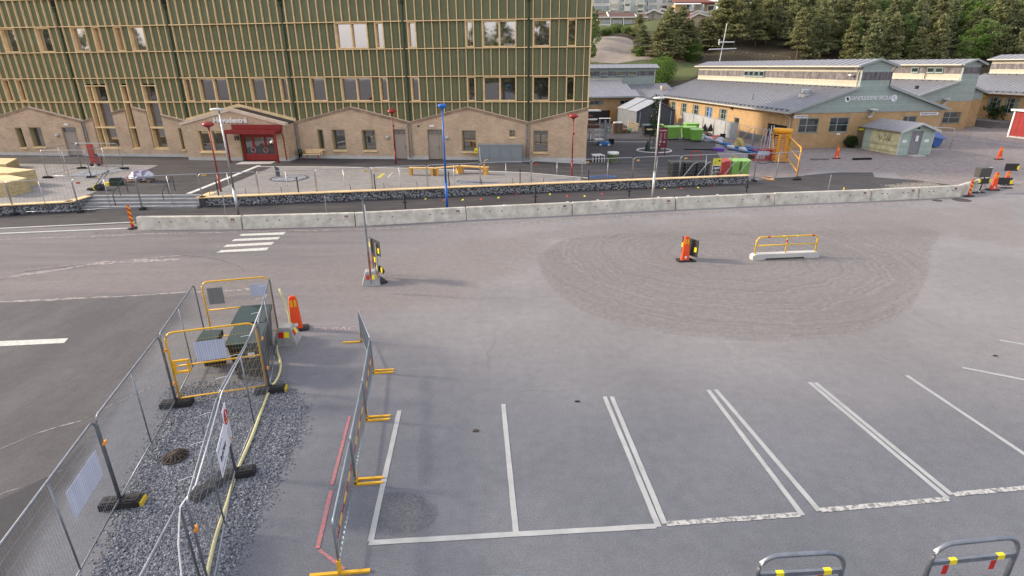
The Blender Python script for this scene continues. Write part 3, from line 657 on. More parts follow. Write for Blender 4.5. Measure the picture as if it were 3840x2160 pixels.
for i, (a, b) in enumerate(doors):
    d = MB(); d.box(a, a+.05, -.18, .1, .6, 3.09); d.box(b-.05, b, -.18, .1, .6, 3.09); d.box(a+.05, b-.05, -.18, .1, 3.04, 3.09); d.box(a+.05, b-.05, -.14, .1, 2.62, 2.68)
    do = d.build('door', taupe, bld); MB().box(a+.06, b-.06, -.05, -.02, 2.69, 3.03).build('pane', glassg, do)
    sp_ = b-.32 if i != 1 else b-.02
    MB().box(a+.06, min(sp_-.01, b-.06), -.12, -.06, .63, 2.61).build('door_leaf', taupe, do)
    if i != 1: MB().box(sp_+.01, b-.06, -.12, -.06, .63, 2.61).build('door_leaf', taupe, do)
    MB().box(min(sp_, b-.06)-.14, min(sp_, b-.06)-.08, -.2, -.12, 1.5, 1.75).build('handle', galv, do)
    if i != 1 or True:
        l_ = a-.5 if i != 2 else b+.42
        MB().lathe([(0.02, 0), (.14, .03), (.18, .1), (.14, .17), (.02, .2)], (0, 0, 0), 12).build('wall_lamp', mat('grey_lamp', (.45, .45, .45), .3, .4), bld).matrix_local = Matrix.Translation((l_, -.27, 2.42)) @ Matrix.Rotation(math.pi/2, 4, 'X')
for s_ in (-6.6, -40.2): MB().box(s_-.2, s_+.2, -.33, -.26, 3.3, 3.45).build('exit_light', white, bld)
for s_, z in ((-9.9, 3.35), (-7.75, 3.35), (5.2, 2.8)): MB().lathe([(.075, 0), (.08, .04), (.05, .05)], (0, 0, 0), 10).build('vent', black, bld).matrix_local = Matrix.Translation((s_, -.25, z)) @ Matrix.Rotation(math.pi/2, 4, 'X')

# entrance block
e0, e1, et = -27.8, -18.66, -1.97
def egab(s): return 3.70+1.12*(1-abs((s+23.23)/4.57))
EO = [(-26.6, -24.2, 1.32, 3.14), (-22.78, -19.72, .6, 2.80)]
xs_ = sorted([e0, e1, -23.23]+[x for o in EO for x in o[:2]]); ebm = MB()
for a, b in zip(xs_[:-1], xs_[1:]):
    m_ = (a+b)/2; lo = .86; sp2 = []
    for o in EO:
        if o[0] <= m_ <= o[1]:
            if o[2] > lo: sp2.append((lo, o[2]))
            lo = o[3]
    sp2.append((lo, None))
    for z0, z1 in sp2:
        ta, tb = (egab(a), egab(b)) if z1 is None else (z1, z1)
        v = [(a, et, z0), (b, et, z0), (b, et+.35, z0), (a, et+.35, z0), (a, et, ta), (b, et, tb), (b, et+.35, tb), (a, et+.35, ta)]
        ebm.add(v, [(0, 3, 2, 1), (4, 5, 6, 7), (0, 1, 5, 4), (1, 2, 6, 5), (2, 3, 7, 6), (3, 0, 4, 7)])
ebm.box(e0, e0+.3, et+.352, -.252, .86, 3.62); ebm.box(e1-.3, e1, et+.352, -.252, .86, 3.62)
ebm.build('brick_wall', brick, bld)
for a, b in ((e0, -22.78), (-19.72, e1)): MB().box(a-.015, b+(.015 if b == e1 else 0), et-.02, et+.3, -.1, .858).build('plinth', concl, bld)
MB().box(e1-.28, e1+.015, et+.302, -.28, -.1, .858).build('plinth', concl, bld)
for a, b in ((e0-.15, -23.23), (-23.23, e1+.15)):
    za, zb = egab(a), egab(b); n_ = 3
    for i in range(n_):
        u, v_ = a+(b-a)*i/n_+.004, a+(b-a)*(i+1)/n_-.004; zu, zv = za+(zb-za)*(u-a)/(b-a), za+(zb-za)*(v_-a)/(b-a)
        v = [(u, et-.1, zu-.16), (v_, et-.1, zv-.16), (v_, et+.38, zv-.16), (u, et+.38, zu-.16)]; v = [(x, y, z) for x, y, z in v]+[(x, y, z+.22) for x, y, z in v]
        MB().add(v, [(0, 3, 2, 1), (4, 5, 6, 7), (0, 1, 5, 4), (1, 2, 6, 5), (2, 3, 7, 6), (3, 0, 4, 7)]).build('verge_board', cop, bld)
rb = MB()
for a, b in ((e0, -23.23), (-23.23, e1+.05)):
    za, zb = egab(a)-.12, egab(b)-.12
    v = [(a, et+.38, za), (b, et+.38, zb), (b, -.26, zb+.1), (a, -.26, za+.1)]; v += [(x, y, z+.08) for x, y, z in v]
    rb.add(v, [(0, 3, 2, 1), (4, 5, 6, 7), (0, 1, 5, 4), (1, 2, 6, 5), (2, 3, 7, 6), (3, 0, 4, 7)])
rb.build('roof', mat('dark_roof', (.035, .037, .042), .5), bld)
window(0, 0, 1.33, 3.13, t=et+.04, depth=.3, g=glassg, s0=-26.59, s1=-24.21, sill=True)
# doors
redd_ = mat('dark_red_door', (.28, .025, .02), .45, var=.06)
dm = MB(); z0, z1 = .62, 2.78; a, b = -22.76, -19.74; y0, y1 = et+.12, et+.22
wds = [a, a+1.02, a+2.1, b]
fr = MB(); fr.box(a, a+.1, y0, y1, z0, z1); fr.box(b-.1, b, y0, y1, z0, z1); fr.box(a+.1, b-.1, y0, y1, z1-.12, z1)
de = fr.build('door', redd_, bld)
for i in range(3):
    u, v_ = wds[i]+(.1 if i == 0 else .01), wds[i+1]-(.1 if i == 2 else .01)
    lf = MB(); lf.box(u, v_, y0+.02, y1-.02, z0, 1.15); lf.box(u, u+.1, y0+.02, y1-.02, 1.15, z1-.13); lf.box(v_-.1, v_, y0+.02, y1-.02, 1.15, z1-.13); lf.box(u+.1, v_-.1, y0+.02, y1-.02, z1-.25, z1-.13)
    lf.build('door_leaf', redd_, de); MB().box(u+.1, v_-.1, y0+.05, y0+.07, 1.15, z1-.25).build('pane', glassg, de)
for hx in (wds[1]-.06, wds[2]-.02):
    for sg in (-1, 1):
        pts = [(hx+sg*.03+sg*.17*math.sin(t), y0-.05, 1.5+.19*math.cos(t)) for t in np.linspace(0, math.pi, 9)]
        MB().tube(pts, .022, 6).build('handle', galv, de)
tan2 = MB(); tan2.box(-22.9, -22.78, et-.02, et+.2, .6, 2.8); tan2.build('door_frame', mat('green_tan_frame', (.36, .30, .16), .6), bld)
# canopy
redc = mat('red_canopy', (.235, .024, .022), .38, .15, var=.12)
cn = MB(); 
for i in range(3):
    u = -23.4+4.45*i/3; cn.box(u+.004, u+4.45/3-.004, -3.2, -3.1, 2.93, 3.27)
cn.box(-23.4, -18.95, -3.098, et-.01, 3.1, 3.2); cn.box(-23.4, -23.3, -3.098, et-.01, 2.93, 3.098); cn.box(-19.05, -18.95, -3.098, et-.01, 2.93, 3.098)
ca_ = cn.build('canopy', redc, bld)
cu = MB(); cu.box(-23.2, -18.86, et-.28, et-.1, 3.22, 3.6); cu.build('canopy_upstand', redc, ca_)
for (sx, ty, g0) in ((-19.05, -3.14, .6), (-23.34, -3.14, .6)): MB().box(sx-.07, sx+.07, ty-.04, ty+.1, g0, 2.928).build('post', redc, ca_)
MB().tube([(-18.9, et-.4, 3.1), (-18.8, et-.25, 2.7), (-18.8, et-.2, .7)], .05, 8).build('gutter_pipe', redc, ca_)
# lettering
text_mesh('letters', 'Huvudentré', .56, white, bld, (-23.33, et-.09, 3.92), (math.pi/2, 0, 0), .035, bold=.018, sx=1.1)
text_mesh('house_number', '10', .5, black, bld, (-23.08, et-.04, 2.46), (math.pi/2, 0, 0), .02, bold=.012)
MB().tube([(-23.05, et, 2.84), (-23.05, et-.22, 2.84), (-23.05, et-.22, 2.76)], .02, 6).build('number_lamp', black, bld)
# electrical cabinet
cb = thing('electrical_cabinet', 'grey steel electrical cabinet with four doors standing in front of the brick wall', 'cabinet', tuple(Matrix.Rotation(-FA_, 3, 'Z') @ Vector((-.72, -1.0, 0))+Vector((0, FD, .33))), -FA_)
cgr = mat('cabinet_grey', (.24, .265, .28), .5, .2, var=.06)
MB().box(-1.8, 1.8, -.38, .38, 0, 1.62).build('body', cgr, cb); MB().box(-1.84, 1.84, -.42, .42, 1.622, 1.68).build('lid', cgr, cb)
for i in range(4):
    MB().box(-1.78+.895*i, -1.78+.895*i+.87, -.405, -.382, .58, 1.58).build('door', cgr, cb)
for i in range(2): MB().box(-1.78+1.79*i, -1.78+1.79*i+1.75, -.405, -.382, .05, .54).build('lower_door', cgr, cb)
ws_ = MB(); ws_.box(-2.12, -1.86, -.4, -.38, 1.0, 1.4); o = ws_.build('warning_sign', yelb, cb)
MB().prism([(-2.06, 1.1), (-1.92, 1.1), (-1.99, 1.24)], .004, 'y', -.405).build('warning_triangle', black, cb)
MB().tube([(-1.7, -.43, 1.5), (-1.66, -.47, .5), (-1.5, -.5, .05)], .03, 6).build('cable', mat('pale_cable', (.6, .62, .62), .6), cb)
# bench and wall bin
R_ = Matrix.Rotation(-FA_, 3, 'Z')
def fl(s, t, z): q = R_ @ Vector((s, t, 0)); return (q.x, q.y+FD, z)
be = thing('bench', 'timber bench with red metal legs and armrests against the brick wall', 'bench', fl(-17, -1.0, .6), -FA_)
for i in range(3): MB().box(-.78, .78, -.25+.16*i, -.12+.16*i, .42, .46).build('seat_slat', wood, be)
for i in range(3): MB().box(-.78, .78, .28, .31, .5+.13*i, .6+.13*i).build('back_slat', wood, be)
for x in (-.5, .5): MB().bar((x, -.1, 0), (x, -.05, .42), .06, .06).bar((x, -.2, .40), (x, .3, .40), .05, .04).build('leg', red, be)
for x in (-.8, .8): MB().tube([(x, -.22, .42), (x, -.22, .62), (x, .3, .65), (x, .3, .42)], .02, 6).build('armrest', red, be)
bn = thing('litter_bin', 'small dark green litter bin beside the entrance block', 'bin', fl(-18.25, -.75, .6), 0)
MB().lathe([(.13, .25), (.17, .5), (.17, .8), (.1, .85)], n=14).build('body', dgreen, bn, True); MB().tube([(0, 0, 0), (0, 0, .25)], .03, 6).build('stand', galv, bn)

# ================================================================ GABION WALL
gs = NT('gabion_stone', .85); gs.color(gs.mix(gs.rng(gs.noise(7, 3, .6), .3, .7), (.26, .27, .285), (.60, .61, .62)))
def gabion(p0, p1, z0, z1, label):
    p0, p1 = Vector((*p0, 0)), Vector((*p1, 0)); d = p1-p0; Ln = d.length; rz = math.atan2(d.y, d.x)
    t = thing('gabion_wall', label, 'low wall', (p0.x, p0.y, 0), rz)
    MB().box(0, Ln, .1, .45, z0, z1).build('core', mat('gabion_core', (.06, .062, .066), .9), t)
    nst = int(Ln*105); r_ = np.random.RandomState(int(Ln*10)); m_ = MB()
    so_ = stones('stone', nst, ((0, Ln, 0, 1), lambda X, Y, r2: np.ones(X.shape, bool)), .04, .075, gs.m, 0., int(Ln*7))
    me = so_.data; co = np.zeros(len(me.vertices)*3); me.vertices.foreach_get('co', co); co = co.reshape(-1, 6, 3)
    c0 = co.mean(1, keepdims=True); off = co-c0; zz = c0[..., 1:2]*(z1-z0-.06)+z0+.03
    co = np.concatenate([off[..., 0:1]+c0[..., 0:1], off[..., 1:2]+.07+0*zz, off[..., 2:3]+zz], -1); me.vertices.foreach_set('co', co.ravel()); me.update()
    so_.parent = t
    wm = MB(); 
    for i in range(int(Ln/.2)+1): wm.tube([(i*.2, -.01, z0), (i*.2, -.01, z1)], .0035, 3, False)
    for k in range(4): wm.tube([(0, -.012, z0+.02+k*(z1-z0-.04)/3), (Ln, -.012, z0+.02+k*(z1-z0-.04)/3)], .0035, 3, False)
    wm.build('wire_basket', galvd, t)
    n_ = max(1, round(Ln/3.6))
    for i in range(n_):
        for k in range(2): MB().box(Ln*i/n_+.004, Ln*(i+1)/n_-.004, -.06+k*.25, .18+k*.25, z1+rnd.uniform(0, .006), z1+.055).build('cap_board', wood, t)
    return t
gabion((-38, 30.2), (-30.1, 32.75), 0, .56, 'stone-filled wire wall with timber cap, at the left edge of the view')
gabion((-30.1, 32.75), (-26.4, 33.6), 0, .56, 'short stone-filled wire wall with timber cap, left of the steps')
gabion((-26.4, 33.6), (-26.35, 35.3), 0, .56, 'return of the timber-capped stone wall along the left side of the steps')
gabion((-19.3, 36.2), (-19.3, 34.5), 0, .56, 'return of the timber-capped stone wall along the right side of the steps')
gabion((-19.25, 34.5), (17.0, 40.55), 0, .56, 'long low wall of stone-filled wire baskets with a timber cap beside the footpath')

# railings: posts behind the cap
ORD = ['first', 'second', 'third', 'fourth', 'fifth', 'sixth', 'seventh', 'eighth', 'ninth', 'tenth', 'eleventh', 'twelfth', 'thirteenth', 'fourteenth', 'fifteenth', 'sixteenth', 'seventeenth', 'eighteenth', 'nineteenth', 'twentieth', 'twenty-first', 'twenty-second', 'twenty-third', 'twenty-fourth', 'twenty-fifth', 'twenty-sixth', 'twenty-seventh', 'twenty-eighth', 'twenty-ninth', 'thirtieth']+['thirty-'+q for q in ('first','second','third','fourth','fifth','sixth','seventh','eighth','ninth')]+['fortieth']+['forty-'+q for q in ('first','second','third','fourth','fifth','sixth','seventh','eighth','ninth')]+['fiftieth']+['fifty-'+q for q in ('first','second','third','fourth','fifth','sixth','seventh','eighth','ninth')]
hr = mat('dark_railing', (.03, .032, .035), .5)
for i, x in enumerate(np.arange(-18.2, 17, 4.7)):
    o = thing('rail_post', ORD[i]+' slim dark post from the left behind the timber-capped stone wall', 'post', (x, wall_y(x)+.35, zp(x, 0)), 0, 'slim dark posts behind the stone wall')
    MB().box(-.03, .03, -.03, .03, 0, .95).build('shaft', hr, o); MB().box(-.06, .06, -.05, .05, .95, .97).build('cap', hr, o)
for i, x in enumerate(np.arange(-18.8, 16, 2.1)):
    o = MB().tube([(x, wall_y(x)+.55, zp(x, 0)), (x+.02, wall_y(x)+.55, zp(x, 0)+.2), (x-.02, wall_y(x)+.56, zp(x, 0)+.36)], .016, 5).build('cable_stub', black)
    tag(o, ORD[i]+' short black cable end from the left, sticking up behind the stone wall', 'cable', 'cable ends behind the stone wall')
for lab, bx, by in (('left handrail of the wide stone steps, dark metal', -24.4, 34.6), ('right handrail of the wide stone steps, dark metal', -21.6, 35.0)):
    o = thing('handrail', lab, 'handrail', (bx, by, 0), .1)
    MB().tube([(0, -.1, 0), (0, -.1, .85), (0, .1, 1.0), (0, 1.5, 1.55), (0, 1.6, 1.45), (0, 1.6, .62)], .025, 6).build('rail', hr, o); MB().tube([(0, .7, .3), (0, .7, 1.2)], .02, 6).build('post', hr, o)
# ================================================================ FENCES
def rounded(W_, H_, r, z0=.1, n=5, close=False):
    pts = [(0, 0, z0)]; pts += [(r-r*math.cos(t), 0, H_-r+r*math.sin(t)) for t in np.linspace(0, math.pi/2, n)]
    pts += [(W_-r+r*math.sin(t), 0, H_-r+r*math.cos(t)) for t in np.linspace(0, math.pi/2, n)]; pts += [(W_, 0, z0)]; return pts
def fence_meshes(W_, H_, m, mw, rails=(), mid=True, z0=.12, r=.021, dv=.105, rc=.16, nh=7):
    a = MB(); a.tube(rounded(W_, H_, rc), r, 8); a.tube([(0, 0, z0+.05), (W_, 0, z0+.05)], r*.85, 6)
    if mid: a.tube([(W_/2, 0, z0+.05), (W_/2, 0, H_)], r*.8, 6)
    for z in rails: a.tube([(0, 0, z), (W_, 0, z)], r*.95, 8)
    b = MB(); k = int(W_/dv)
    for i in range(1, k): b.tube([(W_*i/k, .012, z0+.05), (W_*i/k, .012, H_-.01)], .0022, 3, False)
    for j in range(1, nh): z = z0+.05+(H_-z0-.05)*j/nh; b.tube([(0, .012, z), (W_, .012, z)], .0026, 3, False)
    return a.mesh('frame', m, True), b.mesh('wire_mesh', mw)
wgrey = mat('zinc_wire', (.30, .32, .34), .5, .5, var=.1)
FM, FW = fence_meshes(3.4, 2.0, galv, wgrey)
def footmesh(name, m):
    b = MB(); b.box(-.32, .32, -.12, .12, 0, .13); b.box(-.28, -.05, -.09, .09, .13, .15); b.box(.05, .28, -.09, .09, .13, .15); return b.mesh(name, m)
rub = mat('black_rubber', (.022, .022, .024), .75, var=.35, scale=9)
FB = footmesh('body', rub); eb = MB(); eb.box(.32, .36, -.11, .11, .01, .10); FE = eb.mesh('reflector', mat('foot_yellow', (.55, .40, .03), .6))
hm_ = MB()
for x in (-.22, -.12, .12, .22): hm_.lathe([(.034, 0), (.034, .003)], (x, 0, .151), 8)
FH = hm_.mesh('socket', dark)
def foot(p, rz, label, z=0., group=None):
    o = thing('fence_block', label, 'fence foot', (p[0], p[1], z), rz, group)
    link('body', FB, o); link('socket', FH, o)
    if 'yellow' in label or rnd.random() < .4: link('reflector', FE, o)
    return o
def fence(p0, p1, label, z=0., fm=FM, fw=FW, base=3.4, group=None, tags=(), z2=None):
    d = Vector((p1[0]-p0[0], p1[1]-p0[1], 0)); Ln = d.length; rz = math.atan2(d.y, d.x)
    o = thing('site_fence', label, 'fence', (p0[0], p0[1], z), rz, group); o.scale = ((Ln-.06)/base, 1, 1)
    link('frame', fm, o); link('wire_mesh', fw, o)
    for (u, zz, w_, h_, mm) in tags: MB().box(u*base, u*base+w_*base/Ln, -.03, -.025, zz, zz+h_).build('tag_plate', mm, o)
    return o
tagy = mat('orange_tag', (.62, .38, .08), .6); tagr = mat('red_tag', (.45, .05, .03), .6)
nodes = [(-190, 812), (61, 806), (304, 797), (537, 786), (768, 773), (980, 763), (1196, 754), (1403, 743), (1608, 733), (1804, 722), (1994, 715), (2182, 707), (2370, 698), (2545, 689), (2734, 681), (2826, 681), (2989, 671)]
NP = [gp(*n) for n in nodes]
desc = ['fence panel in front of the stone wall at the left edge of the view', 'fence panel left of the stone steps, in front of the stacked timber deck', 'fence panel across the left half of the wide stone steps',
 'fence panel across the right half of the wide stone steps', 'fence panel right of the steps, with the tall white lamp post in front of it', 'fence panel in front of the round tree pit in the paving', 'fence panel with a thin white pole in front, right of the tree pit',
 'fence panel in front of the yellow scribble on the paving', 'fence panel in front of the zigzag timber benches, left of the blue lamp post', 'fence panel just right of the blue lamp post', 'fence panel in front of the rightmost red plaza lamp',
 'fence panel in front of the coil of blue hose by the new building corner', 'fence panel just left of the right-hand white lamp post', 'fence panel in front of the dark crates, right of the white lamp post', 'fence panel carrying the yellow and the dark purple signs, before the red bin', 'narrow fence panel before the lime bins at the end of the stone wall', 'last fence panel, running to the orange gate post']
for i in range(len(NP)-1):
    tg = []
    if i in (0, 2, 10): tg = [(.06, 1.72, .22, .1, tagr)]
    elif i in (6, 7, 11, 12, 13, 14): tg = [(.06 if i != 6 else .88, 1.75, .22, .1, tagy)]
    elif i == 4: tg = [(.05, 1.86, .3, .1, tagy)]
    fence(NP[i], NP[i+1], desc[i], tags=tg, group='fence panels along the low stone wall')
clamp = MB(); clamp.box(-.06, .06, -.03, .03, 0, .05); CLM = clamp.mesh('clamp', yel)
for i, p in enumerate(NP):
    if 0 < i:
        d_ = NP[min(i+1, len(NP)-1)]-NP[i-1]; o = foot(p, math.atan2(d_.y, d_.x)+math.pi/2+rnd.uniform(-.25, .25), ORD[i-1]+' fence foot from the left along the low stone wall', group='fence feet along the footpath')
        o.scale = (.8, 1, 1)
# small enclosure on the plaza
E_ = [(-33.81, 41.62), (-30.52, 41.48), (-30.59, 45.3), (-34.2, 45.7)]
for a, b, l in ((0, 1, 'front panel of the square fence round the tree pit on the left plaza'), (1, 2, 'right side panel of the square fence on the left plaza, beside the red cart'), (3, 2, 'back panel of the square fence on the left plaza'), (0, 3, 'left side panel of the square fence on the left plaza')):
    fence(E_[a], E_[b], l, .6)
for i, p in enumerate(E_): foot(p, [0, 0, .2, .3][i], ['front left', 'front right', 'rear right', 'rear left'][i]+' foot of the square fence on the plaza', .6)

# ---- foreground
A0, A1, A2, A3 = (-7.72, 8.9), (-8.56, 12.42), (-9.5, 15.88), (-7.47, 16.42)
B1, B2, B3 = (-6.43, 13.05), (-5.83, 9.72), (-4.85, 6.69)
FM2, FW2 = fence_meshes(3.4, 2.0, galvd, wgrey, dv=.07, nh=8)
dirn = (Vector((*A0, 0))-Vector((-6.97, 5.92, 0))).normalized()
Am = (A0[0]-dirn.x*3.5, A0[1]-dirn.y*3.5); Am2 = (Am[0]+.5, Am[1]-3.4)
fence(Am, A0, 'near left steel fence panel with a white striped sheet, nearest the camera', fm=FM2, fw=FW2)
fence(A0, A1, 'steel fence panel in the middle of the left foreground row', fm=FM2, fw=FW2)
fence(A1, A2, 'steel fence panel at the far left side of the bin enclosure', fm=FM2, fw=FW2)
fence(B1, A3, 'steel fence panel behind the dark bins, right side of the enclosure', fm=FM2, fw=FW2)
fence(B2, B1, 'steel fence panel with a strut, right side below the orange gate', fm=FM2, fw=FW2)
fence(B3, B2, 'steel fence panel holding the leaning white notice boards', fm=FM2, fw=FW2)
B4 = (B3[0]+.45, B3[1]-3.35)
fence(B4, (B3[0]-.12, B3[1]+.05), 'nearest fence panel of the right foreground row, cut by the bottom edge', fm=FM2, fw=FW2)
YM, YW = fence_meshes(2.1, 2.0, yel, mat('yellow_wire', (.5, .33, .08), .5), rails=(1.08,), mid=False, dv=.07, rc=.2, r=.026)
for p0, p1, lab in ((A1, (-6.46, 13.09), 'near orange-yellow framed gate with a latch box and a white striped sheet'), ((-9.45, 15.94), (-7.45, 16.46), 'far orange-yellow framed gate behind the bins with two sheets')):
    q0 = (p0[0]+.08, p0[1]+.05)
    o = fence(q0, p1, lab, fm=YM, fw=YW, base=2.1); o.name = 'site_gate'; o['category'] = 'gate'
    if 'latch' in lab:
        b = MB(); b.box(.03, .4, -.03, .03, .88, .93); b.box(.03, .4, -.03, .03, 1.19, 1.24); b.box(.03, .08, -.03, .03, .93, 1.19); b.box(.35, .4, -.03, .03, .93, 1.19); b.build('latch_box', yel, o)
        gate1 = o
    else: gate2 = o
strip_sheet = stripemat('striped_white_sheet', (.50, .54, .66), .055, 'x', .75, .5, .06, .35)
grey_sheet = stripemat('striped_grey_sheet', (.20, .20, .20), .05, 'x', .8, .6, .06, .35)
def sheet_on(o, u0, u1, z0, z1, m, y=-.03, name='sheet'): return MB().box(u0, u1, y-.004, y, z0, z1).build(name, m, o)
sheet_on(gate1, .6, 1.32, 1.14, 1.68, strip_sheet); sheet_on(gate2, .14, .62, 1.27, 1.80, grey_sheet); sheet_on(gate2, 1.46, 2.02, 1.42, 1.80, strip_sheet)
nearp = [o for o in COL.objects if o.get('label', '').startswith('near left steel')][0]
sheet_on(nearp, 1.95, 3.1, 1.0, 1.55, strip_sheet)
for (p, h, l) in ((A0, .15, 'black fence foot at the near left post pair'), (A1, .15, 'black fence foot under the left post of the near orange gate'), (B1, .2, 'black fence foot with a yellow end by the right gate post'), (B2, .3, 'black fence foot on the gravel under the leaning notice boards')):
    o = foot((p[0]+.02, p[1]-.03), h, l); o.scale = (1.15, 1.1, 1.1)
o = foot((B2[0]-.35, B2[1]-.45), 1.1, 'second black fence foot with a yellow end, lying askew on the gravel'); o.scale = (1.15, 1.1, 1.1)
def byl(t): return [o for o in COL.objects if o.get('label', '').startswith(t)][0]
FP_ = {A0: byl('steel fence panel in the middle'), A1: byl('steel fence panel at the far left'), B1: byl('steel fence panel behind the dark'), B2: byl('steel fence panel with a strut'), B3: byl('steel fence panel holding')}
orc = mat('orange_clamp', (.62, .25, .03), .5)
for (p, zs_) in ((A0, (1.45,)), (A1, (1.55, .62)), (B1, (1.55, .7)), (B2, (1.4, .95)), (B3, (1.5,))):
    for z in zs_:
        o = MB().box(-.07, .07, -.025, .025, -.02, .02).build('clamp', orc, FP_[p]); o.location = (.0, -.03, z); o.rotation_euler = (rnd.uniform(-.3, .3), 0, rnd.uniform(-.6, .6))
# notice boards on the right foreground fence (seen from behind the camera side)
signp = [o for o in COL.objects if o.get('label', '').startswith('steel fence panel holding')][0]
wsign = mat('white_board', (.68, .70, .76), .5, var=.04)
dd = Vector((B2[0]-B3[0], B2[1]-B3[1], 0)); rzS = math.atan2(dd.y, dd.x)
nb = thing('notice_board', 'white notice board with a red ring and black writing hung on the foreground fence', 'sign', (B3[0], B3[1], 0), rzS)
nb.scale = (1, 1, 1)
MB().box(1.95, 2.85, -.05, -.04, .9, 1.5).build('board', wsign, nb)
text_mesh('lettering', 'ByggDialog', .17, black, nb, (2.38, -.052, 1.2), (math.pi/2, 0, 0), .001, bold=.003, sx=.8)
for i in range(2): MB().box(2.0, 2.5, -.053, -.051, 1.40-.42*i, 1.415-.42*i).build('text_line', black, nb)
nb2 = thing('notice_board', 'smaller white board with a red prohibition ring, nearer the gate', 'sign', (B3[0], B3[1], 0), rzS)
MB().box(2.9, 3.3, -.05, -.04, .92, 1.72).build('board', wsign, nb2)
rg = MB(); rg.tube([(3.1+.14*math.cos(t), -.053, 1.5+.14*math.sin(t)) for t in np.linspace(0, 6.29, 25)], .018, 5, False); rg.build('red_ring', redb, nb2)
MB().box(3.06, 3.14, -.054, -.051, 1.42, 1.58).build('pictogram', black, nb2)
for i in range(7): MB().box(2.96, 3.24, -.053, -.051, 1.24-i*.045, 1.25-i*.045).build('text_line', mat('grey_text', (.2, .2, .22), .7), nb2)
# struts, ties, hose
for (a, b, l) in (((-7.0, 13.7, 0), (-6.7, 14.9, 1.6), 'thin steel strut leaning inside the bin enclosure'),):
    pass
tie = mat('white_tie', (.75, .75, .75), .5)
for i, (p, q) in enumerate(((B1, A3), (B2, B1), (B3, B2))):
    for k in range(3):
        t_ = .2+.3*k
        o = MB().tube([(0, 0, 0), (-.03, .08, .02), (-.05, .22, .0)], .006, 4).build('cable_tie', tie, FP_[p]); o.location = (3.4*t_, 0, 2.0)
o = MB().tube([(-4.9, 6.6, 2.0), (-5.0, 7.2, 1.9), (-5.2, 7.9, 1.95), (-5.45, 8.7, 1.97), (-5.8, 9.8, 1.99), (-6.2, 11.8, 1.97), (-7.0, 15, 1.99)], .011, 5).build('rope', tie); tag(o, 'thin white rope along the top rails of the right foreground fence', 'rope')
o = MB().tube([(-4.9, 6.6, 2.0), (-4.85, 6.3, 1.6), (-4.75, 6.0, 1.0), (-4.72, 5.6, .5), (-4.6, 5.2, .1)], .012, 5).build('rope', tie); tag(o, 'thin white rope hanging down from the near corner of the fence', 'rope')
hosem = stripemat('yellow_hose', (.62, .58, .30), .035, 'x', .8, .6, .05, .3)
hp_ = [D(*q) for q in ((678, 770), (690, 820), (697, 870), (706, 915), (702, 945), (690, 968), (672, 1000), (655, 1045), (635, 1100), (607, 1165), (592, 1200), (572, 1270), (545, 1350), (522, 1449), (505, 1540))]
hp_[0] = Vector((-7.3, 16.6, 1.5)); hp_[1] = Vector((-7.1, 16.5, .4)); hs = []
for i in range(len(hp_)-1):
    for k in range(4):
        t_ = k/4; a_ = hp_[max(i-1, 0)]; b_ = hp_[i]; c_ = hp_[i+1]; d_ = hp_[min(i+2, len(hp_)-1)]
        hs.append(.5*((2*b_)+(-a_+c_)*t_+(2*a_-5*b_+4*c_-d_)*t_*t_+(-a_+3*b_-3*c_+d_)*t_**3)+Vector((0, 0, .035)))
o = MB().tube(hs, .036, 8).build('hose', hosem, None, True); tag(o, 'pale yellow hose snaking on the gravel along the right foreground fence', 'hose')
dg = thing('drain_grate', 'domed cast-iron drain grate set in the dark gravel', 'drain', D(442, 1150, .02), .3)
rust = mat('rusty_iron', (.07, .055, .045), .8, .3, var=.4, scale=15)
MB().lathe([(.27, 0), (.27, .03), (.24, .03), (.24, .0)], n=24).build('rim', rust, dg)
b = MB()
for k in range(14):
    t = 2*math.pi*k/14; b.bar((.08*math.cos(t), .08*math.sin(t), .13), (.25*math.cos(t), .25*math.sin(t), .03), .028, .02)
b.lathe([(.09, .12), (.05, .14)], n=10); b.build('dome', rust, dg); MB().lathe([(.23, .005), (.01, .006)], n=16).build('pit', dark, dg)

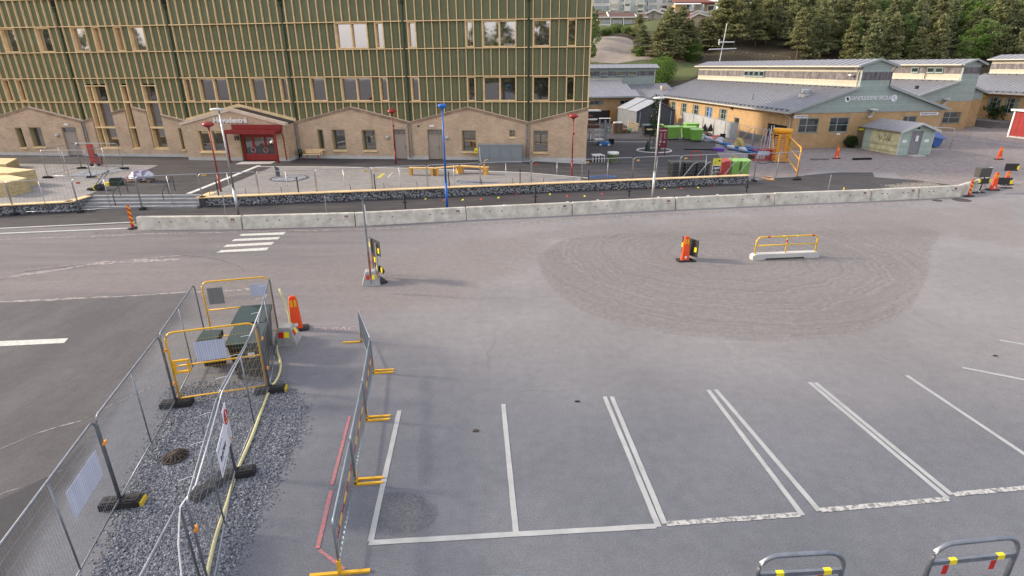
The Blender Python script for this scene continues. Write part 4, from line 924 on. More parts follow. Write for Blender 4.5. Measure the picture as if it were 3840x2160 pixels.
# ================================================================ BINS
def wheelie(label, x, y, rz, w_, d_, h_, m, z=0., wheels=4, group=None, lidm=None):
    o = thing('wheelie_bin', label, 'bin', (x, y, z), rz, group); b = MB(); k = .84; z0 = .16
    v = [(-w_/2*k, -d_/2*k, z0), (w_/2*k, -d_/2*k, z0), (w_/2*k, d_/2*k, z0), (-w_/2*k, d_/2*k, z0), (-w_/2, -d_/2, h_*.9), (w_/2, -d_/2, h_*.9), (w_/2, d_/2, h_*.9), (-w_/2, d_/2, h_*.9)]
    b.add(v, [(0, 3, 2, 1), (4, 5, 6, 7), (0, 1, 5, 4), (1, 2, 6, 5), (2, 3, 7, 6), (3, 0, 4, 7)])
    b.box(-w_/2-.03, w_/2+.03, -d_/2-.03, d_/2+.03, h_*.9-.05, h_*.9)
    n_ = int(w_/.16)
    for i in range(n_): x_ = -w_/2*k+.06+(w_*k-.12)*i/max(n_-1, 1); b.bar((x_, -d_/2*k-.006, z0+.06), (x_*1.12, -d_/2-.0, h_*.78), .03, .03)
    b.build('body', m, o)
    l_ = MB(); n = 6; pr = [(-d_/2-.05, h_*.9+.005)]+[(-d_/2-.05+(d_+.1)*i/n, h_*.9+.03+.1*i/n+.03*math.sin(math.pi*i/n)) for i in range(n+1)]+[(d_/2+.05, h_*.9+.005)]
    l_.prism(pr, w_+.08, 'x', -w_/2-.04); l_.build('lid', lidm or m, o)
    MB().tube([(-w_/2*.7, -d_/2-.1, h_*.86), (w_/2*.7, -d_/2-.1, h_*.86)], .02, 6).build('handle', lidm or m, o)
    ws2 = [(sx, sy) for sx in (-1, 1) for sy in ((-1, 1) if wheels == 4 else (1,))]
    for sx, sy in ws2:
        r_ = .09 if wheels == 4 else .13
        wv_ = MB(); wv_.tube([(sx*w_*.36-.03, sy*d_*.34, r_), (sx*w_*.36+.03, sy*d_*.34, r_)], r_, 12)
        if wheels == 4: wv_.box(sx*w_*.36-.035, sx*w_*.36+.035, sy*d_*.34-.03, sy*d_*.34+.03, r_+.0, z0+.02)
        wv_.build('wheel', rub, o)
    return o
binG = mat('dark_green_bin', (.022, .045, .038), .35, var=.25); binD = mat('dark_bin_body', (.022, .026, .025), .5, var=.3)
wheelie('dark green wheeled container with a paper label, nearer of the pair in the enclosure', -7.29, 14.08, .17, .8, .98, 1.25, binD, lidm=binG)
MB().box(.08, .25, -.51, -.497, .72, .86).build('label', white, [o for o in COL.objects if o.name.startswith('wheelie_bin')][-1])
wheelie('dark green wheeled container with a glossy lid, farther of the pair in the enclosure', -7.70, 15.38, .15, .8, .98, 1.28, binD, lidm=binG)
wheelie('small dark two-wheeled bin with papers on its lid inside the enclosure', -8.5, 14.35, .1, .46, .52, 1.02, binD, wheels=2, lidm=binG)
lime = mat('lime_plastic', (.20, .42, .07), .45, var=.12); limed = mat('lime_lid', (.24, .48, .09), .4, var=.12); redbin = mat('red_bin_plastic', (.42, .05, .04), .5, var=.1)

# ================================================================ CONCRETE BARRIERS
BN = [(517, 863), (910, 860), (1334, 849), (1750, 826), (2147, 806.5), (2534, 786), (2904, 769), (3267, 755.5), (3445, 746), (3601, 737), (3712, 702)]
conb = mat('barrier_concrete', (.52, .49, .42), .85, var=.32, scale=1.9, bump=.3, bscale=22); 
mark = mat('red_brown_stencil', (.20, .055, .045), .8)
blab = ['first concrete barrier from the left, starting at the striped red marker', 'second concrete barrier from the left, above the zebra stripes', 'third concrete barrier, behind the tall pole in the grey weight', 'fourth concrete barrier from the left, in front of the blue lamp post', 'fifth concrete barrier from the left, below the first black post with a cross piece', 'sixth concrete barrier from the left, by the foot of the right-hand lamp post',
 'seventh concrete barrier from the left, in front of the rightmost black post', 'eighth concrete barrier, with the yellow-topped stake behind it', 'short concrete barrier, second before the road signs', 'last straight short concrete barrier before the signs', 'angled concrete barrier behind the striped marker at the right end']
for i in range(len(BN)-1):
    p, q = gp(*BN[i]), gp(*BN[i+1]); d = q-p; Ln = d.length; rz = math.atan2(d.y, d.x)
    o = thing('concrete_barrier', blab[i], 'barrier', tuple(p+Vector((0, rnd.uniform(-.04, .05), 0))), rz+rnd.uniform(-.008, .008), 'concrete barriers along the street')
    pr = [(0, 0), (.02, .12), (.10, .66), (.13, .70), (.31, .70), (.34, .66), (.42, .12), (.44, 0)]
    b = MB(); L2 = Ln-.035; n = len(pr); ee = [(.0, 0.), (.05, .0)]
    secs = [(.012, .97), (.05, 1.), (L2-.05, 1.), (L2-.012, .97)]; v = []
    for x, s_ in secs: v += [(x, .22+(a-.22)*s_, c*(s_ if c > .5 else 1)) for a, c in pr]
    f = []
    for j in range(3):
        for k in range(n-1): f.append((j*n+k, j*n+k+1, (j+1)*n+k+1, (j+1)*n+k))
    f += [tuple(range(n)), tuple(3*n+k for k in range(n))[::-1]]
    b.add(v, f).build('body', conb, o)
    for u in (.22, .33, .67, .78):
        MB().box(L2*u-.025, L2*u+.025, .045, .07, .40, .45).build('lifting_hole', dark, o)
    if True:
        text_mesh('stencil', 'RR', .17, mark, o, (L2-.42, .069, .52), (math.radians(82), 0, 0), .001, bold=.006)
        MB().box(L2-.6, L2-.25, .045, .055, .38, .392).build('stencil_line', mark, o)
# ================================================================ LAMP POSTS
def lamp(name, label, base, h, m, kind):
    o = thing(name, label, 'street lamp', tuple(base), 0)
    r0 = .075 if h > 5 else .065
    b = MB(); b.tube([(0, 0, 0), (0, 0, h*.27)], r0, 10); b.tube([(0, 0, h*.27), (0, 0, h*.27+.06)], r0*1.1, 10); b.tube([(0, 0, h*.27), (0, 0, h-.1)], r0*.8, 10, r2=r0*.55)
    b.build('pole', m, o, True)
    if kind == 'bell':
        MB().lathe([(.04, -.35), (.06, -.2), (.1, -.16), (.34, -.04), (.36, 0), (.30, .1), (.2, .17), (.02, .2)], (0, 0, h), 20).build('lamp_head', m, o, True)
        MB().lathe([(.30, -.055), (.08, -.15)], (0, 0, h-.005), 20).build('diffuser', mat('milky', (.6, .6, .58), .4), o)
    elif kind == 'disc':
        MB().lathe([(.04, -.32), (.07, -.2), (.23, -.12), (.24, .0), (.2, .04), (.03, .07)], (0, 0, h), 20).build('lamp_head', m, o, True)
    else:
        MB().lathe([(.03, -.1), (.30, -.07), (.34, -.03), (.33, .02), (.03, .06)], (-.12, 0, h), 20).build('lamp_head', mat('pale_grey_lamp', (.62, .63, .62), .4), o, True)
    return o
lamp('street_lamp', 'red plaza lamp with a bell-shaped head, in front of the entrance', D(556, 482, .6), 4.15, red, 'bell')
lamp('street_lamp', 'red plaza lamp in front of the taupe door, middle of the three', D(996, 412, .6), 4.1, red, 'bell')
lamp('street_lamp', 'red plaza lamp in front of the last brick gable, rightmost of the three', D(1438, 443, .6-.15), 4.2, red, 'bell')
lamp('street_lamp', 'bright blue lamp post behind the concrete barriers', D(1125, 527), 5.98, blue, 'disc')
lamp('street_lamp', 'tall galvanised lamp post with a flat pale head, left of the entrance', D(601, 546), 5.95, galv, 'flat')
lamp('street_lamp', 'tall galvanised lamp post with a flat pale head, right, before the green bins', D(1641, 500), 6.15, mat('pale_steel_pole', (.55, .55, .54), .45, .4, var=.12), 'flat')
# posts along the path
for (x, y, t_) in ((1020, 528, 1), (1347, 513, 1), (1582, 498, 1), (1877, 487, 1)):
    p = D(x, y); o = thing('bollard', {1020: 'black post with a small cross piece, leftmost, left of the blue lamp', 1347: 'black post with a cross piece behind the fifth barrier', 1582: 'black post with a cross piece left of the right-hand white lamp', 1877: 'rightmost black post, before the end of the stone wall'}[x], 'post', tuple(p), 0)
    MB().tube([(0, 0, 0), (0, 0, .98)], .045, 8).build('shaft', black, o); MB().box(-.13, .13, -.02, .02, .42, .47).build('cross_piece', black, o); MB().lathe([(.07, 0), (.07, .04)], n=10).build('base_ring', galv, o)
for (x, y, h, l) in ((569, 542, 1.25, 'thin pale stake just left of the left white lamp post'), (822, 538, 1.1, 'thin pale stake behind the second concrete barrier'), (2082, 483, 1.15, 'thin white stake behind the seventh barrier'), (2121, 482, .28, 'short stake with a yellow top behind the eighth barrier')):
    o = MB().tube([(0, 0, 0), (.02, 0, h)], .035 if h < .5 else .028, 6).build('stake', yelb if h < .5 else galv); o.location = D(x, y); tag(o, l, 'stake')
for i, (x, y) in enumerate(((1890, 770), (2127, 758), (2241, 751), (2468, 740), (2580, 735), (2690, 731))):
    o = MB().prism([(-.09, -.05), (.1, -.04), (.08, .06), (-.07, .05)], .03).build('paper_scrap', white); o.location = gp(x, y, .015); tag(o, ORD[i]+' small white scrap from the left lying on the footpath behind the barriers', 'litter', 'white scraps on the footpath')

# ================================================================ CONES, MARKERS, SIGNS
def cone(label, p, rz=0., s=1., h=1.12):
    o = thing('traffic_cone', label, 'traffic cone', tuple(p), rz); o.scale = (s, s, s)
    bs = MB(); bs.prism([(-.32, -.2), (.32, -.2), (.36, -.1), (.36, .1), (.32, .2), (-.32, .2), (-.36, .1), (-.36, -.1)], .06); bs.build('base', rub, o)
    b = MB(); pr = [(.17, .06, .09), (.16, .1, .085), (.115, .92, .05), (.10, 1.06, .045), (.06, 1.12, .035)]
    v = []; 
    for a, z, d_ in pr: v += [(-a, -d_, z), (a, -d_, z), (a+.015, 0, z), (a, d_, z), (-a, d_, z), (-a-.015, 0, z)]
    f = [(i*6+k, i*6+(k+1) % 6, i*6+6+(k+1) % 6, i*6+6+k) for i in range(4) for k in range(6)]+[tuple(range(6))[::-1], tuple(24+k for k in range(6))]
    b.add(v, f).build('body', redp, o)
    for sx in (-.055, .055): MB().box(sx-.038, sx+.038, -.071, -.063, .78, 1.0).build('reflector', mat('amber_reflector', (.85, .42, .02), .4), o)
    MB().box(-.05, .05, -.098, -.088, .14, .24).build('sticker', white, o)
    return o
cone('large orange cone with amber bands next to the grey weight', D(748, 828), .3, 1.05)
cone('lone orange cone with a black sign panel in the gravel turning area', D(1722, 656), .1, 1.0)
cone('orange cone on the gravel in front of the old school brick wall', D(2104, 399), 0, .95)
cone('orange cone standing on the far gravel near the low crowd barriers', D(2512, 401), 0, .95)
cone('bright orange cone with a yellow top among the signs at the right', gp(3722, 713), 0, 1.05)
cone('orange cone partly hidden behind the signs at the far right end', gp(3769, 694), 0, .85)
def weight(label, p, rz):
    o = thing('concrete_weight', label, 'weight', tuple(p), rz)
    b = MB(); v = [(-.36, -.36, 0), (.36, -.36, 0), (.36, .36, 0), (-.36, .36, 0), (-.2, -.2, .5), (.2, -.2, .5), (.2, .2, .5), (-.2, .2, .5), (-.17, -.17, .54), (.17, -.17, .54), (.17, .17, .54), (-.17, .17, .54)]
    b.add(v, [(0, 3, 2, 1), (8, 9, 10, 11)]+[(i+j, i+(j+1) % 4, i+4+(j+1) % 4, i+4+j) for i in (0, 4) for j in range(4)]).build('block', mat('weight_concrete', (.30, .30, .29), .85, var=.25, bump=.3, bscale=25), o)
    for x, m in ((-.17, redb), (0.0, yelb)): MB().add([(x, -.295, .25), (x+.16, -.295, .25), (x+.15, -.235, .42), (x, -.235, .42)], [(0, 1, 2, 3)]).build('reflector', m, o)
    for y, m in ((-.17, redb), (0.0, yelb)): MB().add([(.295, y, .25), (.295, y+.16, .25), (.235, y+.15, .42), (.235, y, .42)], [(0, 1, 2, 3)]).build('reflector', m, o)
    return o
weight('grey concrete weight with red and yellow reflectors beside the orange cone', D(724, 858), .1)
weight('pale concrete weight holding the tall pole in the middle of the street', D(935, 712), .2)
tp = thing('sign_pole', 'tall thin grey pole standing in the concrete weight in the street', 'pole', D(934, 712, .4), 0)
MB().tube([(0, 0, 0), (0, 0, 3.15)], .035, 8).build('pole', galvd, tp); MB().tube([(0.05, -.02, 2.3), (.05, -.02, 3.0)], .02, 5).build('tape', white, tp); MB().tube([(0, 0, .2), (0, 0, 1.25)], .042, 8).build('sleeve', mat('reddish_sleeve', (.18, .09, .08), .7), tp)
sb = mat('sign_back_black', (.03, .03, .03), .6, var=.1)
sg = thing('sign_stand', 'back of a black temporary road sign with an arrow board on two steel posts', 'sign', D(948, 702), -.92); sg.scale = (.95, .95, .84)
for x in (-.28, .22): MB().box(x-.03, x+.03, -.03, .03, .05, 1.95-(x > 0)*.1).build('post', galv, sg)
MB().box(-.45, .5, .04, .06, 1.25, 1.98).build('sign_panel', sb, sg); MB().box(-.2, .15, .04, .06, .55, 1.22).build('number_panel', sb, sg)
MB().prism([(-.1, .42), (.55, .42), (.72, .58), (.55, .74), (-.1, .74)], .02, 'y', .062).build('arrow_panel', sb, sg)
for x, z in ((-.46, 1.5), (.36, 1.4), (-.08, .85), (.08, .5), (.5, .5)): MB().box(x, x+.11, .0, .035, z, z+.24).build('clip', yelb, sg)
for x in (-.28, .22): MB().box(x-.4, x+.5, -.16, .16, 0, .09).build('foot', rub, sg)
ts = thing('sign_strip', 'leaning red and yellow striped marker strip tied beside the tall pole', 'marker', D(940, 690), .1)
for i in range(6): MB().bar((-.02+.012*i, 0, .25+.19*i), (-.02+.012*(i+1), 0, .25+.19*(i+1)), .12, .03).build('stripe', redb if i % 2 else mat('amber_reflector', (.8, .4, .02), .4), ts)
s2 = thing('road_sign', 'dark back of a tilted sign panel with yellow clips behind the lone orange cone', 'sign', D(1729, 653), -.98)
MB().box(-.38, .5, .0, .02, .22, .98).build('panel', sb, s2)
for x, z in ((-.36, .5), (.32, .45)): MB().box(x, x+.12, -.03, -.002, z, z+.2).build('clip', yelb, s2)
MB().box(-.3, .4, -.1, .1, 0, .06).build('foot', rub, s2); MB().box(-.03, .03, -.02, -.001, .06, .25).build('post', galv, s2)
# striped marker posts
def marker(label, p, rz, lean=0.):
    o = thing('striped_marker', label, 'marker', tuple(p), rz); o.rotation_euler[0] = lean
    MB().box(-.1, .1, -.02, .02, .08, 1.12).build('board', redb, o); am = mat('amber_reflector', (.85, .42, .02), .4)
    for i in range(4):
        z = .22+.24*i; MB().prism([(-.1, z+.1), (.1, z-.06), (.1, z+.06), (-.1, z+.2)], .005, 'y', -.026).build('stripe', am, o)
    MB().box(-.3, .3, -.14, .14, 0, .07).build('foot', rub, o); return o
marker('red marker board standing at the left end of the concrete barriers', gp(500, 858), 1.25).scale = (.8, .8, 1.15)
marker('red and yellow striped marker board at the bend of the barriers, right', gp(3632, 737), .25, .0)
sm = [('grey sign box on a leaning black post at the right end of the barriers', (3672, 722))]
o = thing('box_sign', sm[0][0], 'sign', tuple(gp(3670, 723)), .15)
MB().tube([(0, 0, 0), (.12, .0, 1.1)], .04, 8).build('post', black, o); MB().tube([(0, -.01, 0), (.012, -.01, .14)], .046, 8).build('post_sleeve', white, o); MB().box(-.45, .35, -.15, .2, 0, .05).build('foot', rub, o)
MB().box(-.42, .42, -.1, .3, 1.02, 1.62).build('box', mat('dark_grey_box', (.07, .065, .06), .5), o)
MB().box(-.40, .38, -.16, -.14, .62, .98).build('panel', sb, o); MB().box(.6, .85, .3, .33, 1.1, 1.6).build('white_panel', white, o)
for x in (-.42, .34): MB().box(x, x+.12, -.19, -.161, .72, .92).build('clip', yelb, o)
o = thing('road_sign', 'black back of a low sign panel with yellow clips behind the bright orange cone', 'sign', tuple(gp(3768, 706)), -.2)
MB().box(-.75, .3, 0, .02, .25, .72).build('panel', sb, o); MB().box(.2, .34, -.03, -.002, .3, .55).build('clip', yelb, o); MB().box(-.2, .4, -.1, .12, 0, .06).build('foot', rub, o); MB().box(0, .05, .021, .05, .06, .3).build('post', galv, o)
o = thing('road_sign', 'black back of a high sign panel with a yellow clip, rightmost of the sign group', 'sign', tuple(gp(3776, 692)), -.15)
MB().box(-.45, .4, 0, .02, .95, 1.45).build('panel', sb, o); MB().box(.32, .44, -.03, -.002, 1.05, 1.3).build('clip', yelb, o); MB().box(-.03, .03, .021, .06, .05, 1.2).build('post', galv, o); MB().box(-.35, .35, -.1, .1, 0, .06).build('foot', rub, o)
# yellow rail on concrete base
p, q = gp(2822, 977), gp(3072, 966); d = q-p; Ln = d.length
o = thing('rail_barrier', 'yellow tube rail barrier on a low concrete base in the gravel turning area', 'barrier', tuple(p), math.atan2(d.y, d.x))
b = MB(); b.prism([(0, 0), (.55, 0), (.62, .07), (Ln-.75, .07), (Ln-.68, 0), (Ln, 0), (Ln, .2), (Ln-.12, .26), (.12, .26), (0, .2)], .3, 'y', 0); b.build('base', concl, o)
yr = mat('rail_yellow', (.68, .42, .03), .45, .1, var=.15)
b = MB(); b.tube([(x+.14, .15, z) for x, _, z in rounded(Ln-.28, 1.0, .2, .26)], .035, 8); b.tube([(.14, .15, .62), (Ln-.14, .15, .62)], .03, 8); b.tube([(Ln*.5, .15, .26), (Ln*.5, .15, .95)], .03, 8); b.build('rail', yr, o, True)
for u, m in ((.2, redb), (.42, yelb), (.62, yelb), (.86, redb)): MB().tube([(Ln*u, .15, 1.0), (Ln*u+.12, .15, 1.0)], .038, 8).build('reflective_band', m, o)
MB().tube([(Ln*.5, .15, .72), (Ln*.5, .15, .84)], .036, 8).build('reflective_band', redb, o)

# ================================================================ CROWD BARRIERS
CN = [(-4.72, 15.95), (-3.9, 13.98), (-3.55, 11.7), (-3.25, 9.45), (-2.95, 7.2)]
cbm = mat('crowd_barrier_steel', (.27, .31, .35), .42, .7, var=.2); 
def crowd(p0, p1, label, near):
    d = Vector((p1[0]-p0[0], p1[1]-p0[1], 0)); Ln = d.length-.04
    o = thing('crowd_barrier', label, 'barrier', (p0[0], p0[1], 0), math.atan2(d.y, d.x))
    b = MB(); b.tube(rounded(Ln, 1.1, .12, .12), .02, 8); b.tube([(0, 0, .2), (Ln, 0, .2)], .018, 8); b.build('frame', cbm, o, True)
    bars = MB(); n = 18
    bm_ = MB().tube([(0, 0, .2), (0, 0, 1.09)], .0085, 5).mesh('bar', cbm)
    for i in range(1, n): link('bar', bm_, o, (Ln*i/n, 0, 0))
    am = mat('amber_reflector', (.85, .42, .02), .4)
    if near:
        for i in range(7): MB().box(Ln*.06+i*Ln*.125, Ln*.06+(i+1)*Ln*.125-.004, -.014, -.011, .62, .69).build('stripe', am if i % 2 else mat('dull_red_band', (.30, .03, .02), .5), o)
    return o
crowd(CN[1], CN[0], 'farthest crowd barrier of the row, turned toward the street', False)
crowd(CN[2], CN[1], 'second crowd barrier from the far end of the row', True)
crowd(CN[3], CN[2], 'crowd barrier in the middle of the row, third from the far end', True)
crowd(CN[4], CN[3], 'nearest crowd barrier, by the corner of the first parking bay', True)
for (x, y), sg_, l in ((CN[0], -1, 'yellow barrier foot at the far end of the crowd barrier row'), (CN[1], 1, 'yellow double foot, far, right of the crowd barriers'), (CN[2], 1, 'yellow double foot in the middle of the crowd barrier row'), (CN[3], 1, 'yellow double foot beside the pink line, nearer'), (CN[4], 0, 'nearest yellow foot of the crowd barriers, at the bottom edge')):
    o = thing('barrier_stand', l, 'barrier foot', (x, y, 0), .1)
    b = MB(); b.box(-.03, .03, -.03, .03, .02, .3)
    if sg_ == 0: b.box(-.5, .5, -.03, .03, 0, .04)
    else: b.box(-.03 if sg_ > 0 else -.55, .55 if sg_ > 0 else .03, -.08, -.03, 0, .04); b.box(-.03 if sg_ > 0 else -.55, .55 if sg_ > 0 else .03, .07, .12, 0, .04) if sg_ > 0 else None; b.box(-.03, .03, -.08, .12, 0, .04)
    b.build('body', yel, o)
# cycle hoops at the bottom edge
def hoop(p0, p1, h, label):
    d = Vector((p1[0]-p0[0], p1[1]-p0[1], 0)); Ln = d.length
    o = thing('cycle_stand', label, 'cycle stand', (p0[0], p0[1], 0), math.atan2(d.y, d.x))
    MB().tube(rounded(Ln, h, .3, 0, 7), .04, 12).build('hoop', galvd, o, True)
    MB().box(.04, Ln-.04, -.025, .025, h-.42, h-.34).build('crossbar', galvd, o)
    for u in (.22, .78): MB().box(Ln*u, Ln*u+.12, -.03, .03, h-.425, h-.335).build('yellow_band', yelb, o); MB().box(Ln*u-.1, Ln*u+.0, -.028, -.026, h-.62, h-.43).build('red_reflector', redb, o)
    return o
hoop((3.76, 6.56), (5.12, 6.64), 1.0, 'steel tube cycle stand with yellow bands, left of the two large ones')
hoop((6.58, 6.76), (8.06, 6.92), 1.0, 'steel tube cycle stand with red reflectors in the bottom right corner')
hoop((-.95, 6.18), (.35, 6.24), .99, 'steel cycle stand whose top just shows at the bottom edge, near the middle')
o = MB().prism([(-.06, -.03), (.05, -.05), (.08, .02), (.01, .06), (-.05, .04)], .02).build('leaf_litter', rust); o.location = D(1196, 1084, .005); tag(o, 'small brown dead leaf on the empty parking bay', 'leaf')
for x, y, l in ((1452, 1010, 'small dark rag lying on the asphalt above the third parking line'), (2503, 895, 'small dark cover on the asphalt at the far right')):
    o = MB().prism([(-.07, -.02), (.0, -.04), (.08, -.015), (.05, .03), (-.03, .04)], .012).build('debris', dark); o.location = D(x, y, .005); tag(o, l, 'debris')
for x, y, s_, l in ((3606, 750, .5, 'dark round manhole cover at the foot of the barriers, right'), (3515, 752, .28, 'small dark manhole cover left of the larger one')):
    o = MB().lathe([(s_, 0), (s_, .012), (.01, .014)], n=20).build('manhole_cover', rust); o.location = gp(x, y, .004); tag(o, l, 'manhole cover')
# ================================================================ OLD SCHOOL BUILDINGS
RZ = .13
C0 = Vector((28.084, 58.529, 0)); ex, dv = Vector((math.cos(RZ), math.sin(RZ), 0)), Vector((-math.sin(RZ), math.cos(RZ), 0))
frameg = mat('blue_grey_frame', (.26, .34, .34), .6, var=.05); curtain = mat('curtain', (.20, .225, .18), .9, var=.3, scale=9)
winglass = glassmat('old_window_glass', (.025, .03, .032), .03)
fasc = mat('grey_fascia', (.30, .33, .33), .6, var=.08); eavew = mat('cream_eave', (.48, .45, .38), .6, var=.1)
def quadbox(mb, p, up):                    # slab from four points, thickened upwards
    v = [Vector(q) for q in p]; v += [q+Vector((0, 0, up)) for q in v]
    return mb.add(v, [(0, 3, 2, 1), (4, 5, 6, 7), (0, 1, 5, 4), (1, 2, 6, 5), (2, 3, 7, 6), (3, 0, 4, 7)])
def roof_slope(o, u0, z0, u1, z1, v0, v1, pw=.62, stuff=False):
    """standing seam roof: slope runs u0,z0 (eave) to u1,z1 (top) over v0..v1, one panel per strip"""
    n = max(1, round((v1-v0)/pw)); w_ = (v1-v0)/n
    m_ = MB(); quadbox(m_, [(u0, 0, z0), (u1, 0, z1), (u1, w_-.05, z1), (u0, w_-.05, z0)], .05); quadbox(m_, [(u0, w_-.05, z0), (u1, w_-.05, z1), (u1, w_, z1), (u0, w_, z0)], .10)
    if stuff:
        a = MB()
        for i in range(n): a.add([(x, y+v0+i*w_, z) for x, y, z in m_.v], m_.f)
        a.build('roof_panel', rooff, o)['kind'] = 'stuff'; return
    me = m_.mesh('roof_panel', rooff)
    for i in range(n): link('roof_panel', me, o, (0, v0+i*w_, 0))
def snow(o, u, z, v0, v1, n):
    b = MB()
    for i in range(n): y = v0+(v1-v0)*(i+.5)/n; b.box(u-.03, u+.25, y-.04, y+.04, z+.08, z+.2)
    b.tube([(u+.1, v0, z+.22), (u+.1, v1, z+.22)], .025, 5).build('snow_guard', mat('snow_guard', (.12, .13, .14), .6), o)
def swin(o, axis, a, b, z0, z1, at, out=-.03, panes=(2, 2), curt=False, split=None):
    """window with frame; axis 'u' on front plane (y=at), 'v' on side plane (x=at)"""
    def bx(mb, p0, p1, c0, c1, d0, d1): return mb.box(p0, p1, at+d0, at+d1, c0, c1) if axis == 'u' else mb.box(at+d0, at+d1, p0, p1, c0, c1)
    f = MB(); t = .07
    bx(f, a, a+t, z0, z1, out, .12); bx(f, b-t, b, z0, z1, out, .12); bx(f, a+t, b-t, z1-t, z1, out, .12); bx(f, a-.03, b+.03, z0-.06, z0, out-.05, .12)
    bx(f, a+t, b-t, z0+.002, z0+t, out, .12)
    xs2 = [a+(b-a)*(split or i/panes[0]) for i in range(1, panes[0])] if panes[0] > 1 else []
    for x in xs2: bx(f, x-.04, x+.04, z0+t, z1-t, out+.005, .1)
    for j in range(1, panes[1]): z = z0+(z1-z0)*j/panes[1]; bx(f, a+t, b-t, z-.025, z+.025, out+.01, .1)
    fo = f.build('window', frameg, o); g = MB(); bx(g, a+.03, b-.03, z0+.03, z1-.03, .03, .05); g.build('pane', winglass, fo)
    if curt:
        for c0, c1 in ((a+.1, a+(b-a)*.28), (b-(b-a)*.2, b-.1)): g = MB(); bx(g, c0, c1, z0+.1, z1-.08, .012, .028); g.build('curtain', curtain, fo)
    return fo
ZE, ZS, ZT, ZR = 3.46, 5.75, 7.75, 8.33
def old_school(label, org, zoff, uW, t0, t1, L_, v0=0., stuff=False):
    o = thing('school_wing', label, 'building', tuple(org+Vector((0, 0, zoff))), RZ)
    # left wall and gable
    return o
# ---- wing A
A = thing('school_wing', 'old yellow brick school wing with the school name on its grey-green gable', 'building', tuple(C0), RZ)
LA = 37; T0, T1, WA = 6.45, 9.6, 16.2
def punched_side(x, v0, v1, z0, z1, holes, name, m, o, th=.3, sgn=1):
    b = MB(); vs3 = sorted(set([v0, v1]+[h for q in holes for h in q[:2]]))
    for a, c in zip(vs3[:-1], vs3[1:]):
        m_ = (a+c)/2; hs2 = [(q[2], q[3]) for q in holes if q[0] < m_ < q[1]]; lo = z0
        for h0, h1 in sorted(hs2): b.box(x, x+th, a, c, lo, h0); lo = h1
        b.box(x, x+th, a, c, lo, z1)
    return b.build(name, m, o)
sideW = [(29.1, 31.2), (25.15, 27.25), (21.2, 23.35), (17.3, 19.5), (13.45, 15.55)]
sideH = [(a, b, 1.08, 2.88) for a, b in sideW]+[(10.45, 11.65, 1.3, 2.15), (.9, 4.4, .02, 2.1)]
punched_side(0, .3, LA, 0, ZE+.05, sideH, 'wall', brickA, A)
for i, (a, b) in enumerate(sideW): swin(A, 'v', a, b, 1.1, 2.87, .06, 0, (2, 3), curt=True)
swin(A, 'v', 10.47, 11.63, 1.32, 2.13, .06, 0, (1, 1))
MB().box(.1, .28, .95, 4.35, 0.02, 2.08).build('door_opening', dark, A)
MB().box(-.02, -.002, .3, 10, 0, .75).build('plinth', mat('grey_plinth', (.19, .195, .20), .8), A)
b = MB(); fr_holes = [(.68, 2.82, 1.52, 2.93), (4.0, 6.1, 1.5, 2.93), (12.05, 13.6, 1.5, 2.93), (7.25, 9.0, 0, 2.0)]
us = sorted(set([0, WA]+[h for q in fr_holes for h in q[:2]]))
for a, c in zip(us[:-1], us[1:]):
    m_ = (a+c)/2; lo = 0
    for q in fr_holes:
        if q[0] < m_ < q[1]: 
            if q[2] > lo: b.box(a, c, 0, .298, lo, q[2])
            lo = q[3]
    b.box(a, c, 0, .298, lo, ZE-.02)
b.build('wall', brickA, A)
for a, c, z0, z1 in fr_holes[:3]: swin(A, 'u', a, c, z0, z1, .05, 0, (2, 2), split=.4)
MB().box(7.3, 8.95, .12, .2, 0.02, 1.98).build('door', mat('brown_door', (.23, .17, .11), .6), A); MB().box(7.4, 7.9, .02, .12, 1.62, 1.78).build('door_lamp', yelb, A)
def gable_front(o, pts, y, m, name='gable_cladding', th=.25): return MB().prism(pts, th, 'y', y).build(name, m, o)
gable_front(A, [(0, ZE-.015), (WA, ZE-.015), (WA, ZE+.1), (T1, ZS), (T1, ZT), (8.2, ZR-.12), (T0, ZT), (T0, ZS), (0, ZE+.1)], -.03, sidg)
MB().box(T0, T1, -.05, -.032, 6.42, 7.16).build('weathered_board_band', sidd, A)
MB().box(-.02, WA+.02, -.06, -.032, ZE-.06, ZE+.02).build('trim', fasc, A)
for (x0, z0, x1, z1) in ((-.65, ZE-.02, T0-.0, ZS), (WA+.65, ZE-.02, T1, ZS)):
    b = MB(); quadbox(b, [(x0, -.42, z0-.05), (x1, -.42, z1-.05), (x1, -.3, z1-.05), (x0, -.3, z0-.05)], .24); b.build('verge', fasc, A)
    b = MB(); quadbox(b, [(x0, -.3, z0-.02), (x1, -.3, z1-.02), (x1, 0, z1-.02), (x0, 0, z0-.02)], .08); b.build('verge_soffit', fasc, A)
roof_slope(A, -.65, ZE, T0, ZS, -.28, LA+.4)
roof_slope(A, WA+.65, ZE, T1, ZS, -.28, LA+.4, stuff=True)
snow(A, -.45, ZE+.05, .3, LA, 40); snow(A, T0-.5, ZS-.2, .3, LA, 34)
b = MB(); b.box(-.72, -.62, -.3, LA+.4, ZE-.1, ZE+.02); b.build('gutter', eavew, A)
MB().tube([(-.6, .9, ZE-.1), (-.1, .35, ZE-.55), (-.1, .2, .1)], .05, 8).build('downpipe', mat('pale_pipe', (.5, .45, .42), .5), A); MB().box(-.2, -.02, .1, .3, 1.4, 1.7).build('pipe_bracket', black, A)
MB().tube([(-.6, 34, ZE-.1), (-.1, 33, ZE-.5), (-.1, 33, .1)], .05, 8).build('downpipe', mat('brown_pipe', (.12, .07, .05), .5), A)
MB().tube([(WA+.6, .3, ZE-.1), (WA+.1, .1, ZE-.5), (WA+.1, .1, .1)], .05, 8).build('downpipe', mat('pale_pipe', (.5, .45, .42), .5), A)
